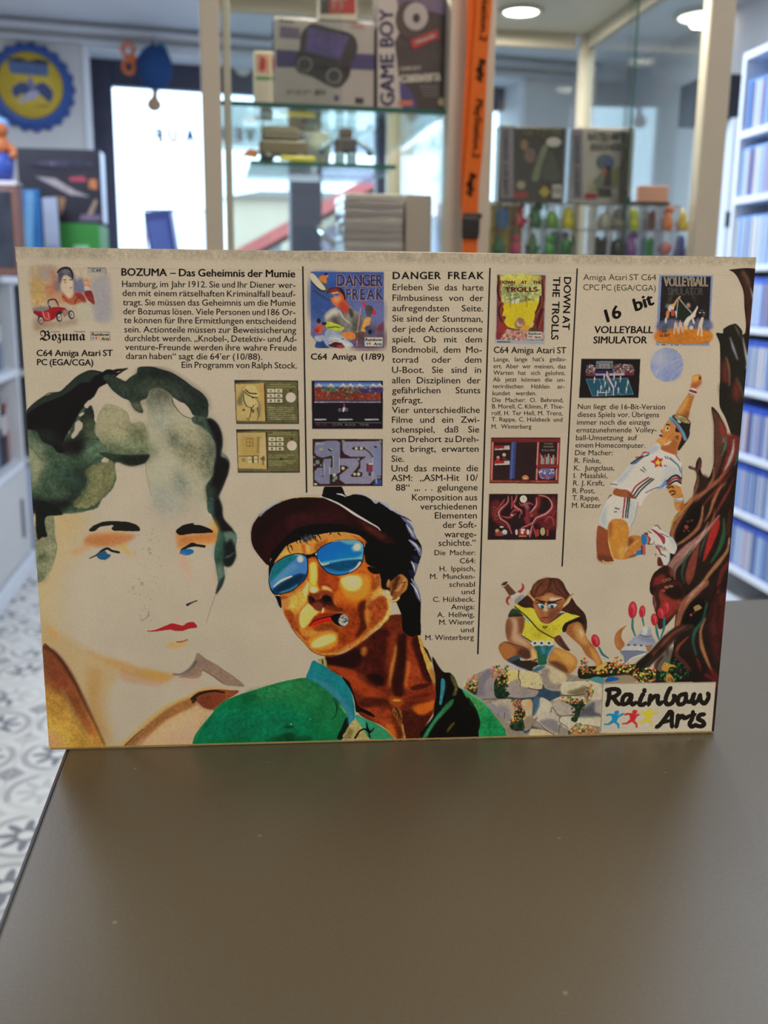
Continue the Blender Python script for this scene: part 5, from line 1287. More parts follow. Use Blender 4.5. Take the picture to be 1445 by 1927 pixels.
    A.stroke([(195,150),(215,80),(380,74),(480,100),(640,150),(800,250),(900,330),(1010,400),(1090,490),(1112,580)],1,(16,14,14),1.4,op=.9)
    A.fill([(262,570),(325,565),(315,660),(290,640)],PAPER,1,jit=.02)
    # arch bleeding into the wash below it
    A.fill([(250,300),(480,270),(640,370),(700,520),(560,570),(400,520),(300,500)],(64,70,54),.7,soft=16,jit=.6)
    A.fill([(330,420),(560,420),(620,560),(520,640),(380,620)],(120,118,90),.5,soft=16,jit=.5)
    A.fill([(650,470),(740,525),(810,550),(850,620),(915,720),(780,690),(700,580)],PAPER,1,jit=.02)
    A.stroke([(650,465),(655,540),(720,630),(790,700),(900,745)],1,(60,56,40),1,op=.8)
    A.fill([(940,760),(1120,760),(1230,940),(1240,1250),(1170,1480),(1080,1560),(1110,1200),(1060,960)],(76,86,66),.7,soft=13,jit=.6)
    A.fill([(0,1080),(200,1040),(420,1090),(420,1230),(200,1250),(0,1230)],(92,104,74),.6,soft=12,jit=.6)
    # right side lock, dark
    A.fill([(900,720),(1000,705),(1090,740),(1160,745),(1240,820),(1290,940),(1298,1060),(1285,1180),(1350,1220),(1388,1320),(1370,1460),(1310,1620),(1250,1740),(1260,1800),(1290,1900),(1290,1960),(1120,1960),(1100,1760),(1080,1660),(1100,1580),(1170,1480),(1190,1340),(1215,1200),(1200,1060),(1120,920),(1000,830),(910,790)],(60,72,58),1,rough=3,jit=.5,rn=.25)
    A.fill([(1090,750),(1160,748),(1240,830),(1288,960),(1290,1100),(1270,1200),(1380,1300),(1365,1450),(1300,1610),(1240,1740),(1180,1700),(1140,1600),(1180,1480),(1200,1330),(1220,1200),(1210,1050),(1150,900)],BK,.96,soft=3,jit=.2)
    A.fill([(1285,1180),(1350,1225),(1385,1310),(1340,1250),(1285,1235)],(120,132,116),.9,soft=1)
    A.fill([(1090,1600),(1200,1620),(1240,1760),(1260,1900),(1180,1927),(1110,1820)],(40,50,40),.85,soft=5,jit=.5)
    # dark curl over the brow
    A.fill([(-330,1180),(-200,1180),(-100,1200),(60,1215),(260,1210),(340,1195),(370,1215),(300,1310),(160,1350),(80,1345),(-20,1310),(-200,1250)],(46,54,40),.97,rough=3,jit=.4,rn=.25)
    A.fill([(0,1220),(180,1215),(340,1210),(280,1310),(120,1340),(0,1300)],(22,24,20),.8,soft=5,jit=.4)
    A.stroke([(-200,1250),(-20,1315),(80,1350),(160,1352),(300,1312)],1,(20,20,18),1.2,op=.9)
    # ---- lower lock on the right
    A.f=W4
    A.fill([(835,-10),(965,-10),(1010,80),(1030,230),(1150,370),(1190,440),(1175,570),(1180,690),(1130,800),(1070,812),(1035,800),(1045,930),(1010,1050),(930,1160),(965,1010),(945,860),(920,680),(945,480),(960,360),(910,240),(860,120)],(50,72,60),1,rough=2,jit=.45,rn=.2)
    A.fill([(920,-10),(970,-10),(1012,90),(1030,230),(1140,360),(1120,400),(1040,400),(960,350),(925,240)],BK,.94,soft=2,jit=.3)
    A.fill([(1045,420),(1150,400),(1170,580),(1178,700),(1120,800),(1060,810),(1025,740),(1030,600)],(22,26,24),.95,soft=2.5,jit=.3)
    A.fill([(1040,400),(1120,392),(1190,430),(1170,560),(1120,470),(1060,520)],(116,136,112),.75,soft=3,jit=.4)
    A.stroke([(1060,700),(1110,680),(1160,640)],3,(110,120,106),1.5,op=.8,soft=1)
    A.fill([(960,400),(1030,420),(1020,640),(1010,760),(960,740),(930,640)],(52,96,74),.6,soft=6,jit=.3)
    A.fill([(945,780),(1030,800),(1040,920),(980,1000),(955,900)],(110,134,110),.75,soft=5,jit=.3)
    A.fill([(1045,920),(1015,1040),(935,1155),(965,1020)],(36,46,40),.9,soft=1.5)
    A.stroke([(930,1165),(870,1330),(825,1490)],.9,(90,82,74),.6,op=.7)
    # ---- features
    A.fill([(455,370),(540,430),(760,410),(960,330),(950,420),(940,515),(800,545),(640,530),(540,585),(480,600),(465,480)],(212,138,66),.95,soft=4,jit=.12)
    A.fill([(500,450),(760,410),(930,400),(920,470),(700,500),(540,540)],(184,104,54),.55,soft=6)
    A.fill([(860,330),(920,240),(965,340),(940,400)],(206,158,76),.8,soft=5)
    A.fill([(455,375),(520,325),(600,295),(700,280),(650,305),(760,315),(850,345),(910,395),(800,405),(640,415),(520,432),(470,415)],(24,20,18),1,rough=1,jit=.1)
    A.fill([(505,660),(520,600),(580,560),(650,520),(720,540),(810,555),(800,582),(700,568),(620,580),(560,610)],(22,24,20),1,jit=.1)
    A.fill([(505,630),(560,600),(640,600),(676,628),(630,665),(560,676),(510,655)],(24,98,148),1,rough=1)
    A.fill([(490,660),(590,690),(610,850),(665,1010),(600,960),(545,850)],(208,158,124),.7,soft=6)
    A.fill([(900,800),(940,820),(955,1010),(900,1080),(885,960)],(206,164,130),.45,soft=7)
    A.stroke([(590,1275),(650,1245),(712,1222)],5,(34,34,28),2,mid=2.4)
    A.fill([(390,1300),(490,1298),(480,1318),(420,1325)],(204,162,124),.7,soft=3)
    A.fill([(470,1410),(500,1460),(520,1490),(450,1490)],(206,160,126),.7,soft=4)
    A.fill([(90,1584),(200,1578),(320,1530),(400,1498),(440,1500),(540,1525),(590,1492),(670,1482),(715,1545),(620,1560),(540,1582),(440,1584),(380,1572),(260,1588),(150,1600)],(172,34,34),1,rough=.8,jit=.1)
    A.stroke([(440,1584),(550,1584)],1.2,(110,40,34),1)
    A.fill([(335,1770),(400,1720),(460,1730),(600,1690),(560,1760),(460,1800),(380,1792)],(206,158,84),.8,soft=4)
    A.stroke([(465,1722),(530,1718),(597,1694)],2.4,(148,48,40),1.6)
    A.f=W3
    A.fill([(380,650),(440,620),(560,580),(640,420),(900,385),(1100,400),(1060,430),(820,520),(660,560),(500,650)],(206,142,76),.85,soft=5)
    A.fill([(560,520),(630,440),(800,425),(1180,425),(1110,500),(980,560),(820,570),(720,570),(640,545)],(188,116,64),.9,soft=4,jit=.1)
    A.fill([(940,560),(1060,540),(1110,620),(1190,680),(1120,680),(1020,610)],(206,162,74),.75,soft=4)
    A.fill([(620,370),(680,315),(800,270),(930,262),(1080,268),(1190,300),(1242,345),(1235,382),(1150,385),(1000,378),(930,380),(900,350),(930,310),(850,310),(760,330),(700,380),(650,390)],(30,28,22),1,rough=1.2,jit=.1)
    A.stroke([(630,712),(720,670),(780,620),(850,592),(900,620),(990,640)],1.5,(24,24,22),4,mid=4.6)
    A.stroke([(890,618),(985,638)],3,(24,24,22),4.5)
    A.fill([(718,680),(770,630),(830,625),(890,670),(850,715),(800,730),(740,712)],(34,84,112),1,rough=1)
    A.fill([(830,622),(870,625),(885,660),(850,655)],PAPER*1.04,1)
    # hair edge down the left of the cheek
    A.fill([(-20,200),(100,190),(200,200),(215,420),(238,560),(200,760),(130,900),(0,1010),(-30,700)],(128,128,92),.85,rough=4,jit=.4,rn=.3)
    A.fill([(-10,40),(200,60),(320,180),(240,190),(100,210),(100,330),(130,460),(60,450),(0,500)],(20,24,20),.98,rough=3,jit=.3,rn=.3)
    A.fill([(10,650),(110,640),(150,700),(90,750),(10,760)],(70,84,58),.7,soft=6,jit=.5)
    A.fill([(15,900),(90,860),(100,940),(20,1000)],(76,84,58),.7,soft=6,jit=.5)
    A.stroke([(190,210),(190,420),(236,560),(200,740)],1,(82,92,68),1,op=.7)
    A.fill([(85,1500),(180,1570),(270,1640),(200,1650),(110,1560)],(204,146,78),.8,soft=5)
    # dirt specks on the pale face
    A.f=W4
    A.dots([(0,330),(220,330),(280,900),(200,1480),(-100,1480),(-120,900)],75,[(140,126,104),(120,108,90),(150,136,114)],.5,1.5,8,.6)
    for c,r in(((145,490),10),((130,600),14),((140,650),12),((45,1015),15),((-60,1065),12),((120,1400),10),((45,1465),8)):
        A.ell(c,r,r*1.5,(128,114,94),.6,soft=1)
    A.stroke([(45,1462),(100,1430),(130,1390),(125,1350)],1.5,(130,116,96),2,op=.7)
woman()
A.build('painted_portrait',game_box,0.00010,label='painted pale face with blue eyes, red lips and dark green hair')
# ------------------------------------------------------------------ painted portrait of a man in a peaked cap and mirrored sunglasses
M1,M2,M3,M4,M5,M6=Fr(460,910,6.0208),Fr(640,910,6.4233),Fr(500,1050,6.568),Fr(590,1190,6.0208),Fr(350,1220,4.25),Fr(780,1220,6.881)
B=Art(355,905,1000,1412);B.sk=.4;B.under(A)
INK=(18,14,14)
def man():
    # --- jacket, left shoulder
    B.f=M5
    B.grad([(52,765),(70,700),(140,600),(200,530),(240,480),(310,420),(440,365),(560,330),(700,285),(850,250),(960,235),(1100,290),(1240,430),(1300,560),(1240,720),(1230,790),(60,795)],(40,112,66),(700,260),(12,104,66),(500,640),rough=1,jit=.22)
    B.fill([(500,340),(720,300),(900,270),(980,330),(760,400),(560,430)],(52,118,70),.6,soft=9,jit=.4)
    B.fill([(120,640),(300,500),(620,470),(900,500),(1000,620),(600,690),(200,720)],(8,112,88),.35,soft=14,jit=.5)
    B.fill([(440,380),(540,345),(560,400),(470,450)],(20,82,50),.5,soft=6)
    B.stroke([(65,750),(130,620),(200,535),(260,470),(350,400)],3,(120,150,90),1.5,op=.5,soft=2)
    B.fill([(660,730),(760,690),(840,675),(900,700),(1000,700),(980,745),(660,750)],(22,66,44),.75,soft=5,jit=.4)
    B.ell((822,628),40,12,(20,58,40),.7,soft=3)
    B.ell((840,608),6,6,(180,172,80),.9);B.ell((995,568),4,4,(150,170,130),.9)
    B.fill([(1205,720),(1240,640),(1285,540),(1305,620),(1290,660),(1250,730)],(16,30,24),.95,rough=1.5)
    B.stroke([(1175,395),(1205,470),(1195,540),(1160,575)],1.5,(18,54,36),1,mid=2)
    B.stroke([(1190,390),(1210,440),(1210,500)],2,(14,42,30),1)
    # --- collar flap (teal)
    B.fill([(1015,95),(1060,115),(1150,160),(1250,235),(1310,320),(1345,450),(1350,560),(1310,615),(1295,540),(1270,480),(1220,420),(1150,350),(1080,300),(1010,255),(958,235),(985,165)],(36,116,120),1,rough=.8,jit=.15)
    B.fill([(965,232),(1080,260),(1170,310),(1240,370),(1300,470),(1340,560),(1300,610),(1280,500),(1180,390),(1060,280)],(70,128,138),.7,soft=4,jit=.15)
    B.fill([(1020,110),(1180,190),(1270,270),(1310,370),(1230,330),(1120,240),(1010,190)],(34,120,116),.7,soft=5,jit=.15)
    B.stroke([(1235,455),(1260,490),(1275,515)],2,(118,168,128),4,op=.85,soft=1)
    # cream shirt with black twigs, lower collar strip
    B.f=M4
    B.fill([(340,1200),(350,1140),(400,1060),(470,980),(520,1010),(560,1090),(620,1210)],(168,150,96),1,rough=1.5,jit=.2)
    B.fill([(330,1210),(370,1130),(420,1080),(450,1130),(420,1210)],(120,108,60),.6,soft=5,jit=.6)
    B.fill([(470,960),(500,935),(610,975),(720,1040),(840,1120),(920,1210),(650,1215),(560,1090)],(58,134,92),1,rough=1,jit=.2)
    B.fill([(480,950),(560,990),(600,1080),(560,1090)],(70,150,124),.7,soft=3)
    B.stroke([(495,890),(540,950),(660,1000),(800,1080),(925,1200)],3,(190,172,140),2.2)
    B.stroke([(470,1200),(520,1120),(580,1095),(620,1130),(640,1200)],4,(24,22,20),2.6)
    B.stroke([(600,1020),(610,1090),(640,1130),(690,1080)],2,(24,22,20),1.6,mid=6)
    # --- neck
    B.fill([(140,260),(330,240),(520,120),(640,30),(760,-60),(860,-190),(1060,-190),(1150,-40),(1200,60),(1260,220),(1340,400),(1385,560),(1380,700),(1360,900),(1280,1040),(1210,1210),(950,1210),(880,1130),(760,1050),(640,1000),(540,950),(490,880),(440,700),(380,560),(320,500),(200,430),(150,380)],(104,46,28),1,jit=.35)
    B.fill([(140,270),(320,250),(520,150),(700,0),(820,-40),(880,80),(860,300),(840,520),(780,620),(620,560),(560,480),(420,420),(200,380)],(64,26,22),.85,soft=6,jit=.5)
    B.fill([(145,280),(320,260),(480,190),(560,260),(480,400),(200,375)],(34,18,16),.75,soft=6)
    B.fill([(160,385),(320,395),(460,440),(520,530),(620,600),(760,660),(850,740),(700,740),(520,700),(440,610),(380,540),(300,490)],(150,62,32),.85,soft=4,jit=.3)
    B.stroke([(180,395),(300,430),(420,500),(520,590),(640,660)],8,(162,72,34),3,op=.6,soft=2)
    B.fill([(540,180),(590,160),(610,220),(580,270),(540,250)],(172,104,48),.85,soft=4,jit=.4)
    B.fill([(620,480),(720,470),(800,520),(780,600),(680,570)],(30,14,14),.8,soft=6)
    B.stroke([(930,150),(920,260),(890,380),(870,520),(860,620)],5,(196,130,56),2,mid=7,op=.85,soft=1.5)
    B.stroke([(860,60),(850,200),(830,330),(830,460)],8,(138,56,32),4,op=.7,soft=3)
    B.stroke([(900,30),(880,220),(850,380)],6,(150,66,34),3,op=.7,soft=3)
    B.fill([(960,40),(1050,20),(1050,260),(1020,520),(1010,720),(920,730),(890,560),(930,380),(950,200)],(48,22,18),.9,soft=4,jit=.4)
    B.fill([(1060,60),(1140,120),(1210,340),(1230,480),(1340,600),(1220,650),(1080,680),(1030,620),(1060,400)],(146,62,34),.9,soft=5,jit=.35)
    B.stroke([(1075,330),(1070,440),(1050,540),(1045,620)],8,(188,110,46),4,op=.8,soft=2)
    B.fill([(1110,100),(1180,30),(1230,240),(1330,470),(1340,590),(1250,520),(1180,330)],(58,24,22),.9,soft=4,jit=.4)
    B.fill([(1100,620),(1220,580),(1340,590),(1250,640),(1130,660)],(60,28,24),.8,soft=3,jit=.5)
    B.fill([(1180,20),(1240,110),(1300,260),(1340,400),(1385,560),(1350,560),(1290,420),(1240,270),(1200,140)],(190,150,72),1,rough=1,jit=.3)
    B.fill([(1240,160),(1290,200),(1340,330),(1320,320),(1270,220)],(38,26,18),.9)
    B.fill([(1310,420),(1370,440),(1390,560),(1370,640),(1340,560)],(160,108,56),.8,soft=2)
    # chest
    B.fill([(500,780),(640,740),(800,760),(960,800),(900,830),(700,820),(640,860),(560,850)],(70,32,24),.8,soft=5,jit=.4)
    B.fill([(560,860),(760,850),(880,900),(900,1000),(920,1180),(820,1090),(680,1000),(580,930)],(146,64,34),.85,soft=5,jit=.4)
    B.fill([(820,1030),(900,1060),(950,1200),(900,1190),(830,1110)],(190,104,42),.8,soft=4)
    B.fill([(860,720),(1000,740),(1020,800),(960,850),(860,810)],(156,78,34),.8,soft=4)
    B.ell((940,770),50,11,(206,160,64),.95,soft=1.5)
    B.fill([(1010,720),(1200,650),(1370,600),(1380,760),(1180,760),(1040,780)],(140,56,34),.85,soft=4,jit=.4)
    B.fill([(1040,760),(1200,700),(1370,680),(1250,740)],(78,34,26),.7,soft=4)
    B.fill([(1120,840),(1260,800),(1370,770),(1350,870),(1250,930),(1160,930)],(190,96,36),.95,soft=4,jit=.2)
    B.fill([(1010,880),(1140,900),(1240,960),(1340,900),(1270,1050),(1200,1210),(1040,1210),(1000,1000)],(72,34,26),.9,soft=4,jit=.35)
    B.fill([(890,860),(970,860),(1010,960),(1020,1060),(1050,1180),(1040,1215),(1000,1215),(990,1120),(950,1000),(900,940)],(126,78,40),.95,rough=2,jit=.6)
    B.stroke([(930,855),(960,900),(975,960)],3,(40,24,18),3,op=.8)
    B.stroke([(1005,1050),(1020,1130),(1035,1215)],4,(190,150,84),3,op=.7,jit=.4)
    # dark gap between collar and neck
    B.fill([(320,505),(400,560),(450,680),(490,800),(530,850),(640,900),(700,960),(620,940),(540,900),(480,900),(460,760),(410,640)],(26,18,16),.95,soft=1)
    B.fill([(40,310),(120,290),(145,330),(145,385),(80,350)],(150,140,84),1);B.stroke([(100,310),(105,360)],3,(70,62,34),3)
    # --- right side of the jacket (dark) and green lapel
    B.f=M6
    B.fill([(230,100),(290,200),(370,300),(470,320),(530,400),(570,500),(640,550),(700,660),(780,770),(840,900),(860,1040),(860,1160),(100,1160),(150,1000),(240,880),(270,640),(270,400),(240,220)],(24,22,18),1,rough=1.5,jit=.3)
    B.fill([(590,500),(640,540),(760,610),(900,700),(1000,790),(1100,900),(1200,990),(1310,1090),(1300,1160),(860,1160),(850,980),(800,820),(700,680),(650,600)],(44,136,78),1,rough=1,jit=.3)
    B.fill([(880,900),(1050,960),(1200,1080),(1260,1160),(880,1160)],(36,120,72),.6,soft=7,jit=.4)
    B.stroke([(600,505),(740,600),(900,705),(1060,870),(1260,1040)],4,(132,168,128),2,op=.7,soft=1)
    B.fill([(650,570),(740,620),(880,740),(870,830),(800,780),(720,660)],(94,128,70),.6,soft=4,jit=.5)
    B.stroke([(690,640),(760,740),(810,830),(850,960)],4,(20,36,22),2,op=.9)
    B.fill([(345,400),(385,400),(395,480),(375,600),(350,720),(320,720),(335,560)],(60,128,132),.95,soft=1,jit=.2)
    B.stroke([(400,430),(400,520),(380,620)],3,(20,60,70),2,op=.8)
    B.fill([(510,660),(480,740),(380,850),(280,960),(200,1080),(155,1160),(105,1160),(190,1010),(300,860),(400,730),(470,670)],(54,116,72),.92,soft=1.5,jit=.4)
    B.fill([(300,850),(360,830),(240,990),(150,1130),(120,1140),(220,970)],(62,150,100),.6,soft=2)
    B.fill([(460,330),(520,390),(560,500),(540,600),(490,610),(520,520),(480,420)],(112,110,60),.75,soft=3,jit=.6)
    B.fill([(500,960),(520,970),(450,1060),(420,1090),(430,1040)],(104,96,40),.85,soft=3)
    B.fill([(230,110),(290,200),(360,310),(380,380),(340,360),(290,400),(250,250)],(46,26,24),.8,soft=3)
    # --- hair mass
    B.f=M2
    B.fill([(-200,60),(-80,20),(10,30),(75,150),(160,130),(320,160),(340,195),(460,215),(520,230),(625,325),(750,385),(860,450),(885,545),(900,620),(975,740),(985,830),(950,970),(905,1110),(890,1150),(960,1330),(978,1440),(970,1600),(975,1820),(920,1830),(860,1850),(760,1780),(740,1600),(700,1480),(600,1300),(500,1270),(480,1100),(380,1070),(330,1010),(250,1000),(270,820),(300,740),(200,600),(-100,560),(-200,400)],INK,1,rough=1,jit=.1)
    for p,w_ in(([(150,140),(240,138),(318,158)],5),([(335,175),(400,215),(450,215),(400,190)],8),([(480,225),(560,260),(620,325)],7),([(630,320),(700,350),(760,390)],6)):
        B.stroke(p,2,(150,150,168),1.5,mid=w_)
    for P in([(720,390),(800,420),(862,455),(870,530),(800,480),(745,420)],[(790,480),(860,520),(900,600),(930,680),(870,650),(820,570)],[(820,675),(880,690),(970,770),(985,830),(960,880),(920,790),(870,740)],[(835,905),(880,950),(945,970),(915,1060),(905,1110),(880,1020)],[(850,1140),(900,1180),(960,1320),(978,1440),(930,1380),(890,1250)]):
        B.fill(P,(104,104,128),.95,rough=1,jit=.25)
    for p in([(800,440),(855,475),(880,540)],[(800,500),(850,570),(890,640)],[(840,690),(910,740),(965,830)],[(900,800),(960,790)],[(860,940),(890,1000),(900,1080)],[(850,1200),(920,1290),(960,1400)],[(860,1150),(930,1260)]):
        B.stroke(p,1,(178,176,190),.8,mid=3.4)
    B.fill([(860,870),(950,880),(950,960),(910,960)],(44,44,66),.8,soft=3)
    B.fill([(820,1040),(900,1060),(890,1140),(850,1120)],(46,46,70),.7,soft=3)
    # --- face
    B.f=M3
    B.fill([(180,480),(100,300),(200,-30),(560,-170),(900,-220),(1180,-260),(1240,60),(1420,160),(1400,420),(1500,500),(1510,640),(1445,770),(1300,900),(1150,1060),(960,1150),(840,1195),(720,1205),(610,1170),(540,1120),(470,1040),(370,940),(310,840),(230,700)],(176,92,36),1,rough=.8,jit=.25)
    # left cheek yellow, outline, shadow
    B.fill([(190,500),(330,440),(450,360),(530,300),(520,520),(440,620),(380,700),(340,680),(280,640),(210,620)],(206,158,72),.95,soft=4,jit=.25)
    B.fill([(190,500),(290,480),(280,600),(220,640)],(176,104,62),.7,soft=4)
    B.fill([(460,400),(500,280),(530,300),(520,420),(490,480)],(224,196,120),.9,soft=3)
    B.fill([(230,660),(300,640),(360,720),(420,830),(440,900),(520,990),(500,1030),(400,930),(320,840)],(142,66,32),.8,soft=5,jit=.4)
    B.fill([(310,820),(350,880),(440,980),(540,1100),(520,1110),(400,970)],(206,150,70),.8,soft=3)
    B.fill([(340,660),(400,640),(440,780),(460,900),(400,860)],(196,120,52),.75,soft=5)
    # muzzle left of mouth (light)
    B.fill([(530,570),(570,590),(610,640),(660,660),(600,720),(540,800),(480,860),(430,850),(415,740),(450,650)],(218,186,96),.97,soft=3,jit=.15)
    B.stroke([(530,570),(460,640),(420,740),(430,830),(480,870)],3,(228,204,140),2,op=.8,soft=1)
    B.fill([(380,700),(415,690),(415,800),(440,880),(400,860),(370,780)],(150,76,34),.7,soft=4)
    B.fill([(420,870),(520,880),(600,900),(760,860),(860,880),(620,960),(520,990),(440,940)],(196,128,58),.85,soft=5,jit=.3)
    B.fill([(600,850),(720,810),(830,810),(900,880),(880,930),(780,900),(680,910),(620,900)],(118,54,30),.8,soft=5,jit=.4)
    # chin
    B.fill([(520,1010),(700,930),(860,910),(900,1010),(820,1110),(700,1150),(580,1130)],(200,126,44),.95,soft=5,jit=.2)
    B.fill([(560,1060),(640,990),(760,950),(850,950),(860,1020),(760,1070),(640,1110),(570,1100)],(226,190,112),.97,soft=4,jit=.1)
    B.fill([(620,1150),(760,1140),(900,1060),(960,1000),(1000,1080),(900,1150),(760,1190)],(150,72,34),.7,soft=5,jit=.35)
    B.stroke([(540,1120),(610,1165),(720,1195),(850,1188),(980,1130),(1120,1050),(1250,960),(1440,790)],4,(196,140,70),5,mid=6,op=.85,soft=2,jit=.35)
    B.stroke([(310,840),(380,945),(480,1050),(550,1130),(620,1178),(720,1208),(840,1200)],1.3,(70,34,18),1.5,op=.8)
    # cheek and jaw right side
    B.fill([(860,480),(900,300),(1000,200),(1240,140),(1340,230),(1330,420),(1230,520),(1060,600),(940,560)],(186,94,34),.9,soft=7,jit=.3)
    B.fill([(910,250),(1000,215),(1200,200),(1290,260),(1290,400),(1210,500),(1060,530),(960,440)],(206,134,48),.9,soft=7,jit=.15)
    B.fill([(920,270),(1000,225),(1130,215),(1190,270),(1170,370),(1080,410),(980,380)],(224,186,108),.96,soft=6)
    B.fill([(1000,240),(1100,230),(1160,280),(1130,350),(1030,350)],(230,206,150),.6,soft=6)
    B.fill([(660,120),(760,180),(900,230),(900,330),(860,420),(760,360),(680,370),(650,250)],(138,54,28),.85,soft=5,jit=.35)
    B.fill([(780,230),(880,250),(880,380),(820,350)],(164,74,32),.6,soft=4)
    B.fill([(860,560),(1000,590),(1140,620),(1180,800),(1150,960),(1060,1040),(920,1080),(900,960),(960,860),(1040,760),(1000,680)],(142,58,28),.85,soft=7,jit=.4)
    B.fill([(1150,560),(1240,520),(1230,640),(1240,760),(1260,840),(1150,980),(1110,960),(1170,800),(1140,660)],(66,28,20),.85,soft=5,jit=.4)
    B.fill([(1320,400),(1420,300),(1450,440),(1400,480),(1300,560),(1240,580)],(202,144,70),.85,soft=5,jit=.5)
    B.fill([(1280,560),(1420,480),(1500,560),(1500,640),(1400,780),(1300,860),(1260,760)],(150,70,36),.8,soft=5,jit=.5)
    B.fill([(1225,640),(1290,660),(1290,780),(1260,860),(1225,760)],(196,124,56),.75,soft=4)
    B.fill([(1330,200),(1400,190),(1420,300),(1340,420),(1310,350)],(130,62,30),.8,soft=5)
    B.stroke([(1440,790),(1330,890),(1200,1000),(1060,1090),(900,1165)],3,(180,120,58),6,op=.7,soft=2,jit=.6)
    # jaw rim and ear (M2), neck behind the jaw
    B.f=M2
    B.fill([(570,1270),(600,1380),(612,1500),(600,1600),(540,1680),(400,1770),(300,1840),(420,1740),(530,1640),(575,1520),(565,1400)],(206,170,80),.92,soft=2.5,jit=.4)
    B.fill([(560,1180),(590,1150),(612,1200),(590,1260),(560,1240)],(176,118,62),.95,soft=2)
    B.fill([(380,1080),(480,1060),(500,1180),(540,1290),(500,1290),(430,1200)],(176,102,50),.75,soft=4,jit=.5)
    B.fill([(430,1300),(490,1250),(500,1320),(400,1400)],(214,156,76),.7,soft=4)
    B.fill([(600,1210),(650,1150),(720,1100),(770,1110),(820,1180),(800,1280),(740,1340),(700,1400),(650,1440),(620,1410),(640,1380),(610,1340)],(128,78,44),1,rough=1,jit=.3)
    B.fill([(660,1150),(720,1120),(680,1260),(690,1310),(650,1300)],(62,34,22),.8,soft=2)
    B.stroke([(780,1160),(740,1220),(710,1280),(660,1300)],5,(190,136,84),4,op=.85,soft=1)
    B.stroke([(740,1110),(800,1180),(790,1260),(750,1320)],3,(176,124,66),2,mid=5,op=.9,soft=1)
    B.stroke([(630,1420),(680,1410),(710,1380)],3,(206,160,90),5)
    B.stroke([(730,1200),(800,1190)],1.2,(40,24,18),1)
    B.stroke([(640,1200),(640,1290),(620,1340)],3,(70,36,24),4,op=.8,soft=1)
    # sideburn
    B.fill([(480,1060),(640,1080),(660,1130),(580,1160),(540,1270),(500,1260),(490,1150)],INK,1,rough=1.5)
    B.fill([(330,1000),(500,1040),(480,1090),(400,1090),(350,1060)],INK,.95,rough=1.5)
    # --- nose, mouth
    B.f=M3
    B.fill([(545,80),(600,50),(640,90),(645,220),(640,320),(660,400),(580,440),(540,400),(540,240)],(216,168,62),.97,soft=3,jit=.12)
    B.fill([(560,90),(610,70),(625,180),(610,300),(570,300)],(230,206,110),.75,soft=4)
    B.fill([(555,375),(600,360),(630,385),(610,425),(565,420)],(240,222,168),.95,soft=3)
    B.fill([(640,80),(680,140),(680,380),(640,330),(645,200)],(150,64,28),.8,soft=4)
    B.fill([(690,350),(750,350),(810,390),(815,420),(760,400),(710,390)],(222,170,96),.95,soft=2)
    B.fill([(540,430),(620,440),(700,400),(800,410),(840,450),(835,520),(780,500),(700,460),(640,520),(560,480)],(122,58,36),.95,soft=3,jit=.3)
    B.fill([(520,470),(560,470),(620,520),(680,500),(720,455),(790,470),(830,530),(860,590),(960,640),(900,660),(780,640),(720,610),(690,640),(640,650),(580,600),(530,550)],(58,26,22),.97,soft=2.5,jit=.25)
    B.fill([(580,560),(660,540),(710,580),(700,640),(640,650),(590,610)],(130,62,44),.75,soft=3)
    B.fill([(700,480),(770,470),(820,520),(780,540),(720,540)],(20,12,12),.9,soft=2)
    B.fill([(555,480),(590,500),(600,540),(570,530)],(24,14,12),.85,soft=2)
    B.fill([(690,660),(710,610),(722,650),(700,690)],(236,206,130),.95,soft=1)
    B.fill([(730,580),(880,610),(1000,660),(900,690),(760,670)],(126,56,30),.7,soft=5,jit=.3)
    B.fill([(590,740),(680,690),(760,675),(860,690),(840,720),(740,740),(600,790),(540,830)],(146,50,32),1,soft=1.5,jit=.2)
    B.fill([(540,835),(600,790),(740,745),(815,740),(830,790),(740,790),(640,830),(560,845)],(190,40,28),1,soft=1.2,jit=.12)
    B.stroke([(530,840),(600,780),(720,740),(830,715),(880,700)],1.5,(50,18,16),3)
    # cigar
    B.fill([(800,730),(860,690),(960,690),(1030,740),(1025,810),(960,850),(880,830),(830,790)],(24,22,20),1,rough=1)
    B.fill([(900,760),(940,700),(985,700),(1030,750),(1010,820),(950,845),(900,800)],(160,156,144),1,rough=1,jit=.3)
    B.dots([(900,760),(940,700),(1020,740),(1010,815),(940,840)],60,[(30,30,28),(220,216,204),(70,70,66),(200,196,186)],.5,1.6,9)
    B.stroke([(905,740),(960,740),(1000,780),(950,800)],1.2,(26,26,24),1.2)
    # --- forehead
    B.f=M1
    B.fill([(300,900),(360,780),(480,700),(540,660),(700,640),(860,580),(1000,555),(1200,560),(1340,620),(1380,680),(1200,640),(900,740),(800,790),(680,810),(480,820),(340,900)],(204,130,56),.97,soft=3,jit=.25)
    B.fill([(340,880),(380,800),(470,760),(540,790),(420,840)],(216,150,80),.8,soft=4,jit=.2)
    B.fill([(640,690),(700,700),(720,790),(670,800)],(150,76,40),.7,soft=3);B.fill([(690,700),(735,710),(740,780),(700,785)],(222,166,90),.8,soft=3)
    B.fill([(800,700),(880,650),(960,640),(860,720),(800,770)],(140,70,34),.7,soft=4,jit=.3)
    B.fill([(1200,580),(1330,630),(1380,690),(1300,650)],(150,66,36),.75,soft=3,jit=.3)
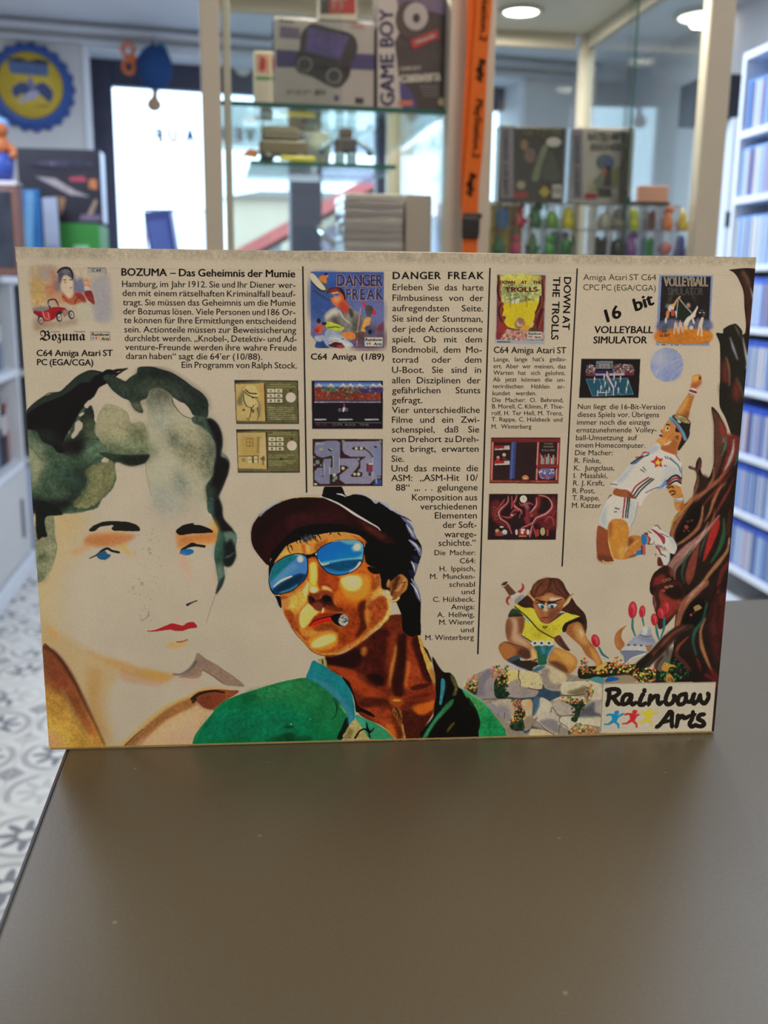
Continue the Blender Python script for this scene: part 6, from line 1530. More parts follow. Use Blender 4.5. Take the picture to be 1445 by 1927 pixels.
    # --- cap: brim underside, dark band, white edge
    B.fill([(75,600),(85,500),(130,410),(200,330),(300,260),(430,200),(560,165),(700,155),(860,160),(960,185),(1090,250),(1240,345),(1400,445),(1560,540),(1650,600),(1720,690),(1560,660),(1445,590),(1340,560),(1180,545),(1000,550),(860,575),(700,600),(560,640),(430,720),(330,820),(290,930),(230,900),(150,800),(90,700)],(46,22,24),1,rough=.8,jit=.25)
    B.fill([(100,500),(200,350),(420,220),(700,165),(880,170),(700,300),(420,420),(240,600),(200,800),(110,700)],(30,18,20),.6,soft=10)
    B.fill([(480,380),(700,330),(1000,330),(1200,400),(1000,440),(700,460),(520,540)],(66,32,34),.55,soft=10,jit=.3)
    B.fill([(1280,400),(1440,490),(1600,600),(1540,620),(1400,540)],(90,44,36),.7,soft=6,jit=.3)
    B.fill([(540,540),(680,480),(900,455),(1100,460),(1300,520),(1445,600),(1480,700),(1400,660),(1340,600),(1160,555),(980,555),(860,575),(700,600),(620,640),(480,700),(400,800),(310,920),(300,800),(400,680)],(16,13,13),1,rough=1)
    B.fill([(640,600),(720,580),(820,590),(740,640),(690,670),(650,640)],(46,48,58),.8,soft=3)
    for p in([(650,600),(680,640),(720,690)],[(600,620),(590,650),(600,680)],[(640,620),(630,660),(650,680)],[(700,580),(730,620),(760,650)],[(800,600),(810,640),(840,660)],[(830,580),(850,600),(870,640)],[(500,650),(490,700),(500,760),(525,790)],[(520,700),(540,730),(545,760)],[(1060,560),(1090,590)],[(980,560),(960,580)],[(760,570),(780,610),(790,640)]):
        B.stroke(p,3,(16,13,14),.8)
    for p in([(640,600),(660,640),(690,660)],[(690,575),(720,610),(740,640)],[(740,570),(770,600)]):B.stroke(p,1,(96,100,116),.6,op=.8)
    B.stroke([(860,140),(960,180),(1090,240),(1240,340),(1360,410),(1500,490),(1540,530)],2,(204,202,206),1.5,mid=4.5)
    B.stroke([(430,195),(560,158),(700,148),(860,145)],1.2,(190,172,110),1.5,op=.9)
    B.stroke([(175,370),(240,300),(330,240),(420,205)],2,(140,158,164),1,mid=3.5,op=.9)
    B.fill([(870,140),(930,100),(1010,85),(1090,100),(1160,140),(1250,120),(1380,145),(1500,260),(1540,480),(1400,420),(1240,320),(1090,230),(960,170)],(18,15,15),1,rough=.8)
    B.stroke([(1040,115),(1100,125),(1150,150)],1,(190,192,206),1,mid=3.4)
    B.fill([(290,860),(310,850),(310,960),(290,950)],(170,166,150),.7)
    B.fill([(275,940),(310,850),(350,850),(310,980),(290,1050),(278,1100)],(18,14,14),1)
    # --- sunglasses
    gl1=[(300,1180),(285,1080),(310,970),(360,900),(460,835),(560,805),(650,805),(700,840),(712,930),(705,1020),(680,1080),(600,1160),(520,1215),(400,1245),(340,1240)]
    gl2=[(820,790),(880,720),(980,670),(1100,645),(1230,645),(1310,665),(1345,710),(1345,800),(1325,890),(1270,960),(1160,1015),(1060,1030),(960,1010),(890,950),(840,870)]
    def grow(P,k):
        c=np.mean(P,axis=0);return[tuple(c+(np.array(p)-c)*k)for p in P]
    B.fill(grow(gl1,1.06),(20,16,18),1);B.fill(grow(gl2,1.05),(20,16,18),1)
    B.fill([(690,810),(760,800),(820,770),(840,830),(760,830),(710,860)],(22,16,16),1)
    B.stroke([(705,860),(760,835),(820,850)],2,(96,54,40),2,op=.8)
    B.fill(gl1,(70,116,164),1)
    B.setclip(gl1)
    B.fill([(280,1100),(310,960),(420,850),(560,800),(600,830),(520,900),(430,1000),(340,1080)],(30,106,108),.95,soft=3,jit=.2)
    B.fill([(340,1090),(430,980),(560,900),(600,950),(480,1040),(330,1170)],(96,140,184),.6,soft=5)
    B.fill([(290,1250),(340,1180),(420,1120),(540,1050),(620,1020),(680,1030),(720,1010),(720,1100),(600,1180),(500,1230),(380,1260)],(22,66,88),1,soft=1.5,jit=.2)
    B.fill([(340,1200),(480,1110),(600,1040),(680,1030),(620,1110),(480,1190),(380,1230)],(12,44,58),.8,soft=4)
    B.stroke([(330,1170),(400,1110),(470,1075),(535,1050)],2,(210,206,206),3,mid=4.5)
    B.stroke([(400,1240),(520,1200),(600,1150)],2,(130,176,202),2,op=.8,soft=1)
    B.setclip()
    B.ell((632,855),34,38,(216,206,186),.95,soft=2)
    B.stroke([(300,1180),(286,1080),(312,970),(365,895)],1.2,(96,140,170),.8,op=.8)
    B.stroke([(560,808),(650,803)],1,(190,190,180),1,op=.8)
    B.grad(gl2,(26,100,176),(1000,700),(30,110,186),(1100,880))
    B.setclip(gl2)
    B.fill([(820,790),(900,700),(1000,670),(1060,680),(960,780),(850,860)],(34,100,150),.7,soft=5)
    B.fill([(1080,650),(1240,640),(1350,680),(1350,860),(1220,880),(1330,800),(1320,770),(1230,770),(1210,720),(1260,690),(1180,690)],(104,156,204),.85,soft=2.5)
    B.fill([(860,900),(960,880),(1150,850),(1330,840),(1320,870),(1150,870),(960,900),(880,930)],(128,174,210),.9,soft=2)
    B.fill([(880,930),(960,910),(1140,870),(1330,860),(1320,920),(1240,980),(1060,1000),(940,990)],(22,72,98),1,soft=1.5,jit=.2)
    B.fill([(900,950),(1100,1000),(1300,930),(1200,1010),(1060,1040),(930,1010)],(44,118,164),.9,soft=4)
    B.stroke([(1190,1000),(1260,960),(1310,895)],2,(222,216,212),5)
    B.stroke([(830,860),(880,920),(960,905)],3,(204,206,210),1.5)
    B.setclip()
    B.ell((1275,718),42,38,(224,216,200),.95,soft=2,ang=-.5)
    B.stroke([(990,662),(1110,643),(1230,643),(1305,660),(1340,705)],1.2,(180,184,186),1.2,op=.8)
    B.stroke([(812,790),(808,810)],2.5,(190,196,200),2)
    # temple at far left and under-glass shadow
    B.f=M3
    B.fill([(60,380),(110,460),(180,480),(195,620),(150,570),(130,500)],(18,14,14),1)
    B.stroke([(140,530),(160,590)],1.2,(150,150,150),1)
    B.fill([(180,480),(300,470),(420,410),(500,300),(530,260),(500,330),(440,400),(320,470),(200,510)],(110,52,30),.7,soft=3)
man()
_k=B.a[...,None];B.im=B.im*(1-_k)+np.clip(92+(B.im-92)*1.2,8,245)*_k
B.build('painted_portrait',game_box,0.00014,label='painted man in brown cap, blue mirrored sunglasses and green jacket')
# ------------------------------------------------------------------ printed scenes on the right: old tree, elf on the rocks, volleyball player
E1,E2,E3,E4,E5,E6,E7,E8=Fr(920,1070,6.0208),Fr(860,1220,4.983),Fr(1090,1100,4.8167),Fr(1200,700,4.8167),Fr(1120,690,6.568),Fr(1110,880,7.605),Fr(1120,1270,5.78),Fr(1300,460,8.0276)
T=Art(1130,495,1430,1385);T.sk=.5
DK,BR,RD,TAN,GRN,PNK=(36,24,20),(84,50,32),(128,46,36),(168,104,62),(44,84,60),(164,112,96)
def tree():
    # upper branch along the edge
    T.f=E8
    T.fill([(590,380),(1000,384),(975,800),(960,1200),(930,1500),(880,1950),(700,1950),(820,1700),(770,1400),(820,1330),(830,1180),(808,960),(800,760),(770,640),(700,490),(640,420)],DK,1,jit=.2)
    T.fill([(740,400),(800,410),(880,540),(900,640),(930,800),(950,900),(940,1100),(900,1250),(850,1150),(830,900),(800,650),(740,500)],(66,38,28),.9,soft=4,jit=.3)
    T.stroke([(780,400),(850,520),(890,640)],4,(110,86,58),3,mid=6,op=.8,soft=2)
    T.stroke([(895,650),(930,770),(960,900),(975,990)],1.5,(176,166,154),1.5,mid=3.5,op=.95,soft=.8)
    T.fill([(840,1080),(920,1150),(940,1260),(880,1280)],(84,36,28),.7,soft=5)
    # dark knotted limb
    T.fill([(380,1342),(480,1340),(490,1280),(560,1230),(620,1208),(685,1202),(770,1300),(780,1400),(830,1600),(900,1800),(880,2200),(860,2700),(840,2960),(640,3000),(600,2850),(520,2620),(430,2420),(440,2000),(440,1640),(430,1480)],(34,30,24),1,jit=.25)
    T.stroke([(590,1400),(640,1560),(705,1740)],1.6,(148,148,150),2,mid=4.6,op=.95,soft=.8)
    T.stroke([(780,1400),(820,1600),(850,1780),(830,1880)],1.5,(176,170,160),1.5,mid=5,op=.95,soft=.8)
    T.stroke([(660,1230),(710,1310),(740,1400)],2,(106,92,72),1.5,mid=4,op=.8,soft=1)
    T.stroke([(530,1700),(560,1800),(580,1940),(580,2140)],2,(138,112,76),2,mid=4,op=.85,soft=1)
    T.fill([(480,1800),(540,1750),(560,1950),(560,2100),(480,2060)],(118,46,34),.8,soft=7)
    T.stroke([(680,2010),(740,2150),(800,2330)],2,(118,92,66),2,mid=5,op=.8,soft=1.5)
    T.fill([(640,2160),(690,2050),(740,2260),(720,2360),(640,2330)],(122,46,34),.8,soft=7)
    T.fill([(440,2100),(560,2140),(520,2260),(440,2280)],(30,26,24),.7,soft=6)
    # the trunk
    T.f=E4
    T.fill([(665,315),(720,360),(760,430),(800,515),(810,570),(900,580),(960,520),(1000,150),(1010,300),(960,640),(930,960),(890,1300),(870,1700),(840,1940),(830,2200),(760,2600),(740,2880),(100,2900),(300,2600),(330,2320),(330,2100),(130,2020),(110,1920),(150,1820),(240,1750),(290,1650),(350,1620),(350,1560),(290,1480),(330,1320),(380,1260),(430,1190),(490,1160),(510,1050),(530,960),(525,900),(460,870),(470,850),(520,870),(530,820),(560,770),(580,810),(570,880),(590,940),(640,960),(670,900),(690,820),(690,640),(690,480)],DK,1,rough=.8,jit=.3)
    T.fill([(675,340),(740,400),(790,500),(800,600),(760,800),(700,960),(690,760),(690,480)],(92,56,40),.9,soft=3,jit=.3)
    T.fill([(740,440),(800,520),(790,580),(750,560)],(140,52,40),.8,soft=3)
    T.fill([(800,560),(900,580),(950,600),(900,760),(820,900),(760,1000),(720,1100),(760,900),(800,740)],(124,44,36),.8,soft=4,jit=.3)
    S=lambda P,w,c,w0=1.5,w1=1.5,op=.92,soft=.9:T.stroke(P,w0,c,w1,mid=w,op=op,soft=soft,jit=.2)
    S([(805,570),(790,680),(760,760)],5,(74,120,92));S([(780,590),(775,640)],2.5,(170,160,130))
    S([(870,610),(860,720),(820,830),(780,900)],7,(170,158,146));S([(925,640),(910,760),(870,860)],5,(58,96,78))
    S([(810,880),(740,970),(640,1060),(520,1180)],9,(150,84,56));S([(690,860),(680,970),(600,1080),(480,1170),(400,1290),(330,1420),(310,1540)],10,(156,92,58),2,5)
    S([(500,1150),(400,1260),(320,1360),(300,1480)],7,(186,132,62));S([(860,900),(760,1020),(640,1150),(560,1260)],6,(104,42,34))
    S([(800,1000),(740,1060),(690,1160),(650,1280),(600,1360)],7,(176,104,62));S([(870,960),(820,1080),(740,1220),(680,1330)],6,(124,48,40))
    S([(800,980),(780,1060)],5,(54,80,60));S([(640,960),(620,1040),(540,1110)],4,(60,34,26))
    S([(530,900),(545,980),(520,1080),(500,1150)],7,(126,80,54),2,3);S([(560,780),(560,850),(540,900)],8,(96,52,52),2,5);S([(465,862),(500,868),(525,895)],3.5,(140,96,78),3,2)
    T.fill([(580,930),(640,960),(620,1030),(560,1080),(560,980)],(48,32,24),.9,soft=3)
    # hollow with a small face
    T.fill([(560,1190),(590,1260),(560,1380),(480,1480),(380,1540),(340,1500),(400,1380),(480,1260)],(22,16,14),1,soft=3)
    S([(590,1210),(580,1310),(540,1420),(430,1520),(350,1570)],8,(160,96,62),2,4);S([(590,1220),(580,1290)],3.5,(196,160,120))
    T.ell((455,1355),14,10,(120,76,50),.8);T.ell((490,1345),13,10,(120,76,50),.8);T.ell((440,1405),20,20,(150,60,50),.9,soft=1);T.ell((420,1440),12,9,(110,70,48),.8);T.ell((460,1440),12,8,(110,70,48),.8)
    T.ell((455,1355),6,5,(26,18,16));T.ell((490,1345),6,5,(26,18,16))
    # lower ribbons of root
    S([(740,1300),(640,1420),(520,1540),(400,1640),(300,1760),(300,1860)],16,PNK,3,9);S([(640,1360),(560,1520),(440,1660),(340,1780),(330,1880)],10,(196,150,128),2,3,.6)
    S([(520,1560),(440,1680),(400,1820),(420,1920)],6,(50,80,60));T.fill([(560,1540),(540,1680),(510,1840),(460,1930),(430,1860),(460,1720)],(132,60,46),.9,soft=2,jit=.25)
    T.fill([(730,1330),(740,1400),(700,1520),(640,1650),(590,1720),(620,1560),(660,1430)],(170,44,34),.95,soft=2.5,jit=.2)
    S([(640,1440),(590,1560),(560,1680)],5,(54,80,62));S([(780,1330),(780,1460),(740,1600),(660,1730)],10,(46,86,54),3,3)
    S([(830,1500),(810,1620),(730,1730),(640,1840),(560,1960)],9,(166,112,70),2,6);S([(830,1500),(825,1560)],3,(196,170,130))
    S([(860,1540),(840,1700),(760,1820),(720,2000)],10,(98,36,30),3,6);S([(840,1720),(830,1850)],2.5,(180,150,120));S([(700,1240),(680,1340),(640,1400)],5,(150,70,52));S([(840,1240),(820,1400),(820,1500)],9,(70,36,28),3,3)
    # old face at the left of the roots
    T.fill([(130,1880),(240,1760),(320,1800),(330,1960),(330,2080),(220,2100),(150,2040),(115,1960)],(44,22,18),1,rough=1,jit=.4)
    T.fill([(150,1870),(230,1830),(260,1900),(200,1960),(140,1940)],(126,42,36),.9,soft=4);T.fill([(290,1760),(330,1800),(330,1860),(290,1840)],(120,70,44),.8,soft=3)
    for c in((240,1890),(280,1880)):T.ell(c,22,13,(150,104,62),.9);T.ell(c,10,6,(30,20,16))
    T.fill([(210,1930),(240,1920),(240,1960),(210,1960)],(160,80,62),.9,soft=1)
    T.f=E3
    T.fill([(650,20),(700,0),(900,-30),(950,60),(930,180),(850,300),(780,380),(720,400),(690,260),(665,160),(670,90),(690,40)],(60,28,22),1,rough=.8,jit=.4)
    T.fill([(730,60),(860,110),(920,150),(860,260),(780,320),(740,260),(720,160)],(140,50,38),.9,soft=4,jit=.3);T.fill([(760,50),(900,20),(940,90),(880,140),(800,110)],(28,18,16),.9,soft=4)
    S([(670,100),(690,190),(690,250)],4,(150,90,84));S([(700,60),(720,170),(690,240)],6,(44,30,26))
    T.ell((760,55),22,14,(146,60,52));T.ell((790,25),22,14,(150,104,64),.9);T.ell((830,15),22,12,(150,104,64),.9)
    # trunk foot: long sweeping roots
    S([(1150,-20),(1040,80),(950,180),(900,320),(870,440)],17,(150,86,58),14,6);S([(1130,-20),(1020,90),(960,180)],8,(186,146,124),6,2,.7)
    T.fill([(1060,130),(1160,140),(1160,240),(1080,380),(980,380),(930,340),(960,240)],(18,14,12),.98,soft=3)
    T.fill([(1035,205),(1080,182),(1110,210),(1080,232),(1050,240)],(166,128,74),.95,soft=.8);T.ell((1012,275),12,12,(180,60,50));S([(1060,235),(1030,262)],1.6,(150,110,70));S([(1140,150),(1160,180),(1140,240)],2,(96,90,80))
    S([(1150,180),(1120,320),(1050,420),(1030,520),(1060,640)],8,(40,84,64),3,3);S([(1145,300),(1100,420),(1110,560),(1170,720),(1200,780)],8,(170,110,66),2,3)
    S([(1020,380),(900,410),(800,500),(690,620),(560,760)],24,(58,36,28),10,22,1);S([(960,380),(840,450),(740,560),(640,660)],7,(124,66,46),2,2);S([(640,640),(560,720),(520,770)],18,(28,24,20),12,18,1)
    S([(990,470),(900,560),(880,640),(960,720),(1010,780)],9,(154,72,50),2,4);S([(880,500),(800,570),(800,650)],6,(92,74,52));S([(760,650),(700,720),(690,800)],9,(104,54,42),3,5)
    S([(1060,660),(1090,740),(1110,800)],7,(150,44,40));S([(1150,790),(1180,830)],7,(150,44,40));S([(900,650),(960,720),(1000,780)],6,(160,56,46))
    T.fill([(1200,200),(1320,60),(1300,400),(1260,700),(1200,560),(1180,360)],(84,30,26),.75,soft=9,jit=.4);T.fill([(1180,740),(1250,820),(1270,930),(1235,930),(1200,850)],(112,34,32),.8,soft=4)
    S([(1340,0),(1320,200),(1290,500)],5,(96,34,30));S([(1200,40),(1260,200),(1250,420)],8,(54,22,20));S([(1290,-10),(1230,60),(1190,160)],7,(30,18,16))
    S([(800,420),(785,450)],5,(170,120,100));T.fill([(720,560),(1010,640),(1230,860),(1230,890),(690,890),(700,720)],(22,16,14),.55,soft=7)
    # bright foot of the print under and right of the panel
    T.f=E7
    T.fill([(1310,90),(1350,90),(1320,400),(1300,650),(1265,640),(1270,400)],(40,26,26),1);T.fill([(1150,60),(1340,60),(1330,200),(1300,100),(1150,95)],(60,24,24),.9,soft=3);T.stroke([(1200,0),(1280,50),(1340,140)],8,(96,30,32),5,op=.9,soft=1)
    T.fill([(60,628),(1290,612),(1285,660),(55,672)],(150,136,112),.9,smooth=False,jit=.5);T.dots([(300,630),(1270,615),(1270,650),(300,655)],60,[(80,60,44),(120,120,80),(60,52,44)],1,3,4,.7)
    T.fill([(60,655),(1290,640),(1280,680),(50,690)],(34,26,24),.95,smooth=False)  # shadow gap along the bottom edge painted as a dark strip
tree()
T.build('printed_tree',game_box,0.00018,label='dark twisted tree trunk printed down the right edge')

# ---- rocks, flowers, helmet and the crouching elf
Q=Art(860,1080,1310,1400);Q.sk=.5;Q.under(B,T)
SK1,SK2,SK3=(132,76,40),(184,116,52),(214,164,92)
FLW=[(206,180,66),(190,70,52),(40,70,40),(200,120,60),(60,96,52),(218,196,96),(196,90,66)]
def elf():
    Q.f=E2
    rock=lambda P,c,sh=None,**k:Q.fill(P,c,1,rough=.6,jit=.16,**k)
    Q.fill([(60,380),(180,240),(340,190),(480,200),(700,180),(860,150),(1010,220),(1200,280),(1370,290),(1370,830),(540,840),(440,740),(260,520),(160,440)],(150,132,108),1,rough=.8,jit=.2)
    Q.fill([(220,460),(480,460),(720,460),(740,400),(800,330),(960,400),(960,460),(880,490),(720,620),(700,720),(790,760),(680,780),(620,780),(480,480)],(52,72,86),1,soft=2,jit=.3)
    rock([(180,400),(200,280),(260,200),(330,190),(340,260),(350,420),(360,470),(240,475),(170,430)],(146,132,124));Q.fill([(200,290),(290,200),(320,250),(260,330),(250,440),(180,430)],(112,104,108),.7,soft=5)
    rock([(440,330),(480,210),(580,200),(680,210),(770,240),(800,310),(790,385),(700,380),(640,400),(500,330)],(206,184,130));rock([(450,390),(500,320),(570,285),(590,350),(670,370),(760,395),(740,445),(640,465),(520,460)],(156,140,126));Q.fill([(450,230),(560,210),(560,280),(470,320)],(206,178,96),.7,soft=4)
    Q.stroke([(580,205),(575,270),(590,310),(590,360)],2.2,(70,44,32),1.4);Q.stroke([(660,370),(740,388),(790,385)],1.6,(60,52,40),1.4);Q.ell((545,375),14,7,(180,110,96),.7,soft=2)
    rock([(710,200),(780,165),(860,155),(960,200),(1020,250),(1030,300),(980,340),(960,400),(840,380),(800,320),(780,240)],(196,174,130));Q.fill([(800,200),(860,190),(860,270),(900,330),(980,330),(950,400),(830,370),(790,280)],(138,122,110),.85,soft=5,jit=.25);Q.fill([(705,205),(780,165),(830,170),(760,215),(720,220)],(44,92,110),.95,soft=1.5)
    rock([(970,380),(1000,320),(1100,310),(1210,310),(1240,350),(1200,420),(1080,440),(990,430)],(206,190,150));Q.fill([(1030,410),(1120,380),(1210,350),(1200,420),(1100,440)],(110,88,56),.8,soft=4)
    rock([(1230,310),(1300,300),(1355,350),(1355,480),(1240,480),(1260,400)],(196,178,146));Q.fill([(1240,290),(1310,265),(1380,300),(1360,330),(1290,310)],(84,140,132),1)
    Q.fill([(1380,300),(1440,270),(1450,300),(1400,325)],(30,90,150),1)
    rock([(880,560),(900,510),(960,470),(1090,520),(1130,560),(1090,620),(980,630),(890,600)],(176,160,138));rock([(890,500),(960,455),(1180,450),(1190,500),(1080,510),(960,480)],(204,188,150))
    rock([(320,510),(420,480),(500,475),(540,520),(530,640),(490,710),(380,600)],(180,158,130));Q.fill([(380,540),(480,560),(500,680),(440,680),(380,600)],(138,128,128),.8,soft=5);rock([(280,520),(340,520),(385,570),(370,620)],(150,140,134))
    rock([(600,500),(680,475),(715,520),(710,640),(690,740),(630,770),(620,640)],(198,172,126));Q.fill([(620,660),(760,630),(700,740),(630,770)],(140,118,100),.75,soft=4);Q.fill([(660,490),(710,490),(710,560),(660,560)],(206,150,90),.5,soft=4)
    rock([(740,560),(780,460),(840,480),(890,530),(870,590),(780,630),(710,660),(720,610)],(200,186,150));Q.fill([(720,480),(770,455),(770,540),(730,625),(705,620)],(70,100,118),.95,soft=2)
    rock([(750,680),(780,620),(880,600),(950,640),(965,700),(960,820),(920,810),(840,760),(770,720)],(192,176,150));Q.fill([(770,690),(860,660),(940,690),(950,800),(860,760)],(128,116,112),.85,soft=5)
    rock([(960,680),(990,640),(1080,640),(1120,690),(1060,760),(1030,800)],(202,188,158));rock([(960,760),(1010,740),(1050,790),(1050,820),(960,820)],(150,134,120))
    rock([(1110,660),(1200,630),(1345,640),(1345,730),(1240,720),(1120,700)],(206,190,152));rock([(1210,520),(1260,490),(1350,490),(1350,600),(1290,600),(1280,560),(1200,580)],(168,152,136));Q.fill([(1170,590),(1240,550),(1270,570),(1220,610)],(170,96,80),.9,soft=1);Q.fill([(1110,640),(1280,500),(1290,590),(1345,620),(1345,640)],(60,70,80),.7,soft=3)
    rock([(680,790),(700,755),(820,770),(915,820),(690,820)],(206,176,130));rock([(1240,790),(1345,790),(1345,825),(1200,825)],(150,120,92))
    for P in([(440,660),(450,600)],[(880,600),(890,550),(960,630),(1090,625)],[(750,690),(840,770),(920,815)],[(965,640),(960,690),(1030,740),(1050,800)],[(700,480),(720,540),(710,620)],[(960,720),(950,820)],[(980,440),(1080,445),(1200,425)],[(480,465),(640,470),(720,460)],[(240,478),(350,475),(470,462)]):
        Q.stroke(P,1.4,(52,42,34),1.2,op=.85)
    # garlands
    Q.fill([(350,330),(400,240),(470,260),(470,300),(440,380),(480,440),(440,470),(360,460)],(24,40,26),1,rough=2);Q.dots([(330,170),(480,150),(500,260),(440,330),(350,360),(330,260)],75,FLW,1,2.8,20,1);Q.dots([(350,330),(450,300),(480,450),(360,470)],45,[(24,40,26),(40,66,34),(30,52,36)],1.4,3.2,21,1)
    Q.fill([(80,360),(180,330),(190,400),(170,440)],(40,58,40),1,rough=2);Q.dots([(60,330),(120,270),(160,240),(200,330),(170,400),(80,370)],55,FLW,1,2.6,22,1)
    Q.fill([(540,600),(600,560),(640,600),(620,680),(620,770),(520,770),(490,720),(530,680)],(26,42,26),1,rough=2);Q.dots([(510,480),(590,480),(630,600),(630,680),(530,720),(490,690),(540,600)],85,FLW,1,2.8,23,1);Q.dots([(500,680),(620,680),(620,770),(510,770)],35,[(24,40,26),(40,66,34)],1.4,3.2,24,1)
    Q.fill([(940,490),(1060,500),(1180,500),(1210,520),(1160,580),(1120,690),(1080,680),(1110,580),(1040,520)],(28,44,28),1,rough=2);Q.dots([(930,470),(1080,460),(1190,470),(1230,330),(1280,360),(1270,440),(1200,520),(1060,520)],120,FLW,1,2.6,25,1);Q.dots([(1080,520),(1200,480),(1130,690),(1070,680)],40,[(26,40,26),(46,70,36)],1.2,3,26,1)
    Q.dots([(1050,770),(1140,700),(1240,720),(1310,760),(1300,790),(1200,815),(1050,815)],120,FLW,1,2.8,27,1)
    Q.dots([(480,200),(800,230),(1000,250),(800,360),(500,330)],12,[(80,60,44)],.6,1.2,28,.8)
    # tulips and helmet
    Q.f=E3
    for c,rx,ry,an in(((483,230),40,78,.05),((570,245),29,56,.08),((680,318),32,56,-.1),((740,260),34,50,-.15),((790,210),28,54,.05),((147,510),38,60,-.25)):
        Q.ell(c,rx,ry,(176,40,46),1,ang=an);Q.ell((c[0]+rx*.1,c[1]-ry*.1),rx*.5,ry*.7,(206,92,96),.75,soft=1.5,ang=an);Q.ell((c[0]-rx*.2,c[1]+ry*.2),rx*.35,ry*.5,(170,26,36),.8,soft=1,ang=an)
    for P in([(484,310),(482,390),(508,470)],[(572,305),(585,375)],[(695,375),(705,440),(722,500)],[(770,300),(765,400),(735,490)],[(178,570),(210,630),(265,668)]):Q.stroke(P,4,(46,110,104),2.4,mid=5)
    Q.fill([(430,368),(390,420),(380,480),(410,540),(380,600),(340,580),(318,520),(325,460),(360,410)],(160,98,50),1);Q.fill([(370,440),(345,500),(370,580),(330,540),(335,470)],(190,130,70),.7,soft=3)
    Q.fill([(375,605),(430,540),(500,475),(545,450),(570,400),(605,380),(645,395),(660,470),(690,530),(660,580),(612,610),(500,605)],(150,150,156),1,jit=.1);Q.fill([(580,390),(620,385),(610,450),(570,460)],(206,204,204),.8,soft=3);Q.fill([(520,470),(650,470),(690,530),(600,520)],(116,120,132),.7,soft=4);Q.fill([(380,600),(430,555),(640,560),(610,605),(500,600)],(190,182,166),.9,soft=2)
    Q.stroke([(545,455),(600,470),(660,465)],1.4,(60,60,66),1.4);Q.stroke([(380,603),(500,600),(610,612)],1.2,(60,60,66),1.2)
    for c in((447,548),(503,548),(560,552),(610,560)):Q.ell(c,11,8,(60,62,70))
    Q.fill([(370,605),(500,605),(610,612),(560,640),(480,670),(420,720),(405,690),(400,650)],(112,116,126),1);Q.stroke([(425,715),(480,665),(600,625)],2,(196,204,212),3)
    Q.fill([(610,560),(665,545),(640,600),(615,605)],(160,104,66),1)
    # bed of leaves
    Q.fill([(0,750),(140,740),(270,700),(400,730),(520,720),(600,760),(720,780),(720,880),(420,880),(300,840),(160,850),(0,850)],(24,34,20),1,rough=2.5);Q.fill([(200,860),(300,830),(460,820),(520,890),(215,895)],(150,128,96),1,soft=1.5);Q.fill([(235,880),(260,840),(330,838),(360,860),(280,880)],(24,84,146),1);Q.fill([(90,860),(150,835),(220,850),(210,900),(130,880)],(78,136,128),1)
    Q.dots([(0,700),(40,660),(120,760),(260,720),(330,640),(400,700),(520,720),(430,800),(250,800),(0,800)],170,FLW+[(206,186,70)],1,2.8,30,1);Q.dots([(480,800),(560,740),(700,780),(680,870),(540,890)],110,FLW+[(210,190,80)],1,2.6,31,1)
    Q.dots([(740,760),(840,670),(960,740),(1010,800),(900,860),(740,880)],120,[(40,96,56),(30,60,36),(60,120,66),(20,34,22)],1.2,3,32,1)
    Q.fill([(750,740),(780,705),(820,720),(860,730),(870,745),(820,750),(800,790),(750,775)],(190,132,54),1);Q.fill([(790,820),(830,815),(860,880),(790,885)],(186,130,54),1)
    for c in((778,722),(808,730)):Q.ell(c,13,13,(214,176,90));Q.ell(c,6,6,(30,24,18))
    for k in range(3):Q.stroke([(800,850+k*12),(830,845+k*14),(850,870+k*6)],1.2,(30,24,18),1)
    # ---- the elf
    Q.f=E1
    Q.fill([(140,210),(150,165),(205,145),(230,190),(310,280),(300,310),(240,310),(200,260),(170,215)],(96,64,42),1);Q.stroke([(145,205),(180,190),(220,160)],3,(196,182,160),2);Q.fill([(165,175),(200,155),(195,180),(165,190)],(40,30,24),1)
    Q.stroke([(335,270),(375,240),(388,200),(375,170)],6,(160,52,54),2,mid=5);Q.stroke([(250,310),(210,340),(205,380),(228,412)],6,(160,52,54),2,mid=5);Q.stroke([(250,320),(340,280)],5,(190,180,160),5);Q.ell((275,318),13,13,(206,196,176));Q.ell((318,288),13,13,(206,196,176))
    Q.fill([(290,370),(330,320),(380,290),(410,320),(360,370),(310,400)],(146,140,134),1,jit=.4)
    # hair
    Q.fill([(320,400),(420,310),(480,240),(500,190),(560,130),(660,104),(780,112),(840,160),(880,240),(930,310),(1000,420),(1080,500),(1110,600),(1100,720),(1085,740),(1040,640),(920,560),(840,480),(520,460),(400,450)],(58,32,24),1,rough=.7,jit=.3)
    Q.fill([(520,170),(600,120),(680,110),(670,260),(560,320),(500,300),(490,240)],(112,58,36),.85,soft=4,jit=.4);Q.fill([(720,130),(800,130),(870,250),(890,320),(800,310),(700,280),(690,200)],(96,50,34),.85,soft=4,jit=.4)
    for P in([(690,120),(680,200),(600,300)],[(640,130),(560,210),(520,290)],[(730,130),(760,220),(850,300)],[(780,130),(830,210),(890,300)],[(600,150),(530,240)]):Q.stroke(P,1,(44,24,20),1,mid=2,op=.8)
    # legs
    Q.fill([(110,900),(130,850),(200,822),(300,870),(420,900),(470,960),(480,1020),(330,1010),(200,1040),(140,970)],SK1,1,jit=.15);Q.fill([(115,900),(160,840),(240,860),(310,930),(260,1010),(190,1030),(135,960)],(176,106,52),.85,soft=5)
    Q.fill([(320,960),(380,900),(470,950),(470,1030),(400,1020)],(70,40,30),.85,soft=4)
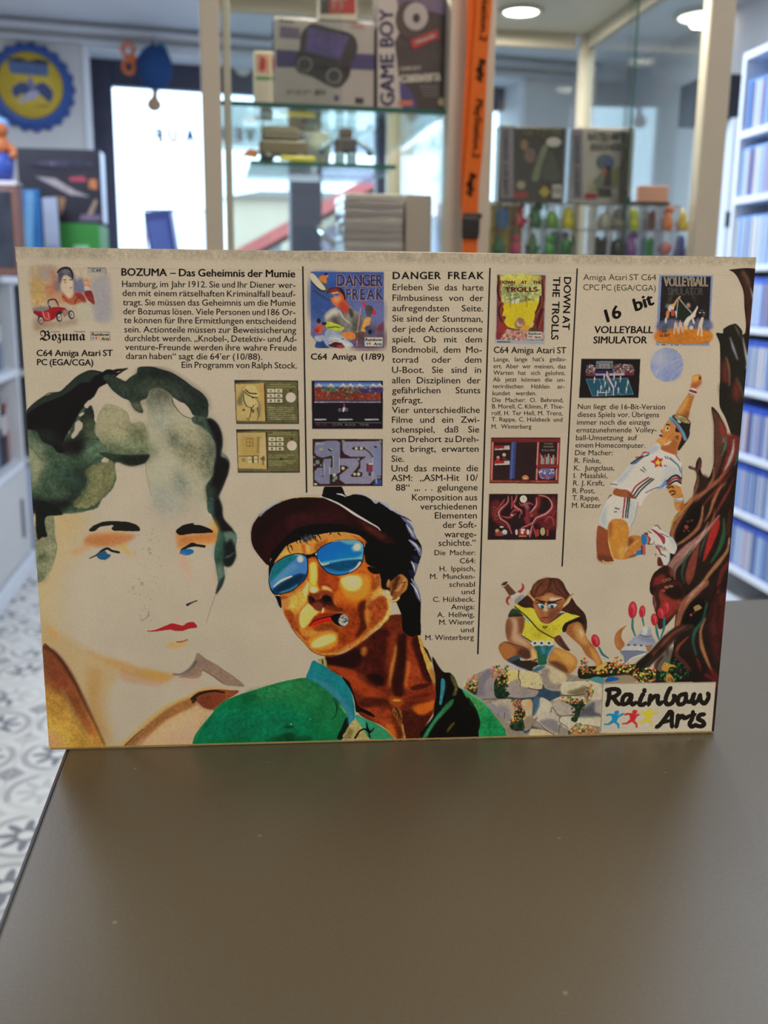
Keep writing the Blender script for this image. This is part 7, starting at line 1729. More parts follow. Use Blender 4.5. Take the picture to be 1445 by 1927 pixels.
    Q.fill([(200,1040),(290,990),(340,990),(360,1040),(440,1040),(520,1040),(560,1090),(500,1120),(480,1160),(360,1130),(280,1090)],(46,34,30),1);Q.fill([(205,1040),(290,990),(360,985),(340,1020),(260,1050)],(54,76,84),.95,soft=1);Q.fill([(200,1045),(330,1110),(450,1155),(330,1145),(240,1090)],(176,172,176),.9,soft=1.5)
    Q.fill([(660,1040),(700,930),(740,890),(850,920),(960,980),(1000,1040),(990,1120),(920,1190),(840,1170),(760,1100)],(186,122,54),1,jit=.15);Q.fill([(740,920),(880,950),(970,1020),(960,1100),(860,1060)],(212,158,78),.8,soft=6);Q.fill([(660,1060),(760,1050),(860,1100),(900,1180),(800,1150),(720,1100)],(84,46,32),.85,soft=4)
    # right arm (viewer's right)
    Q.fill([(860,710),(880,640),(960,600),(1040,620),(1090,740),(1120,800),(1200,900),(1260,1010),(1290,1100),(1230,1140),(1200,1060),(1100,980),(1040,880),(940,790)],(160,94,46),1,jit=.15);Q.fill([(960,640),(1040,640),(1100,770),(1130,860),(1060,860),(980,760)],(200,146,80),.85,soft=6);Q.fill([(1130,880),(1200,930),(1270,1050),(1230,1120),(1180,1020)],(206,150,76),.8,soft=5);Q.fill([(1020,680),(1070,720),(1060,780),(1030,740)],(222,196,160),.7,soft=3)
    Q.stroke([(1230,1140),(1290,1100),(1330,1080)],10,(206,160,70),6)
    # yellow tunic
    Q.fill([(290,430),(310,400),(400,440),(500,450),(560,540),(600,600),(680,610),(780,560),(870,500),(930,515),(1040,545),(960,590),(880,620),(830,680),(825,720),(740,785),(720,850),(540,830),(480,830),(370,740),(400,620),(390,540),(330,480)],(206,188,54),1,rough=.6,jit=.12)
    Q.fill([(560,650),(720,640),(800,600),(760,740),(620,790),(520,800),(480,760)],(194,170,40),.6,soft=6,jit=.2);Q.fill([(400,550),(450,580),(480,600),(430,600)],(130,180,190),.9)
    Q.fill([(490,450),(520,480),(590,600),(680,620),(830,520),(860,500),(780,510),(640,560)],(70,40,30),.9)
    Q.fill([(840,720),(830,680),(860,620),(940,580),(1040,545),(1080,620),(1000,600),(900,640),(870,710)],(30,24,22),1)
    Q.stroke([(290,430),(400,520),(480,600),(560,690),(660,750),(735,785),(800,765)],2.4,(50,40,24),2.2);Q.stroke([(360,755),(420,790),(480,830)],2.4,(50,40,24),2.2);Q.stroke([(400,560),(395,640),(370,740)],1.6,(60,48,26),1.6)
    Q.stroke([(610,655),(635,675),(660,655)],2,(60,48,24),2);Q.stroke([(620,645),(640,660),(655,648)],1.2,(60,48,24),1.2)
    Q.fill([(735,790),(800,755),(860,840),(920,930),(860,920),(780,860)],(92,54,38),1);Q.stroke([(800,800),(860,890),(910,925)],2,(50,30,22),2)
    # left sleeve and arm
    Q.fill([(215,545),(240,480),(280,450),(340,480),(390,540),(330,550),(250,550)],(44,66,38),1);Q.fill([(220,540),(300,510),(380,540),(300,555)],(26,30,24),.8,soft=2)
    Q.fill([(215,560),(300,545),(390,550),(400,640),(370,730),(350,760),(430,810),(500,880),(545,960),(555,1030),(500,1050),(470,1030),(470,960),(400,890),(290,860),(210,810),(185,700),(195,610)],(150,92,54),1,jit=.12)
    Q.fill([(230,580),(300,560),(340,640),(330,740),(420,820),(480,880),(440,890),(330,850),(260,800)],(206,168,128),.8,soft=6);Q.fill([(480,880),(540,960),(550,1020),(490,1040),(480,960)],(214,174,110),.9,soft=3);Q.fill([(195,620),(240,570),(270,640),(250,760),(210,780)],(120,68,40),.7,soft=4);Q.fill([(330,570),(395,560),(395,640),(360,730),(340,680)],(116,62,38),.7,soft=4)
    Q.stroke([(440,1035),(480,1020),(520,1050)],3,(206,160,104),3);Q.stroke([(500,1045),(540,1030)],3,(60,36,26),3)
    Q.stroke([(210,830),(300,865),(400,895),(460,940)],1.6,(60,36,26),1.4)
    # shorts and belt
    Q.fill([(510,880),(600,870),(735,870),(730,900),(660,1020),(650,1080),(560,1090),(550,1000),(540,940)],(36,90,62),1,jit=.25);Q.fill([(580,890),(630,880),(640,960),(600,960)],(70,130,180),.8,soft=3);Q.fill([(690,890),(735,880),(660,1010),(660,960)],(60,110,150),.8,soft=2);Q.stroke([(735,880),(680,970),(655,1050)],2,(150,170,190),1.4)
    for c in((520,845),(595,845),(680,845)):Q.ell(c,36,32,(206,198,180));Q.ell(c,16,16,(60,90,120));Q.ell(c,7,7,(24,30,40))
    for x in(490,555,640,715):Q.ell((x,850),9,22,(206,198,180))
    # head
    Q.fill([(500,400),(520,330),(600,310),(680,270),(760,300),(850,330),(860,390),(830,460),(760,540),(680,610),(620,620),(580,570),(530,480)],(152,88,50),1,jit=.12)
    Q.fill([(600,320),(680,290),(740,320),(660,370),(600,360)],(190,130,74),.8,soft=4);Q.fill([(690,330),(820,330),(800,355),(700,368)],(212,184,160),.9,soft=2);Q.fill([(520,400),(560,460),(600,560),(560,540),(510,440)],(180,108,58),.8,soft=4);Q.fill([(720,470),(820,440),(760,530),(690,590),(660,540)],(112,60,40),.75,soft=5)
    Q.fill([(625,400),(655,395),(665,480),(645,500),(615,490)],(206,170,124),.95,soft=1.5);Q.stroke([(615,490),(660,492)],1.6,(70,90,60),1.6)
    Q.fill([(545,400),(600,395),(630,410),(620,440),(580,450)],(206,206,200),1);Q.fill([(660,410),(720,395),(780,400),(740,445),(680,450)],(206,206,200),1);Q.ell((602,430),22,22,(44,110,130));Q.ell((712,430),24,22,(44,110,130));Q.ell((606,436),10,11,(16,24,34));Q.ell((715,436),11,11,(16,24,34))
    Q.stroke([(535,395),(590,388),(632,408)],1.4,(30,20,16),1.8,mid=3);Q.stroke([(658,410),(720,388),(790,402)],1.6,(30,20,16),1.4,mid=3);Q.stroke([(530,350),(580,368),(634,380)],2,(44,24,18),4);Q.stroke([(664,382),(740,374),(820,345)],4,(44,24,18),2)
    Q.stroke([(545,400),(580,452),(620,445)],1,(40,26,20),1);Q.stroke([(662,415),(690,452),(740,446),(785,402)],1,(40,26,20),1)
    Q.fill([(590,555),(630,540),(672,550),(660,575),(620,580)],(170,74,54),1);Q.stroke([(592,556),(640,556),(670,552)],1.4,(70,24,20),1.4);Q.ell((640,525),30,9,(186,120,80),.8,soft=2)
    # ears and headband ribbon
    Q.fill([(835,440),(870,360),(920,300),(975,275),(940,320),(910,380),(870,420)],(204,168,112),1);Q.stroke([(860,390),(900,330),(950,285)],1.4,(110,70,44),1.4)
    Q.fill([(430,300),(460,260),(475,300),(520,350),(505,370),(460,320)],(190,140,82),1)
elf()
Q.build('printed_elf_scene',game_box,0.00022,label='elf in a yellow tunic crouching on flowery rocks')

# ---- volleyball player and ball
V=Art(1105,640,1335,1085);V.sk=.5;V.under(T)
WH,GY=(204,194,176),(150,150,152)
def player():
    V.f=fE
    V.ell((543,641),97,100,(142,146,168),1,jit=.12);V.ell((500,600),50,44,(170,166,170),.6,soft=8);V.ell((560,700),60,30,(124,134,166),.6,soft=6)
    for P in([(470,690),(540,640),(640,600)],[(480,700),(500,640),(510,570)],[(560,735),(590,690),(640,650)]):V.stroke(P,.8,(186,186,196),.8,op=.8)
    V.f=E5
    # raised arm
    V.fill([(1000,580),(1060,470),(1120,380),(1160,330),(1225,350),(1200,440),(1170,540),(1140,640),(1060,620)],(170,104,46),1,jit=.15);V.fill([(1010,570),(1110,400),(1150,350),(1150,420),(1080,560)],(206,150,78),.8,soft=4);V.fill([(1130,560),(1160,560),(1140,640),(1080,620)],(130,62,36),.7,soft=4)
    V.fill([(1180,290),(1190,200),(1200,120),(1270,92),(1310,110),(1315,190),(1260,250),(1240,280)],(190,124,58),1,jit=.15);V.fill([(1195,200),(1300,190),(1310,210),(1250,270),(1185,260)],(160,84,46),.8,soft=4);V.fill([(1200,130),(1260,100),(1280,140),(1220,190)],(214,164,84),.8,soft=3);V.ell((1292,142),10,24,(50,28,20))
    V.fill([(1160,335),(1185,265),(1250,285),(1222,360)],WH,1);V.stroke([(1170,295),(1245,318)],4.4,(140,36,40),4.4);V.stroke([(1155,330),(1222,352)],2,(110,116,124),2)
    # head
    V.fill([(950,610),(1020,590),(1120,620),(1180,690),(1170,760),(1160,860),(1110,940),(1050,1020),(1020,1040),(1010,960),(980,820),(990,720)],(40,32,26),1,rough=1);V.fill([(960,610),(1040,595),(1140,640),(1180,710),(1110,700),(1040,680)],(170,150,96),.9,rough=2,jit=.5)
    V.fill([(800,780),(840,770),(860,720),(920,650),(980,700),(990,800),(1060,820),(1060,900),(1020,1000),(1000,1100),(900,1090),(810,1030),(820,970),(760,930),(770,900),(810,870),(800,850),(830,820)],(196,124,58),1,jit=.12)
    V.fill([(820,970),(900,960),(980,880),(1040,900),(1010,1000),(1000,1090),(900,1080),(815,1020)],(160,84,46),.85,soft=4);V.fill([(770,905),(840,880),(900,900),(930,920),(900,960),(820,960)],(212,150,72),.8,soft=3);V.stroke([(850,965),(900,950),(930,925)],2,(206,196,190),3)
    V.fill([(880,740),(905,735),(920,780),(880,800),(860,790)],(216,176,120),.95);V.ell((895,762),11,15,(40,40,36));V.stroke([(880,715),(920,722)],3,(50,32,22),2);V.stroke([(800,850),(830,860)],4,(70,36,26),2);V.stroke([(815,790),(830,815)],2,(110,60,34),2);V.stroke([(960,830),(900,880),(870,930)],1.2,(140,70,40),1,op=.7)
    V.fill([(975,870),(1020,840),(1050,880),(1030,930),(990,920)],(176,110,56),1);V.stroke([(990,870),(1020,860),(1010,900)],2,(80,46,28),2)
    V.stroke([(930,640),(1010,720),(1080,820),(1115,900)],8,(84,148,150),6);V.stroke([(950,660),(1030,770),(1100,910)],2.4,(170,64,70),2);V.stroke([(925,640),(1010,705),(1090,830),(1125,900)],1.6,(90,120,180),1.4);V.stroke([(1020,670),(1050,690)],3,(206,206,206),3)
    # shirt
    V.fill([(190,1450),(280,1380),(400,1240),(500,1130),(620,1050),(720,970),(790,955),(820,1030),(1000,1100),(1060,1170),(1070,1260),(1060,1400),(1050,1480),(900,1500),(820,1500),(700,1540),(600,1640),(560,1720),(440,1640),(300,1510),(210,1490)],(206,196,178),1,jit=.05)
    V.fill([(640,1030),(740,970),(800,1000),(720,1070),(620,1080)],(160,164,172),.8,soft=4);V.fill([(250,1430),(420,1240),(520,1150),(440,1290),(330,1430)],(150,154,160),.55,soft=6);V.fill([(880,1200),(1050,1280),(1050,1380),(920,1380),(820,1440)],(172,170,164),.5,soft=8)
    V.fill([(430,1200),(520,1130),(600,1070),(670,1090),(600,1120),(500,1200)],(70,90,116),.9,soft=1);V.stroke([(500,1125),(570,1110),(600,1060),(665,1070)],3,(176,60,60),3);V.fill([(590,1080),(650,1070),(600,1130)],(170,196,220),.9);V.stroke([(440,1195),(540,1130),(650,1095)],2,(30,34,44),2)
    V.fill([(680,1172),(730,1150),(755,1100),(785,1135),(838,1135),(815,1185),(828,1245),(780,1225),(738,1250),(735,1200)],(184,50,52),1,smooth=False);V.fill([(735,1180),(760,1165),(775,1140),(790,1170),(818,1180),(795,1195),(795,1220),(765,1205),(742,1212),(752,1190)],(206,184,50),1,smooth=False)
    for P in([(560,1270),(610,1305)],[(590,1240),(625,1285)],[(850,1220),(880,1230)],[(860,1110),(880,1140)],[(890,1110),(900,1140)],[(190,1450),(270,1460)]):V.stroke(P,2.2,(90,88,86),1.6)
    V.stroke([(920,1130),(980,1180),(1030,1230),(1055,1310)],4,(100,112,130),2);V.stroke([(1000,1100),(1050,1170)],3,(110,110,114),1.5);V.stroke([(1065,1240),(1070,1400)],1.6,(90,90,90),1.2)
    for o,c in((0,(150,40,42)),(34,(34,40,34)),(62,(40,62,52))):V.stroke([(450+o*.7,1560+o),(500+o,1480+o*.8),(580+o,1420+o*.55),(660+o,1370+o*.3)],3,c,3)
    V.fill([(760,1510),(830,1450),(870,1390),(890,1440),(840,1490)],(80,120,172),.9,soft=2);V.stroke([(620,1560),(720,1510),(780,1490)],1.4,(50,50,54),1.4)
    for dy,c in((0,(34,36,36)),(36,(150,44,44)),(72,(40,44,42))):V.stroke([(885,1420+dy),(950,1360+dy),(1010,1345+dy*.9),(1060,1385+dy*.8)],4,c,3.4)
    # shorts, legs, hand, shoes
    V.f=E6
    V.fill([(1110,270),(1200,240),(1290,280),(1320,370),(1340,430),(1350,520),(1330,610),(1290,640),(1230,600),(1205,520),(1200,440),(1150,390),(1120,330)],(196,128,60),1,jit=.15)
    for P in([(1120,290),(1170,270),(1200,290)],[(1140,350),(1190,330),(1220,350)],[(1170,390),(1220,370)]):V.stroke(P,3.4,(84,44,28),2.6)
    V.fill([(1300,520),(1345,500),(1330,600),(1290,630)],(150,78,44),.8,soft=4);V.fill([(1200,440),(1280,440),(1335,430),(1310,490),(1230,480)],(190,196,204),1);V.stroke([(1210,450),(1280,480),(1330,470)],2.4,(120,140,170),2)
    V.fill([(330,370),(360,300),(440,310),(540,325),(660,450),(560,430),(420,415)],(150,80,44),1,jit=.15);V.fill([(540,330),(665,450),(580,420)],(90,46,36),.8,soft=3);V.fill([(250,450),(290,390),(310,400)],(60,34,26),1)
    V.fill([(280,420),(340,400),(500,430),(660,450),(690,500),(670,600),(640,740),(570,860),(540,800),(500,740),(340,730),(280,780),(240,860),(130,780),(170,640),(230,500)],(206,196,178),1,jit=.05);V.fill([(140,780),(190,620),(250,520),(230,700),(230,850)],(160,166,172),.7,soft=5);V.fill([(560,480),(680,490),(640,740),(580,840),(540,720)],(170,168,162),.5,soft=6);V.stroke([(690,490),(665,620),(635,740),(575,850)],1.2,(120,118,112),1)
    for x,c in((500,(150,44,44)),(540,(40,44,42)),(568,(44,62,54))):V.stroke([(x,430),(x-8,520),(x-22,620),(x-30,720)],3,c,2.4)
    V.stroke([(360,580),(420,592)],3,(90,90,90),2.4);V.stroke([(345,635),(385,628)],2.4,(90,90,90),2)
    V.fill([(120,830),(240,890),(260,900),(260,1060),(300,1240),(340,1330),(280,1360),(180,1345),(110,1300),(90,1100),(95,950)],(140,70,40),1,jit=.15);V.fill([(110,1250),(300,1270),(330,1330),(280,1360),(140,1340)],(100,50,32),.8,soft=4);V.stroke([(180,1330),(230,1355),(320,1350)],2.4,(210,160,90),2.4)
    V.fill([(270,800),(330,740),(440,735),(530,790),(560,900),(550,1000),(530,1100),(500,1200),(490,1310),(380,1310),(310,1260),(270,1080),(255,900)],(196,128,50),1,jit=.12);V.fill([(265,840),(310,770),(320,860),(300,1000),(280,1020)],(130,74,40),.7,soft=4);V.fill([(420,1150),(500,1120),(480,1290),(420,1300)],(212,162,80),.7,soft=5);V.stroke([(265,1060),(300,1200),(340,1320)],1.4,(226,180,110),1.4)
    V.fill([(540,1150),(550,1020),(600,970),(720,980),(745,1060),(745,1140),(640,1220),(520,1310),(480,1300),(500,1220)],(190,118,50),1,jit=.15);V.fill([(540,1150),(550,1000),(590,1000),(640,1040),(570,1130)],(112,58,36),.85,soft=3);V.stroke([(540,1160),(620,1090),(700,1040)],3,(206,150,72),4,op=.8,soft=1);V.fill([(520,1300),(640,1230),(660,1270),(560,1295)],(120,66,38),.8)
    V.fill([(735,970),(790,955),(820,1020),(800,1100),(745,1100)],(40,110,156),1);V.stroke([(800,945),(850,1000),(840,1085)],7,(176,84,80),6);V.stroke([(780,940),(840,960),(862,1020),(855,1080)],2.4,(110,30,32),2.4);V.fill([(650,1250),(670,1200),(740,1170),(740,1240)],(40,110,156),1);V.stroke([(770,1110),(775,1235)],6,(176,84,80),6);V.stroke([(740,1120),(745,1240)],2.4,(60,30,36),2.4)
    V.fill([(830,960),(870,880),(940,830),(1000,880),(1130,970),(1200,1030),(1235,1120),(1220,1220),(1180,1235),(1100,1180),(1000,1130),(860,1090),(870,1020)],(206,200,190),1,jit=.04);V.fill([(1110,980),(1180,1000),(1230,1100),(1210,1220),(1180,1140)],(170,172,176),.7,soft=4)
    V.fill([(870,880),(920,890),(1010,950),(1070,1000),(1075,1070),(1050,1095),(1010,1020),(960,960)],(150,48,56),.95);V.stroke([(930,830),(970,830),(1010,885)],2,(70,70,74),1.4);V.stroke([(1010,940),(1130,995)],1.6,(90,90,94),1.4)
    V.dots([(930,1090),(1000,1110),(1100,1150),(1090,1180),(980,1130)],26,[(50,52,60),(90,92,100)],.6,1.3,6,.9);V.stroke([(820,1090),(900,1095),(920,1050)],1.6,(70,66,60),1.2);V.stroke([(840,910),(880,940)],2,(70,70,70),1.6)
    V.fill([(950,1120),(1010,1190),(1110,1200),(1145,1260),(1130,1360),(1090,1400),(1030,1370),(1000,1280),(960,1200)],(200,192,178),1);V.stroke([(950,1125),(990,1180),(1020,1250)],5,(160,60,66),3);V.stroke([(1030,1240),(1090,1275)],2,(50,50,40),1.4);V.stroke([(1140,1220),(1135,1330),(1090,1400)],2,(150,156,180),1.6)
    V.fill([(970,1290),(1010,1290),(1050,1400),(970,1400)],(90,36,34),1);V.ell((940,1245),9,20,(90,86,80),.8);V.ell((980,1250),5,6,(90,86,80),.8);V.ell((895,1232),5,4,(110,104,96),.8)
player()
V.build('printed_volleyball_player',game_box,0.00020,label='volleyball player in white leaping for a grey ball')

# ---- publisher panel at the bottom right corner
P_=Art(1125,1278,1352,1385)
P_.f=E7
P_.fill([(83,95),(1306,82),(1262,610),(58,628)],(196,182,152),1,smooth=False,jit=.02)
for p in([(83,95),(1306,82)],[(83,95),(58,628)]):P_.stroke(p,1,(80,66,54),1,op=.8)
P_.build('maker_panel',game_box,0.00026,label='pale panel at the lower right corner')
P2=Art(1125,1278,1352,1385);P2.f=E7
K=(16,14,14)
def pen(*pts,w=8.2):P2.stroke(list(pts),w,K,w*.95,soft=0)
pen((150,185),(150,250),(128,330));pen((125,165),(180,155),(245,160),(260,195),(220,230),(165,245));pen((190,240),(225,290),(258,322))
pen((385,215),(330,215),(295,265),(300,318),(350,305),(390,240));pen((395,220),(385,290),(410,322),(440,300))
pen((520,205),(490,270),(480,320),(520,325),(542,305));P2.ell((535,172),22,24,K)
pen((600,220),(590,280),(580,325));pen((590,290),(640,235),(680,230),(680,290),(700,318),(722,295))
pen((818,140),(785,200),(762,280),(785,322),(835,305),(865,240),(850,222));
pen((985,205),(920,225),(895,285),(920,325),(970,300),(990,225));pen((985,215),(985,280),(1040,290),(1070,210))
pen((1075,205),(1060,270),(1075,312),(1120,270),(1140,215));pen((1140,225),(1145,280),(1190,312),(1230,250),(1232,205));P2.ell((1225,205),20,22,K)
pen((810,400),(760,470),(700,545),(665,568));pen((810,395),(835,420),(830,500),(835,565));pen((740,515),(800,500),(835,500),w=6.6)
pen((900,440),(895,500),(880,565));pen((890,500),(940,445),(970,470),(1010,455));
pen((1062,400),(1055,470),(1025,530),(1050,565),(1090,540));pen((985,465),(1040,440),(1085,430),w=6.6)
pen((1185,430),(1140,435),(1115,475),(1165,505),(1185,540),(1150,560),(1085,548))
P2.build('maker_lettering',game_box,0.00034,thr=.35,label='black brush lettering',m=M_BLACK)
def runner(dx,dy,c,nm):
    R=Art(1125,1325,1260,1380);R.f=E7
    sh=lambda P:[(x+dx,y+dy)for x,y in P]
    R.ell((232+dx,412+dy),27,24,c,1,jit=0);R.fill(sh([(215,395),(262,390),(258,400),(225,405)]),c,1,smooth=False,jit=0)
    R.fill(sh([(115,435),(150,420),(205,425),(250,440),(300,412),(318,418),(312,432),(258,460),(240,490),(232,510),(262,535),(262,582),(244,582),(240,548),(205,518),(150,545),(95,546),(92,532),(140,528),(180,492),(180,460),(168,440),(125,450)]),c,1,smooth=False,jit=0)
    R.build('maker_emblem',game_box,0.00034+dx*1e-7,thr=.3,label=nm)
runner(0,0,(28,130,190),'small blue running figure');runner(196,-8,(196,44,46),'small red running figure');runner(360,-20,(206,186,44),'small yellow running figure')
# ------------------------------------------------------------------ small printed cover pictures
S1,S2,S3,S4,S5,S6,S7,S8=Fr(20,450,7.135),Fr(580,505,9.633),Fr(925,510,12.565),Fr(1230,510,12.565),Fr(435,710,10.415),Fr(580,710,9.175),Fr(912,815,9.175),Fr(1085,670,11.56)
PIC=0.00016
def cover_car():
    A=Art(50,498,215,640);A.sk=.6;A.f=S1
    A.fill([(265,380),(1020,385),(1280,400),(1330,640),(1350,1080),(1240,1120),(1120,1080),(1080,900),(900,900),(880,1160),(430,1230),(330,1300),(310,1000)],(186,164,132),.9,soft=3,jit=.12)
    A.fill([(265,380),(620,380),(640,700),(480,850),(300,930),(280,600)],(178,150,112),.9,soft=5,jit=.15);A.fill([(280,560),(420,560),(480,800),(320,900)],(190,146,76),.7,soft=7,jit=.2)
    A.fill([(400,400),(620,390),(600,560),(430,520)],(160,138,128),.7,soft=7)
    A.fill([(530,430),(580,430),(640,640),(640,700),(560,760),(480,720),(470,600),(560,600)],(176,108,74),.8,soft=5,jit=.2);A.fill([(480,700),(640,720),(760,820),(620,900),(500,820)],(186,124,84),.7,soft=6)
    A.fill([(820,400),(880,560),(920,520),(980,540),(1000,700),(920,740),(840,700),(820,560)],(104,98,116),.9,soft=4,jit=.15);A.fill([(1080,560),(1300,470),(1340,640),(1350,1080),(1230,1120),(1110,1060),(1100,800)],(150,144,144),.75,soft=6);A.fill([(600,560),(680,540),(680,700),(620,700)],(110,92,110),.75,soft=5)
    A.fill([(640,440),(700,390),(780,388),(825,440),(830,540),(780,500),(720,490),(700,560),(660,600),(640,520)],(70,66,74),.95,soft=1.5,jit=.3);A.fill([(680,430),(740,400),(800,430),(780,470),(720,470)],(110,106,110),.8,soft=2);A.stroke([(630,450),(660,410),(720,385),(790,395),(828,460),(830,540)],2.4,(24,22,26),2,mid=3.4)
    A.fill([(700,500),(760,490),(830,550),(840,640),(830,720),(780,790),(740,740),(690,690),(670,620)],(204,176,140),1,soft=1)
    A.stroke([(710,548),(745,545)],1.4,(40,30,28),1.2);A.stroke([(790,548),(825,545)],1.4,(40,30,28),1.2);A.stroke([(720,580),(740,578)],1,(60,40,34),1);A.stroke([(800,655),(826,650)],1.4,(130,50,44),1)
    A.fill([(680,720),(720,740),(790,800),(840,760),(880,715),(960,740),(1010,840),(940,850),(860,880),(780,870),(700,810)],(170,84,54),.95,soft=1.5,jit=.25);A.fill([(850,740),(900,715),(990,760),(1010,850),(920,800)],(140,44,38),.85,soft=2);A.stroke([(860,860),(890,800),(930,780)],1.4,(60,28,26),1.2);A.stroke([(700,760),(770,840)],1.2,(80,40,28),1)
    A.fill([(985,560),(1020,530),(1060,560),(1070,640),(1030,690),(1000,640)],(190,130,84),.95,soft=1.5,jit=.3);A.fill([(990,630),(1060,650),(1050,690),(1000,690)],(190,180,166),.9);A.fill([(990,700),(1080,690),(1110,760),(1130,880),(1060,840),(1000,760)],(128,38,36),.95,rough=1,jit=.35)
    A.fill([(900,930),(1060,860),(1090,960),(1110,1100),(900,1160)],(184,172,140),.8,soft=6)
    # red car
    A.fill([(300,930),(440,900),(560,920),(540,980),(330,980)],(120,112,106),.9,soft=2);A.fill([(310,960),(430,970),(500,950),(560,920),(620,910),(720,920),(760,950),(700,990),(620,1010),(590,1070),(460,1110),(400,1060),(310,1000)],(150,26,32),1,rough=.6,jit=.2);A.fill([(420,980),(440,1060),(520,1070),(530,1000),(500,980)],(196,60,58),.8,soft=1.5);A.stroke([(430,970),(460,1060),(520,1070),(500,980)],1.4,(206,150,130),1.2)
    A.stroke([(530,930),(505,830),(595,810),(640,890)],2.4,(40,34,34),2.4);A.fill([(525,900),(510,850),(600,850),(630,890)],(170,150,130),.9)
    for c in((405,1090),(650,1050),(815,1015)):A.ell(c,40,62,(30,26,28),ang=-.2);A.ell((c[0]+5,c[1]),26,44,(190,172,150),ang=-.2);A.ell(c,8,12,(50,44,44))
    A.fill([(600,1030),(640,970),(720,970),(700,1000),(640,1010)],(46,40,44),.9);A.fill([(690,960),(760,950),(780,1000),(720,1040)],(150,110,96),1,jit=.4)
    A.fill([(330,1070),(620,1120),(880,1080),(860,1130),(500,1180),(330,1230)],(150,116,92),.7,soft=5)
    A.fill([(1030,385),(1278,390),(1282,462),(1036,455)],(160,150,140),1,smooth=False);A.stroke([(1030,385),(1278,390),(1282,462)],1,(90,84,80),1,smooth=False)
    A.fill([(1078,1246),(1328,1250),(1335,1370),(1080,1365)],(190,172,140),1,smooth=False)
    for p in([(1078,1246),(1328,1250)],[(1328,1250),(1335,1370)],[(1335,1370),(1080,1365)],[(1080,1365),(1078,1246)]):A.stroke(p,.8,(90,80,70),.8)
    for x,c in((1110,(90,120,150)),(1150,(180,70,60)),(1190,(190,150,70))):A.ell((x,1330),14,18,c)
    A.build('cover_picture',game_box,PIC,label='small cover picture with a red vintage car')
cover_car()
def ltr(fr,rows,m,label,off=0.00030,**k):
    L=Lettering()
    for t,x0,y0,x1,y1,cap in rows:
        a,b=fr([(x0,y0),(x1,y1)]);L.line(t,a[0],a[1],b[0],b[1],cap/fr.k,**k)
    L.build(place_on(off),'cover_lettering',m,game_box,label)
ltr(S1,[('C 64',1092,440,1210,438,42)],M_BLACK,'computer name on the red car cover',wt=.03)
ltr(S1,[('𝕭𝖔𝖟𝖚𝖒𝖆',395,1360,1005,1362,125)],M_BLACK,'black letter title under the red car',wt=.01)
ltr(S1,[('Deutsches Kriminalspiel',540,1250,1000,1250,20)],M_BLACK,'tiny line over the black letter title')
ltr(S1,[('Rainbow',1090,1298,1318,1300,40),('Arts',1215,1356,1318,1358,40)],M_BLACK,'maker name on the red car cover',wt=.06,slant=.15)

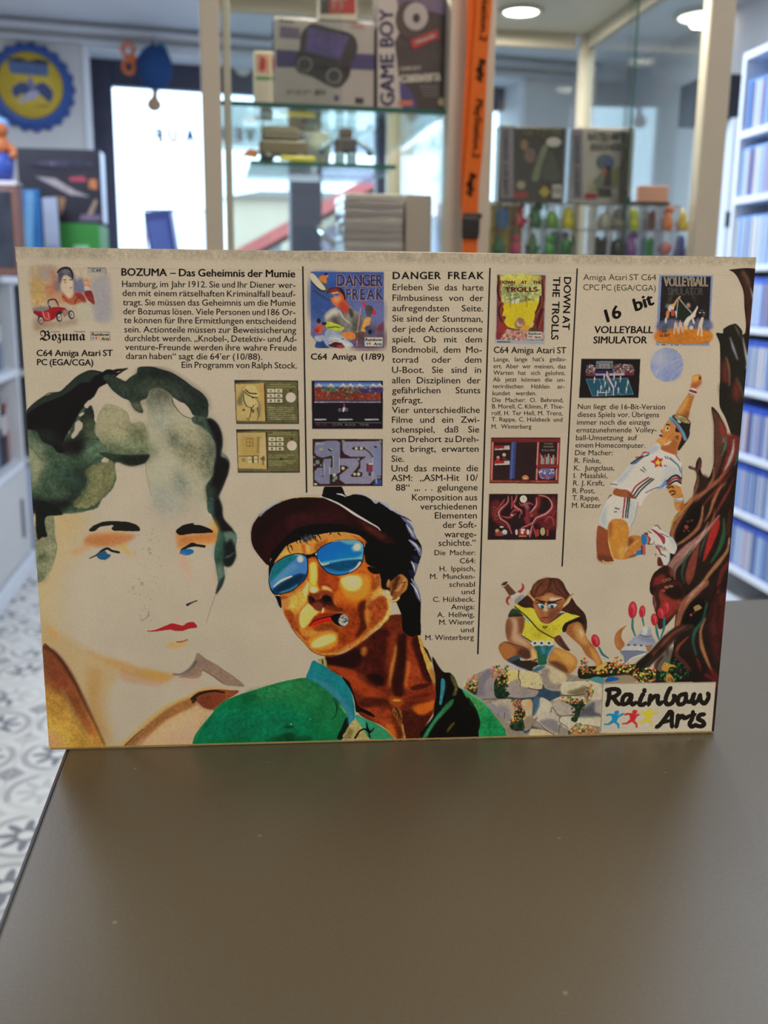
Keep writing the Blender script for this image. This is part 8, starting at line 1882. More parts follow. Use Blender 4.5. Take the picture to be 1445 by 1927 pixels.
def cover_shark():
    A=Art(578,508,728,660);A.sk=.6;A.f=S2
    A.grad([(45,60),(1370,65),(1372,1442),(140,1440),(140,1330),(45,1210)],(66,84,138),(700,60),(92,102,140),(700,1000),smooth=False,jit=.15)
    A.fill([(50,200),(500,200),(600,700),(300,900),(50,900)],(44,70,124),.7,soft=9,jit=.2);A.fill([(900,600),(1370,600),(1370,1000),(900,1000)],(110,106,140),.6,soft=10);A.fill([(860,1000),(1370,1100),(1370,1442),(800,1442)],(96,66,78),.85,soft=8,jit=.3)
    A.fill([(100,65),(520,65),(350,330),(60,160)],(60,92,160),.5,soft=6)
    A.fill([(50,80),(110,110),(340,330),(400,420),(280,420),(50,220)],(66,82,66),1,jit=.3);A.fill([(40,190),(40,90),(120,120),(300,340),(300,390),(200,370)],(204,184,152),1);A.fill([(50,250),(220,380),(320,430),(200,400)],(34,38,30),1);A.stroke([(110,400),(300,540),(420,580)],4,(50,64,70),2,op=.8)
    A.fill([(190,180),(240,130),(320,140),(330,270),(240,240)],(204,120,44),1);A.ell((325,105),34,26,(36,32,44));A.ell((345,140),22,24,(190,130,110))
    # hero
    A.fill([(345,460),(350,400),(420,350),(560,345),(640,400),(690,560),(690,610),(600,560),(560,420),(430,430)],(40,26,30),1);A.fill([(345,450),(380,390),(480,355),(560,380),(560,420),(440,430)],(130,46,56),1,soft=1)
    A.fill([(390,480),(430,440),(560,420),(640,500),(650,560),(720,640),(750,740),(700,840),(560,720),(440,640)],(190,84,48),1,jit=.2);A.fill([(440,520),(560,500),(600,560),(520,640),(450,600)],(214,140,84),.9,soft=3);A.fill([(600,600),(740,680),(720,820),(580,730)],(170,56,40),.9,soft=3);A.ell((420,500),40,36,(44,84,140));A.ell((515,470),40,34,(50,96,156));A.stroke([(430,450),(540,440)],2,(220,170,110),2)
    A.fill([(290,880),(340,790),(500,705),(570,760),(700,850),(740,680),(840,760),(960,830),(1000,970),(960,1130),(880,1170),(680,1130),(600,1050),(460,1000),(300,960)],(126,118,104),1,rough=.7,jit=.3);A.fill([(300,860),(360,790),(500,720),(560,820),(440,860),(340,950)],(196,186,164),.9,soft=4);A.fill([(400,950),(500,880),(560,1000),(700,1100),(600,1060)],(60,48,40),.8,soft=5,jit=.3);A.fill([(740,700),(800,760),(830,860),(780,900),(740,820)],(54,50,42),.9,soft=2);A.stroke([(560,760),(640,900),(760,1000),(800,1060)],3,(190,178,150),2,op=.8);A.fill([(800,900),(960,850),(990,1000),(900,1150),(780,1100)],(72,66,58),.7,soft=5,jit=.4)
    A.fill([(960,630),(1000,620),(1060,690),(1040,720)],(196,36,66),1);A.fill([(1120,760),(1190,740),(1230,800),(1200,850),(1140,810)],(196,36,66),1);A.fill([(1030,740),(1060,670),(1140,680),(1180,740),(1120,870),(1060,860)],(70,66,54),1,jit=.3);A.stroke([(950,720),(920,940),(890,1150),(880,1420)],2,(176,130,130),1.6)
    A.fill([(1030,900),(1130,900),(1100,1040),(1020,1170),(960,1130),(990,1000)],(206,140,66),1,jit=.2);A.fill([(600,1170),(780,1150),(860,1200),(830,1290),(640,1280)],(206,120,54),1,jit=.2);A.fill([(860,1180),(1030,1150),(1020,1280),(900,1320)],(96,70,60),1,jit=.4)
    A.fill([(320,980),(400,970),(560,1030),(650,1070),(640,1110),(540,1160),(440,1130),(330,1090)],(176,176,56),1,jit=.25);A.stroke([(350,1080),(480,1060),(560,1070)],2,(70,80,30),2);A.ell((290,1000),44,26,(30,28,30));A.fill([(350,1100),(560,1150),(620,1120),(560,1200)],(110,140,150),.9)
    A.fill([(110,1120),(180,1000),(240,1010),(290,1090),(240,1180),(130,1170)],(182,84,62),1,jit=.3);A.ell((190,950),36,46,(40,28,30));A.fill([(110,1100),(190,1090),(190,1160),(120,1160)],(180,40,44),1)
    A.fill([(280,1300),(300,1160),(340,1110),(440,1130),(560,1190),(700,1290),(820,1400),(700,1442),(380,1442),(320,1400)],(150,152,166),1,rough=.5,jit=.12);A.fill([(340,1280),(500,1240),(700,1330),(800,1410),(660,1430),(600,1330)],(206,200,192),.85,soft=3);A.fill([(370,1370),(460,1310),(560,1320),(660,1430),(560,1442),(400,1420)],(70,28,32),1);A.fill([(520,1400),(620,1390),(640,1442),(540,1442)],(176,60,60),.9,soft=1);A.stroke([(380,1370),(480,1320),(590,1340)],2,(226,220,206),2);A.ell((625,1278),14,12,(20,20,26))
    A.fill([(140,1440),(140,1350),(240,1300),(330,1400),(380,1442)],(44,72,116),1,jit=.4);A.fill([(100,1240),(280,1200),(280,1320),(160,1330)],(170,170,176),.9,rough=2,jit=.2)
    A.fill([(1020,1080),(1100,1040),(1200,1140),(1200,1200),(1100,1200)],(60,70,96),1,jit=.4);A.ell((1120,1150),34,44,(24,24,28));A.fill([(1250,1080),(1360,960),(1360,1120),(1260,1130)],(110,50,56),.9,soft=2)
    A.fill([(1022,1250),(1350,1252),(1348,1412),(1022,1410)],(196,186,166),1,smooth=False,jit=.02)
    for x,c in((1070,(80,120,160)),(1115,(190,70,60)),(1155,(200,180,80))):A.ell((x,1365),20,24,c)
    A.build('cover_picture',game_box,PIC,label='small blue cover picture with a man and a shark')
cover_shark()
M_CHROME=mat('title_chrome_ink',rgb(176,178,206),.5);M_CHROMEB=mat('title_pink_ink',rgb(214,168,164),.5)
ltr(S2,[('DANGER',525,330,1345,335,215),('FREAK',690,580,1355,580,205)],M_CHROMEB,'title of the shark cover',off=.00028,wt=.05,unit='letter',hx=.75)
ltr(S2,[('DANGER',525,315,1345,320,200),('FREAK',690,565,1355,565,190)],mat('title_blue_ink',rgb(72,92,156),.5),'blue face of the title of the shark cover',off=.00032,wt=.02,unit='letter',hx=.72)
ltr(S2,[('Rainbow',1034,1318,1336,1318,52),('Arts',1185,1396,1330,1396,52)],M_BLACK,'maker name on the shark cover',wt=.06,slant=.15)

def cover_forest():
    A=Art(928,512,1040,650);A.sk=.6;A.f=S3
    A.fill([(125,70),(1300,80),(1245,1730),(85,1710)],(152,156,156),1,smooth=False,jit=.04);A.fill([(135,100),(1270,105),(1225,1640),(110,1620)],(120,48,40),1,smooth=False,jit=.3)
    A.fill([(240,720),(400,700),(600,720),(1080,680),(1100,780),(1040,950),(1000,1150),(960,1250),(860,1400),(560,1370),(400,1330),(290,1210),(340,1080),(250,1060),(290,920),(260,850),(300,770)],(200,174,34),1,rough=.6,jit=.08)
    A.fill([(170,120),(1160,110),(1160,640),(1120,700),(700,700),(460,760),(230,740),(190,600),(230,480),(170,420)],(160,158,92),1,rough=2,jit=.4);A.fill([(240,110),(1100,110),(1120,180),(640,330),(240,190)],(196,178,70),.8,soft=4,jit=.2);A.dots([(180,320),(1140,320),(1130,740),(240,740)],130,[(90,104,62),(190,184,96),(120,140,110),(200,190,120),(150,140,60)],1,3,41);A.fill([(460,720),(560,670),(660,640),(660,700),(600,770),(500,770)],(196,190,164),1)
    for x,y in((440,880),(540,780),(745,720),(830,860)):A.stroke([(x,660),(x+5,y)],1.6,(110,96,40),.8)
    for P in([(160,110),(170,300),(160,500),(200,700)],[(240,780),(180,900),(200,1050),(260,1200)],[(1200,200),(1220,600),(1180,900),(1060,1250)],[(1160,600),(1150,800),(1040,1000)],[(1220,900),(1160,1100),(1080,1350)]):A.stroke(P,4,(70,28,26),4,mid=7);A.stroke([(x+30,y)for x,y in P],2,(160,80,62),2,op=.8)
    A.fill([(150,1250),(260,1220),(330,1320),(300,1440),(180,1420)],(140,50,46),1,soft=2);A.fill([(120,1440),(240,1460),(250,1580),(120,1590)],(130,40,40),1,soft=2)
    A.fill([(550,1220),(600,1130),(680,1100),(760,1150),(790,1250),(740,1330),(640,1370),(560,1320)],(150,100,76),1,jit=.3);A.fill([(580,1190),(640,1240),(700,1270),(760,1200),(700,1310),(600,1290)],(196,186,160),.9,soft=1);A.fill([(690,1290),(800,1280),(900,1300),(860,1390),(740,1390)],(200,140,54),1,soft=2);A.fill([(900,1320),(960,1220),(1000,1240),(960,1330)],(196,180,120),.9)
    A.fill([(260,1560),(360,1380),(500,1390),(600,1400),(840,1410),(1190,1440),(1190,1630),(250,1620)],(172,130,112),1,rough=1,jit=.35);A.dots([(280,1420),(840,1420),(840,1620),(280,1620)],70,[(190,120,110),(120,90,70),(200,160,130),(150,80,76)],1.2,3,43);A.fill([(900,1380),(1080,1350),(1150,1420),(900,1420)],(70,60,44),.9,soft=2)
    A.fill([(850,1440),(1190,1445),(1180,1612),(840,1605)],(196,186,166),1,smooth=False,jit=.02);A.stroke([(140,1675),(435,1680)],2,(60,60,60),2)
    for x,c in((890,(90,120,150)),(940,(190,80,70)),(990,(200,170,90))):A.ell((x,1555),24,28,c)
    A.build('cover_picture',game_box,PIC,label='small yellow cover picture of a forest')
cover_forest()
ltr(S3,[('DOWN AT THE',205,305,1170,305,72),('TROLLS',320,490,1080,488,105)],mat('title_red_ink',rgb(140,34,32),.5),'title of the forest cover',wt=.09)
ltr(S3,[('Rainbow',865,1505,1175,1508,52),('Arts',1015,1590,1160,1590,56)],M_BLACK,'maker name on the forest cover',wt=.06,slant=.15)

def cover_volley():
    A=Art(1232,512,1345,652);A.sk=.6;A.f=S4
    A.fill([(130,95),(1400,100),(1315,1765),(50,1760)],(122,134,162),1,smooth=False,jit=.06);A.fill([(190,128),(1350,135),(1285,1700),(115,1690)],(36,30,30),1,smooth=False,jit=.3)
    A.fill([(140,1200),(400,1130),(760,1180),(1310,1160),(1300,1400),(130,1400)],(92,96,118),.95,soft=4,jit=.2);A.fill([(135,1390),(1290,1400),(1270,1700),(112,1690)],(190,112,36),1,soft=1.5,jit=.15);A.fill([(140,1340),(260,1390),(260,1480),(130,1480)],(180,60,40),.8,soft=3)
    A.fill([(470,380),(340,700),(420,700)],(84,96,58),.6,soft=4);A.fill([(800,360),(900,560),(1000,780),(940,560)],(104,98,60),.7,soft=4)
    A.fill([(575,660),(880,980),(720,1190),(540,1100)],(30,40,30),1,soft=1);A.stroke([(600,650),(740,820),(890,990)],2.4,(150,140,128),2.4);A.stroke([(575,690),(550,900),(535,1100)],1.6,(170,164,150),2)
    A.ell((340,830),60,50,(170,164,156),.8,soft=4);A.fill([(460,800),(520,690),(600,600),(640,590),(630,630),(560,690),(500,830)],(206,140,90),1);A.fill([(330,900),(380,800),(460,790),(490,840),(460,930),(370,960)],(196,180,160),1);A.fill([(400,800),(460,770),(490,820),(410,830)],(190,160,60),1);A.fill([(300,960),(370,930),(350,1100),(290,1110)],(200,120,76),1);A.fill([(410,920),(480,930),(490,1050),(420,1060)],(176,70,50),1);A.fill([(265,1130),(310,1100),(300,1240),(265,1240)],(200,190,180),1);A.fill([(500,950),(540,960),(530,1090)],(196,186,170),1)
    A.ell((820,810),46,54,(190,160,140),.9,soft=2);A.ell((825,830),26,30,(190,96,66),.9,soft=1)
    A.fill([(1030,820),(1045,870),(1000,980),(980,1080),(900,1130),(840,1200),(800,1300),(720,1330),(710,1230),(780,1110),(880,1030),(970,920)],(206,190,166),1,jit=.1);A.fill([(700,1300),(800,1290),(800,1390),(700,1390)],(206,160,100),1,soft=1);A.stroke([(920,1130),(950,1230)],4,(206,180,140),4);A.ell((890,1340),46,50,(196,180,160),1)
    for c in((520,1260),(630,1250)):A.ell(c,44,50,(190,156,140),1);A.ell((c[0],c[1]-70),16,22,(180,130,100));A.stroke([(c[0]-20,c[1]+40),(c[0]-40,c[1]+220)],4,(200,160,130),3);A.stroke([(c[0]+20,c[1]+40),(c[0]+60,c[1]+200)],4,(200,160,130),3)
    A.fill([(1080,1200),(1130,1100),(1180,1100),(1160,1230),(1130,1320),(1060,1300)],(206,184,150),1);A.stroke([(1080,1300),(1060,1400),(1040,1520)],4,(206,180,140),3);A.stroke([(1120,1310),(1130,1420),(1130,1540)],4,(206,180,140),3)
    A.ell((1095,985),34,14,(180,170,150));A.ell((1185,985),30,12,(180,170,150));A.ell((1140,930),34,18,(96,90,60),.8);A.ell((1190,1040),34,22,(84,96,90),.8);A.ell((1045,1150),24,44,(130,120,130),.8,soft=1)
    A.ell((265,1340),70,110,(70,84,90),.9,soft=3,jit=.3);A.ell((260,1420),66,34,(44,74,60),.9,soft=2)
    A.fill([(115,1725),(680,1735),(680,1762),(110,1760)],(196,186,170),1,smooth=False);A.dots([(120,1735),(670,1742),(670,1756),(120,1752)],50,[(60,56,56)],.5,.9,44)
    A.build('cover_picture',game_box,PIC,label='small dark cover picture of volleyball players')
cover_volley()
ltr(S4,[('VOLLEYBALL',240,355,1275,358,215)],mat('title_white_ink',rgb(206,198,184),.5),'white title of the volleyball cover',wt=.05,hx=.6,unit='letter')
ltr(S4,[('SIMULATOR',335,565,1165,570,175)],mat('title_grey_ink',rgb(112,118,120),.5),'grey second title line of the volleyball cover',wt=.02,hx=.6,unit='letter')
ltr(S4,[('16 BIT',150,1560,385,1550,66)],mat('title_red_ink',rgb(140,34,32),.5),'red words on the volleyball cover',wt=.06)

# ------------------------------------------------------------------ printed screenshots
def panel(P,A,c,jit=.05):A.fill(P,c,1,smooth=False,jit=jit)
def shot_detective():
    A=Art(438,712,566,800);A.sk=.6;A.f=S5
    panel([(62,52),(1310,65),(1330,912),(98,912)],A,(40,36,26));A.fill([(80,110),(500,70),(1290,90),(1310,895),(112,895)],(96,88,54),1,smooth=False,jit=.25)
    panel([(85,135),(645,115),(670,860),(105,850)],A,(186,156,90));A.fill([(540,140),(650,160),(665,700),(600,600)],(190,140,76),.7,soft=4);A.fill([(110,480),(240,240),(300,200),(220,400),(200,560)],(96,92,66),.85,soft=3);A.fill([(500,420),(560,500),(580,640),(560,800),(510,640)],(110,100,66),.8,soft=3)
    A.fill([(240,240),(300,170),(440,150),(500,230),(530,330),(520,390),(400,370),(300,330),(250,270)],(196,172,106),1);A.stroke([(280,240),(360,310),(500,320)],2.4,(70,58,32),2.4);A.stroke([(250,270),(340,350),(430,390),(520,400)],1.4,(60,48,26),2)
    A.fill([(250,340),(320,370),(430,400),(510,480),(530,560),(460,600),(400,590),(300,520)],(198,174,112),1);A.stroke([(240,340),(250,450),(300,560),(400,600),(440,560)],1.4,(60,48,28),1.6);A.stroke([(410,400),(440,400)],2,(50,40,24),2);A.ell((440,550),12,14,(60,48,28));A.ell((485,530),12,12,(90,74,44))
    A.fill([(200,720),(240,620),(330,580),(390,640),(400,760),(340,840),(260,800)],(190,162,96),1);A.stroke([(390,620),(380,720),(340,830),(300,800)],1.6,(80,64,34),1.4);A.stroke([(400,620),(430,690),(440,640)],2,(60,48,28),2);A.stroke([(510,600),(540,740),(510,840)],1.4,(80,64,34),1.4);A.stroke([(230,650),(260,630)],3,(80,64,34),3)
    A.stroke([(655,130),(685,860)],2.4,(50,44,26),2.4)
    rows=((140,1170),(185,1255));
    for y,x1 in rows:A.stroke([(715+(y<150)*30,y),(x1,y)],1.6,(160,150,90),1.6,op=.7)
    for j in range(3):
        for i in range(2):
            x,y=705+i*155,225+j*98;panel([(x,y),(x+140,y),(x+145,y+78),(x+5,y+78)],A,(204,186,146));A.stroke([(x+8,y+84),(x+145,y+84)],1.2,(36,30,20),1.2);A.ell((x+70,y+40),24+8*i,16+6*j,(96,82,64),.8)
    A.ell((1168,395),100,100,(206,186,156));A.ell((1165,260),22,26,(60,54,36));A.stroke([(1180,250),(1230,210)],1.6,(60,54,36),1.4)
    for k,x1 in enumerate((1225,1220,1215,1080,1255,1250,1255)):A.stroke([(718,595+k*38),(x1,592+k*38)],1.5,(156,150,96),1.5,op=.75,jit=.6)
    A.build('screenshot',game_box,PIC,label='sepia screenshot of a man in a hat')
    A=Art(440,806,568,892);A.sk=.6;A.f=S5
    panel([(98,1018),(1335,1025),(1345,1870),(132,1870)],A,(40,36,26));A.fill([(115,1070),(600,1035),(1315,1055),(1325,1850),(145,1850)],(100,92,54),1,smooth=False,jit=.25)
    panel([(118,1090),(680,1078),(700,1800),(140,1785)],A,(186,154,92));A.fill([(200,1170),(510,1190),(500,1520),(230,1520)],(172,140,70),.8,soft=4);A.fill([(570,1240),(680,1120),(690,1700),(560,1520)],(196,166,112),.7,soft=4)
    for P in([(300,1200),(425,1200)],[(300,1350),(425,1350)],[(300,1200),(300,1350)],[(425,1200),(425,1350)],[(300,1275),(425,1275)],[(362,1200),(362,1350)],[(520,1190),(510,1500)],[(545,1200),(540,1500)],[(500,1180),(580,1190)]):A.stroke(P,1.3,(120,98,54),1.3)
    panel([(325,1550),(540,1540),(560,1670),(340,1680)],A,(200,178,124));
    for x in(410,430,520):A.stroke([(x,1550),(x+10,1675)],1.5,(60,50,28),1.5)
    A.stroke([(150,1545),(540,1540)],1.4,(80,66,36),1.4);A.stroke([(350,1610),(540,1605)],1,(100,84,48),1);A.ell((240,1620),36,34,(110,100,60),.8,soft=2);A.fill([(570,1600),(640,1540),(660,1600),(640,1640)],(96,82,48),.9);A.stroke([(620,1640),(630,1710)],2,(90,76,44),2)
    A.stroke([(690,1080),(712,1800)],2.4,(50,44,26),2.4)
    for y,x0,x1 in((1090,820,1165),(1125,720,1245)):A.stroke([(x0,y),(x1,y)],1.6,(160,150,90),1.6,op=.7)
    for j in range(3):
        for i in range(2):
            x,y=730+i*155,1175+j*94;panel([(x,y),(x+138,y),(x+143,y+76),(x+5,y+76)],A,(204,186,146));A.stroke([(x+8,y+82),(x+143,y+82)],1.2,(36,30,20),1.2);A.ell((x+70,y+40),24+8*i,16+6*j,(96,82,64),.8)
    A.ell((1190,1340),98,98,(206,186,156));A.ell((1188,1205),22,26,(60,54,36))
    for k,x1 in enumerate((1235,1100,0,1265,1220,1075)):
        if x1:A.stroke([(735,1530+k*38),(x1,1526+k*38)],1.5,(156,150,96),1.5,op=.75,jit=.6)
    A.fill([(975,1565),(1000,1610),(975,1625),(945,1610)],(30,54,40),1)
    A.build('screenshot',game_box,PIC,label='sepia screenshot of a room with a window')
shot_detective()
def shot_road():
    A=Art(582,712,726,812);A.sk=.6;A.f=S6
    panel([(58,60),(1290,60),(1285,890),(66,892)],A,(24,20,26));panel([(110,80),(1255,80),(1255,200),(110,200)],A,(70,104,150));A.grad([(110,80),(1255,80),(1255,150),(110,150)],(54,80,130),(600,80),(150,170,190),(600,150),smooth=False)
    for x in(180,390,600,730,890,1120,1235):A.fill([(x-80,180),(x-30,135),(x,100),(x+40,140),(x+80,180)],(196,188,176),1,smooth=False);A.fill([(x-70,185),(x-10,155),(x+30,165),(x+80,190)],(70,60,60),.8,soft=1)
    panel([(110,175),(1255,175),(1255,400),(110,430)],A,(120,48,36),.3);A.fill([(220,200),(420,175),(560,220),(860,200),(860,250),(500,250),(250,245)],(70,104,70),.95,rough=1.5,jit=.4);A.fill([(880,200),(1255,190),(1255,260),(890,265)],(56,48,96),.95,rough=1,jit=.4);A.fill([(110,190),(240,190),(200,260),(110,270)],(110,40,40),.8)
    A.dots([(110,280),(1255,280),(1255,400),(110,400)],70,[(150,80,50),(60,80,50),(90,34,30),(160,110,80)],.8,2.2,51);A.dots([(110,180),(1255,180),(1255,265),(110,265)],80,[(60,84,60),(110,50,44),(130,140,110),(40,40,60)],.8,2,52);A.stroke([(600,290),(690,290)],2,(60,60,40),2)
    panel([(160,385),(1255,385),(1255,425),(110,425)],A,(74,58,64),.3);A.stroke([(110,430),(1255,430)],1.8,(150,134,140),1.8,jit=.5)
    for a,b in((112,305),(530,760),(980,1210)):A.stroke([(a,730),(b,728)],2.6,(180,170,162),2.6)
    A.stroke([(115,783),(1258,783)],.9,(120,110,104),.9)
    A.ell((545,565),26,28,(150,140,150));A.ell((545,565),16,18,(30,26,34));A.ell((660,560),26,28,(150,130,150));A.ell((660,560),16,18,(30,26,34));A.fill([(590,590),(600,520),(640,520),(620,590)],(190,180,186),1);A.stroke([(620,460),(620,510)],3,(110,60,90),3)
    A.build('screenshot',game_box,PIC,label='screenshot of a motorcycle on a dark road')
    A=Art(582,822,726,918);A.sk=.6;A.f=S6
    panel([(72,1066),(1285,1066),(1282,1876),(85,1880)],A,(44,24,24));panel([(95,1090),(1270,1090),(1265,1860),(100,1860)],A,(52,30,28),.3)
    G=(120,118,134);G2=(134,126,140)
    A.fill([(110,1200),(120,1120),(260,1110),(320,1095),(500,1095),(550,1130),(550,1400),(540,1640),(480,1680),(370,1670),(370,1560),(430,1550),(430,1400),(400,1350),(250,1390),(150,1360),(108,1300)],G,1,smooth=False,jit=.1)
    A.fill([(590,1140),(640,1110),(1210,1100),(1260,1160),(1255,1700),(1190,1700),(1130,1780),(1060,1840),(640,1840),(540,1770),(540,1690),(700,1560),(660,1530),(550,1520),(550,1400),(820,1400),(880,1480),(860,1540),(730,1700),(760,1720),(920,1720),(940,1650),(850,1620),(900,1560),(900,1440),(1000,1370),(720,1370),(620,1320),(590,1250)],G2,1,smooth=False,jit=.1)
    A.fill([(250,1480),(270,1410),(400,1400),(390,1530),(370,1560),(370,1840),(200,1840),(110,1770),(110,1620),(160,1560),(250,1560),(255,1690),(220,1710),(250,1720),(270,1690)],G,1,smooth=False,jit=.1)
    A.fill([(1130,1250),(1255,1200),(1258,1700),(1130,1720)],(112,120,152),.6,soft=4)
    for P in([(430,1370),(430,1550)],[(540,1400),(540,1640)],[(370,1540),(370,1680)],[(275,1500),(270,1690)],[(1115,1390),(1110,1760)]):A.stroke(P,1.2,(190,180,156),1.2)
    A.stroke([(970,1230),(1060,1300),(1115,1380)],1.8,(40,30,28),1.8);A.fill([(750,1225),(810,1200),(960,1205),(970,1250),(800,1255)],(50,36,32),1)
    for c,r in(((830,1228),28),((915,1225),28),((600,1570),30),((800,1672),26),((868,1672),30),((450,1690),30),((390,1255),26)):A.ell(c,r,r,(186,176,130))
    for c,r in(((160,1465),38),((110,1510),22),((220,1520),20),((860,1415),30),((470,1735),38),((440,1780),26),((605,1110),30),((1240,1110),30),((105,1380),18)):A.ell(c,r,r,(110,124,110))
    panel([(1035,1480),(1115,1480),(1115,1635),(1035,1635)],A,(120,50,70));panel([(1040,1480),(1112,1480),(1112,1510),(1040,1510)],A,(190,180,140));panel([(1005,1490),(1032,1490),(1032,1630),(1005,1630)],A,(70,34,40));panel([(1040,1640),(1085,1640),(1085,1700),(1040,1700)],A,(54,54,64));A.stroke([(350,1245),(400,1270)],3,(40,34,36),3);A.fill([(1120,1190),(1180,1190),(1175,1225),(1140,1205)],(40,34,40),1)
    panel([(1150,1770),(1265,1770),(1265,1860),(1130,1860)],A,(60,66,120));A.stroke([(1170,1750),(1180,1830)],2.4,(150,150,140),2.4)
    for x in range(1150,1250,18):A.stroke([(x,1720),(x,1740)],1,(176,170,160),1)
    for x in range(140,265,20):A.stroke([(x,1135),(x,1165)],1,(176,176,160),1)
    A.fill([(190,1235),(250,1225),(240,1260),(200,1262)],(160,156,100),1);A.fill([(100,1830),(150,1830),(150,1860),(100,1860)],(150,150,100),1,jit=.6)
    A.build('screenshot',game_box,PIC,label='screenshot of a winding grey track seen from above')
shot_road()
ltr(S6,[('08102',130,838,320,838,40)],mat('screen_red_ink',rgb(150,80,70),.5),'score on the road screenshot',wt=.02)
ltr(S6,[('CUTS',415,838,585,838,36),('BLOCK',640,838,820,838,36),('TIME',880,838,1045,838,36)],mat('screen_pale_ink',rgb(176,168,160),.5),'words under the road screenshot',wt=.02)
def shot_cave():
    A=Art(914,818,1060,914);A.sk=.6;A.f=S7
    panel([(110,75),(1308,78),(1272,870),(85,862)],A,(120,36,32),.15);panel([(112,78),(1306,80),(1305,98),(112,94)],A,(44,22,22));panel([(150,160),(905,158),(880,815),(140,810)],A,(46,28,28),.2);panel([(942,158),(1258,158),(1238,550),(925,548)],A,(44,28,28));panel([(915,600),(1235,600),(1225,810),(910,810)],A,(40,26,30))
    for P in([(140,165),(120,800)],[(925,165),(905,545)],[(1272,180),(1258,540)],[(905,620),(895,800)],[(1245,620),(1238,800)]):A.stroke(P,3.4,(196,130,110),3.4);A.stroke([(x+14,y)for x,y in P],1.4,(150,50,44),1.4)
    A.stroke([(90,832),(1270,838)],2.4,(140,70,44),2.4,jit=.6);A.stroke([(85,858),(1272,864)],1.4,(44,24,22),1.4);A.stroke([(120,140),(1300,145)],2,(90,44,36),2)
    for y in(215,475):panel([(172,y),(350,y),(350,y+55),(165,y+55)],A,(150,40,36),.2);A.fill([(340,y+5),(430,y),(430,y+70),(170,y+80),(172,y+55),(330,y+50)],(190,180,160),1,smooth=False,jit=.3)
    A.ell((230,450),34,30,(170,54,44));A.ell((230,415),26,20,(190,150,140));A.fill([(300,460),(320,400),(370,430),(380,470)],(90,40,60),1);A.ell((335,375),32,30,(196,170,110))
    panel([(455,155),(548,150),(520,790),(425,785)],A,(36,44,84))
    for k in range(16):A.stroke([(465-k*2,175+k*40),(500-k*2,160+k*40),(540-k*2,175+k*40)],1.4,(90,104,150),1.4,smooth=False);A.stroke([(462-k*2,195+k*40),(500-k*2,180+k*40)],1,(120,130,170),1)
    A.ell((702,775),58,50,(190,120,70));panel([(640,798),(765,798),(765,830),(640,830)],A,(90,44,36));A.ell((702,785),24,18,(206,170,130))
    for i,x in enumerate(range(950,1230,28)):h=350+(i*37%90);panel([(x,h),(x+22,h),(x+18,540),(x-4,540)],A,((176,70,62),(176,176,156),(150,160,146))[i%3],.2)
    panel([(895,550),(1275,552),(1272,590),(892,588)],A,(150,40,36),.2)
    A.fill([(940,620),(1080,600),(1220,630),(1200,780),(1080,790),(950,770)],(110,100,130),1,rough=2,jit=.5)
    for x in(1030,1125):A.ell((x,695),36,34,(70,76,130));A.ell((x,695),18,16,(170,180,196));A.ell((x-5,750),30,22,(150,60,70))
    A.dots([(940,620),(1220,620),(1200,780),(950,780)],40,[(200,196,200),(150,50,60),(60,60,100)],.8,2,55)
    A.build('screenshot',game_box,PIC,label='screenshot with red pillars and a blue ladder')
    A=Art(914,926,1056,1020);A.sk=.6;A.f=S7
    panel([(78,1050),(1262,1050),(1225,1842),(50,1842)],A,(38,22,24),.3)
    A.fill([(120,1200),(240,1150),(260,1350),(260,1480),(400,1560),(440,1650),(200,1560),(110,1450)],(110,36,36),.9,soft=4,jit=.5);A.fill([(880,1090),(960,1100),(960,1250),(900,1340),(940,1420),(820,1450),(780,1380),(880,1280)],(120,40,38),.9,soft=3,jit=.4);A.fill([(900,1460),(1060,1400),(1170,1260),(1150,1130),(1220,1120),(1230,1650),(1000,1640),(900,1560)],(104,36,36),.9,soft=4,jit=.5)
    RR=(176,80,72);R2=(200,140,126)
    for P,w_ in(([(410,1090),(400,1200),(280,1320),(250,1380),(280,1480),(400,1570),(470,1740)],5),([(560,1070),(540,1150),(500,1230),(560,1300),(630,1340),(640,1400)],5),([(940,1075),(1080,1110),(1160,1200),(1160,1300),(1060,1400),(900,1470),(840,1550),(740,1600),(640,1640)],6),([(900,1130),(900,1240),(840,1330),(780,1390)],5),([(1230,1340),(1170,1440)],4),([(350,1140),(300,1220),(220,1320)],4),([(470,1090),(480,1250),(460,1310)],4),([(840,1560),(800,1700),(780,1800)],5),([(830,1600),(880,1720),(890,1800)],4),([(440,1420),(520,1330),(600,1350)],4),([(300,1440),(430,1460),(540,1390)],4),([(1040,1540),(1100,1450),(1180,1480),(1200,1600)],4),([(600,1200),(640,1250),(760,1210),(840,1240)],4),([(620,1400),(600,1470)],3)):
        A.stroke(P,w_*.6,(120,40,40),w_*.6,mid=w_*1.5,op=.9,jit=.4);A.stroke([(x-8,y-6)for x,y in P],.8,R2 if w_>4 else RR,.8,mid=w_*.5)
    for c in((170,1310),(205,1390),(195,1465)):A.ell(c,26,36,RR);A.ell(c,17,26,(50,24,26))
    A.ell((668,1140),62,66,(204,190,160));A.ell((668,1130),10,12,(90,90,84));A.fill([(690,1230),(760,1260),(770,1450),(800,1480),(740,1590),(670,1470),(700,1440),(700,1330)],(124,40,40),1,soft=1,jit=.3);A.fill([(680,1200),(740,1230),(770,1300),(700,1290)],(130,96,110),.9,soft=1);A.ell((470,1415),20,14,(196,180,160));A.ell((805,1425),30,26,(150,70,66))
    A.fill([(585,1650),(720,1650),(720,1780),(590,1780)],(150,40,40),1,smooth=False,jit=.2);A.ell((648,1715),26,26,(206,190,170));panel([(620,1650),(690,1650),(690,1690),(620,1690)],A,(200,190,176));A.stroke([(590,1782),(720,1782)],1.6,(190,140,60),1.6)
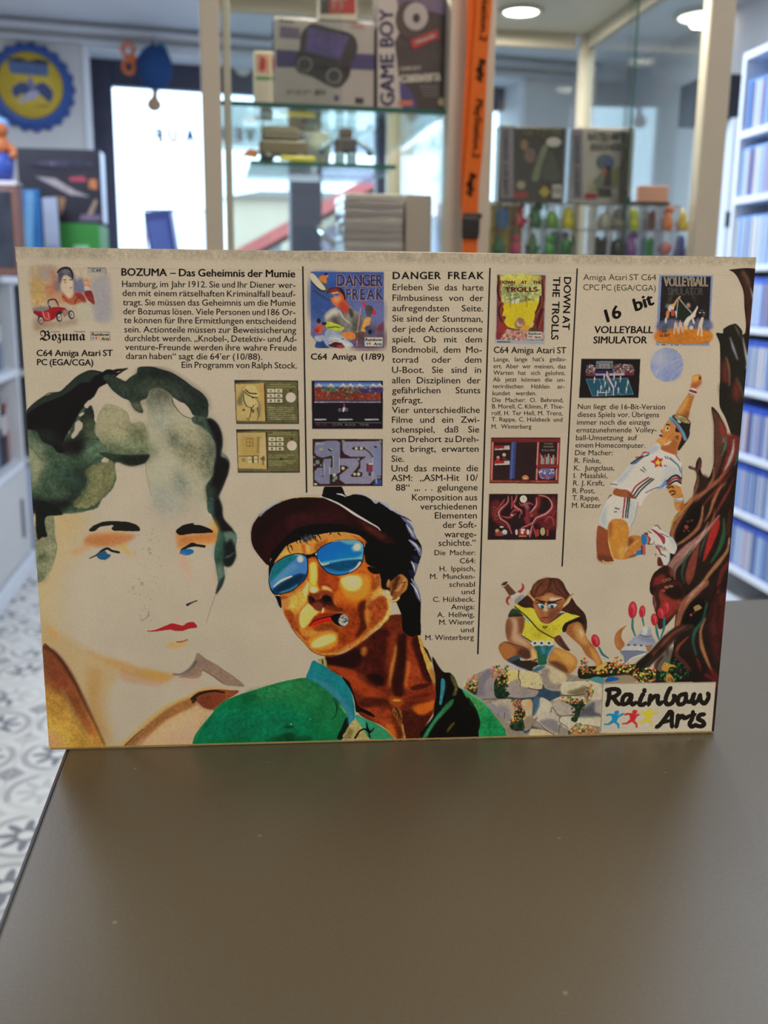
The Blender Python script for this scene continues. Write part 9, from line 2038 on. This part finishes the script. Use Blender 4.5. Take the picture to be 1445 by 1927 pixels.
    for x in(550,745):A.ell((x,1710),24,50,(196,184,176),jit=.3)
    for x in(910,1080):panel([(x-16,1660),(x+24,1660),(x+24,1780),(x-16,1780)],A,(170,50,48),.2)
    A.ell((1000,1700),42,70,(180,168,110),jit=.3);A.ell((215,1690),34,36,(190,150,100));A.fill([(180,1770),(220,1700),(310,1700),(320,1770)],(140,60,50),1,jit=.4);A.ell((345,1710),44,44,(186,180,186),jit=.3);A.ell((292,1620),36,14,(200,190,180),jit=.4)
    A.build('screenshot',game_box,PIC,label='screenshot of a red root cave under a moon')
shot_cave()
ltr(S7,[('SCORE',1030,198,1172,198,26),('000000',1015,248,1188,248,28),('BALL:000',985,310,1212,310,30)],mat('screen_pale_ink',rgb(176,168,160),.5),'score words on the ladder screenshot',wt=.05)
def shot_court():
    A=Art(1087,672,1208,752);A.sk=.6;A.f=S8
    panel([(100,60),(1385,65),(1345,908),(52,910)],A,(28,22,24),.1);A.fill([(205,505),(1110,485),(1230,830),(340,870)],(32,76,88),1,smooth=False,jit=.1)
    A.dots([(205,360),(240,190),(340,180),(400,300),(390,370)],130,[(176,150,140),(90,60,56),(200,190,186),(60,46,50),(150,90,84)],.7,1.6,61);A.dots([(790,360),(800,200),(960,180),(1180,180),(1250,330),(1250,360)],240,[(176,150,140),(90,60,56),(200,190,186),(60,70,60),(170,90,84)],.7,1.6,62)
    panel([(205,380),(400,380),(400,430),(205,430)],A,(110,44,54));panel([(1040,360),(1250,360),(1245,420),(1040,420)],A,(120,34,46));panel([(400,380),(640,380),(640,425),(400,425)],A,(150,130,160));panel([(700,375),(1040,370),(1040,420),(700,425)],A,(176,156,160));panel([(400,320),(790,320),(790,375),(400,378)],A,(44,36,66))
    panel([(425,108),(790,108),(790,272),(412,275)],A,(120,120,116));
    for x in(455,745):
        for y in(190,238):panel([(x-20,y-12),(x+24,y-12),(x+24,y+10),(x-20,y+10)],A,(36,34,34))
    for x,c in((560,(60,56,54)),(600,(170,110,80)),(645,(60,56,54))):A.ell((x,232),16,14,c)
    A.stroke([(430,150),(780,150)],1.6,(90,90,88),1.6)
    for P in([(205,505),(1110,485)],[(205,505),(340,870)],[(340,870),(1230,830)],[(1110,485),(1230,830)],[(490,500),(590,760)],[(880,700),(965,850)],[(650,520),(780,860)]):A.stroke(P,1,(96,140,140),1)
    A.fill([(680,400),(820,680),(800,860),(785,700),(640,440),(650,310),(690,370)],(186,160,164),1,smooth=False);A.stroke([(800,680),(800,855)],2,(196,176,180),2)
    for x,y in((390,470),(600,420),(815,420),(955,450),(620,560),(850,560),(530,660),(710,690),(910,700),(1115,540),(1085,690),(460,760),(650,760)):
        A.ell((x,y),14,22,(196,176,168));A.stroke([(x,y+10),(x-6,y+60),(x-12,y+110)],2.4,(190,170,160),2);A.ell((x+2,y+40),12,22,(200,190,190));A.ell((x-4,y+66),9,10,(150,70,66),.7)
    A.ell((912,350),20,40,(176,100,70));A.ell((785,350),18,40,(60,66,120));A.stroke([(490,795),(640,795)],2,(180,180,180),2)
    A.build('screenshot',game_box,PIC,label='screenshot of a volleyball court with a crowd')
shot_court()
# a faint crease along the top of the front
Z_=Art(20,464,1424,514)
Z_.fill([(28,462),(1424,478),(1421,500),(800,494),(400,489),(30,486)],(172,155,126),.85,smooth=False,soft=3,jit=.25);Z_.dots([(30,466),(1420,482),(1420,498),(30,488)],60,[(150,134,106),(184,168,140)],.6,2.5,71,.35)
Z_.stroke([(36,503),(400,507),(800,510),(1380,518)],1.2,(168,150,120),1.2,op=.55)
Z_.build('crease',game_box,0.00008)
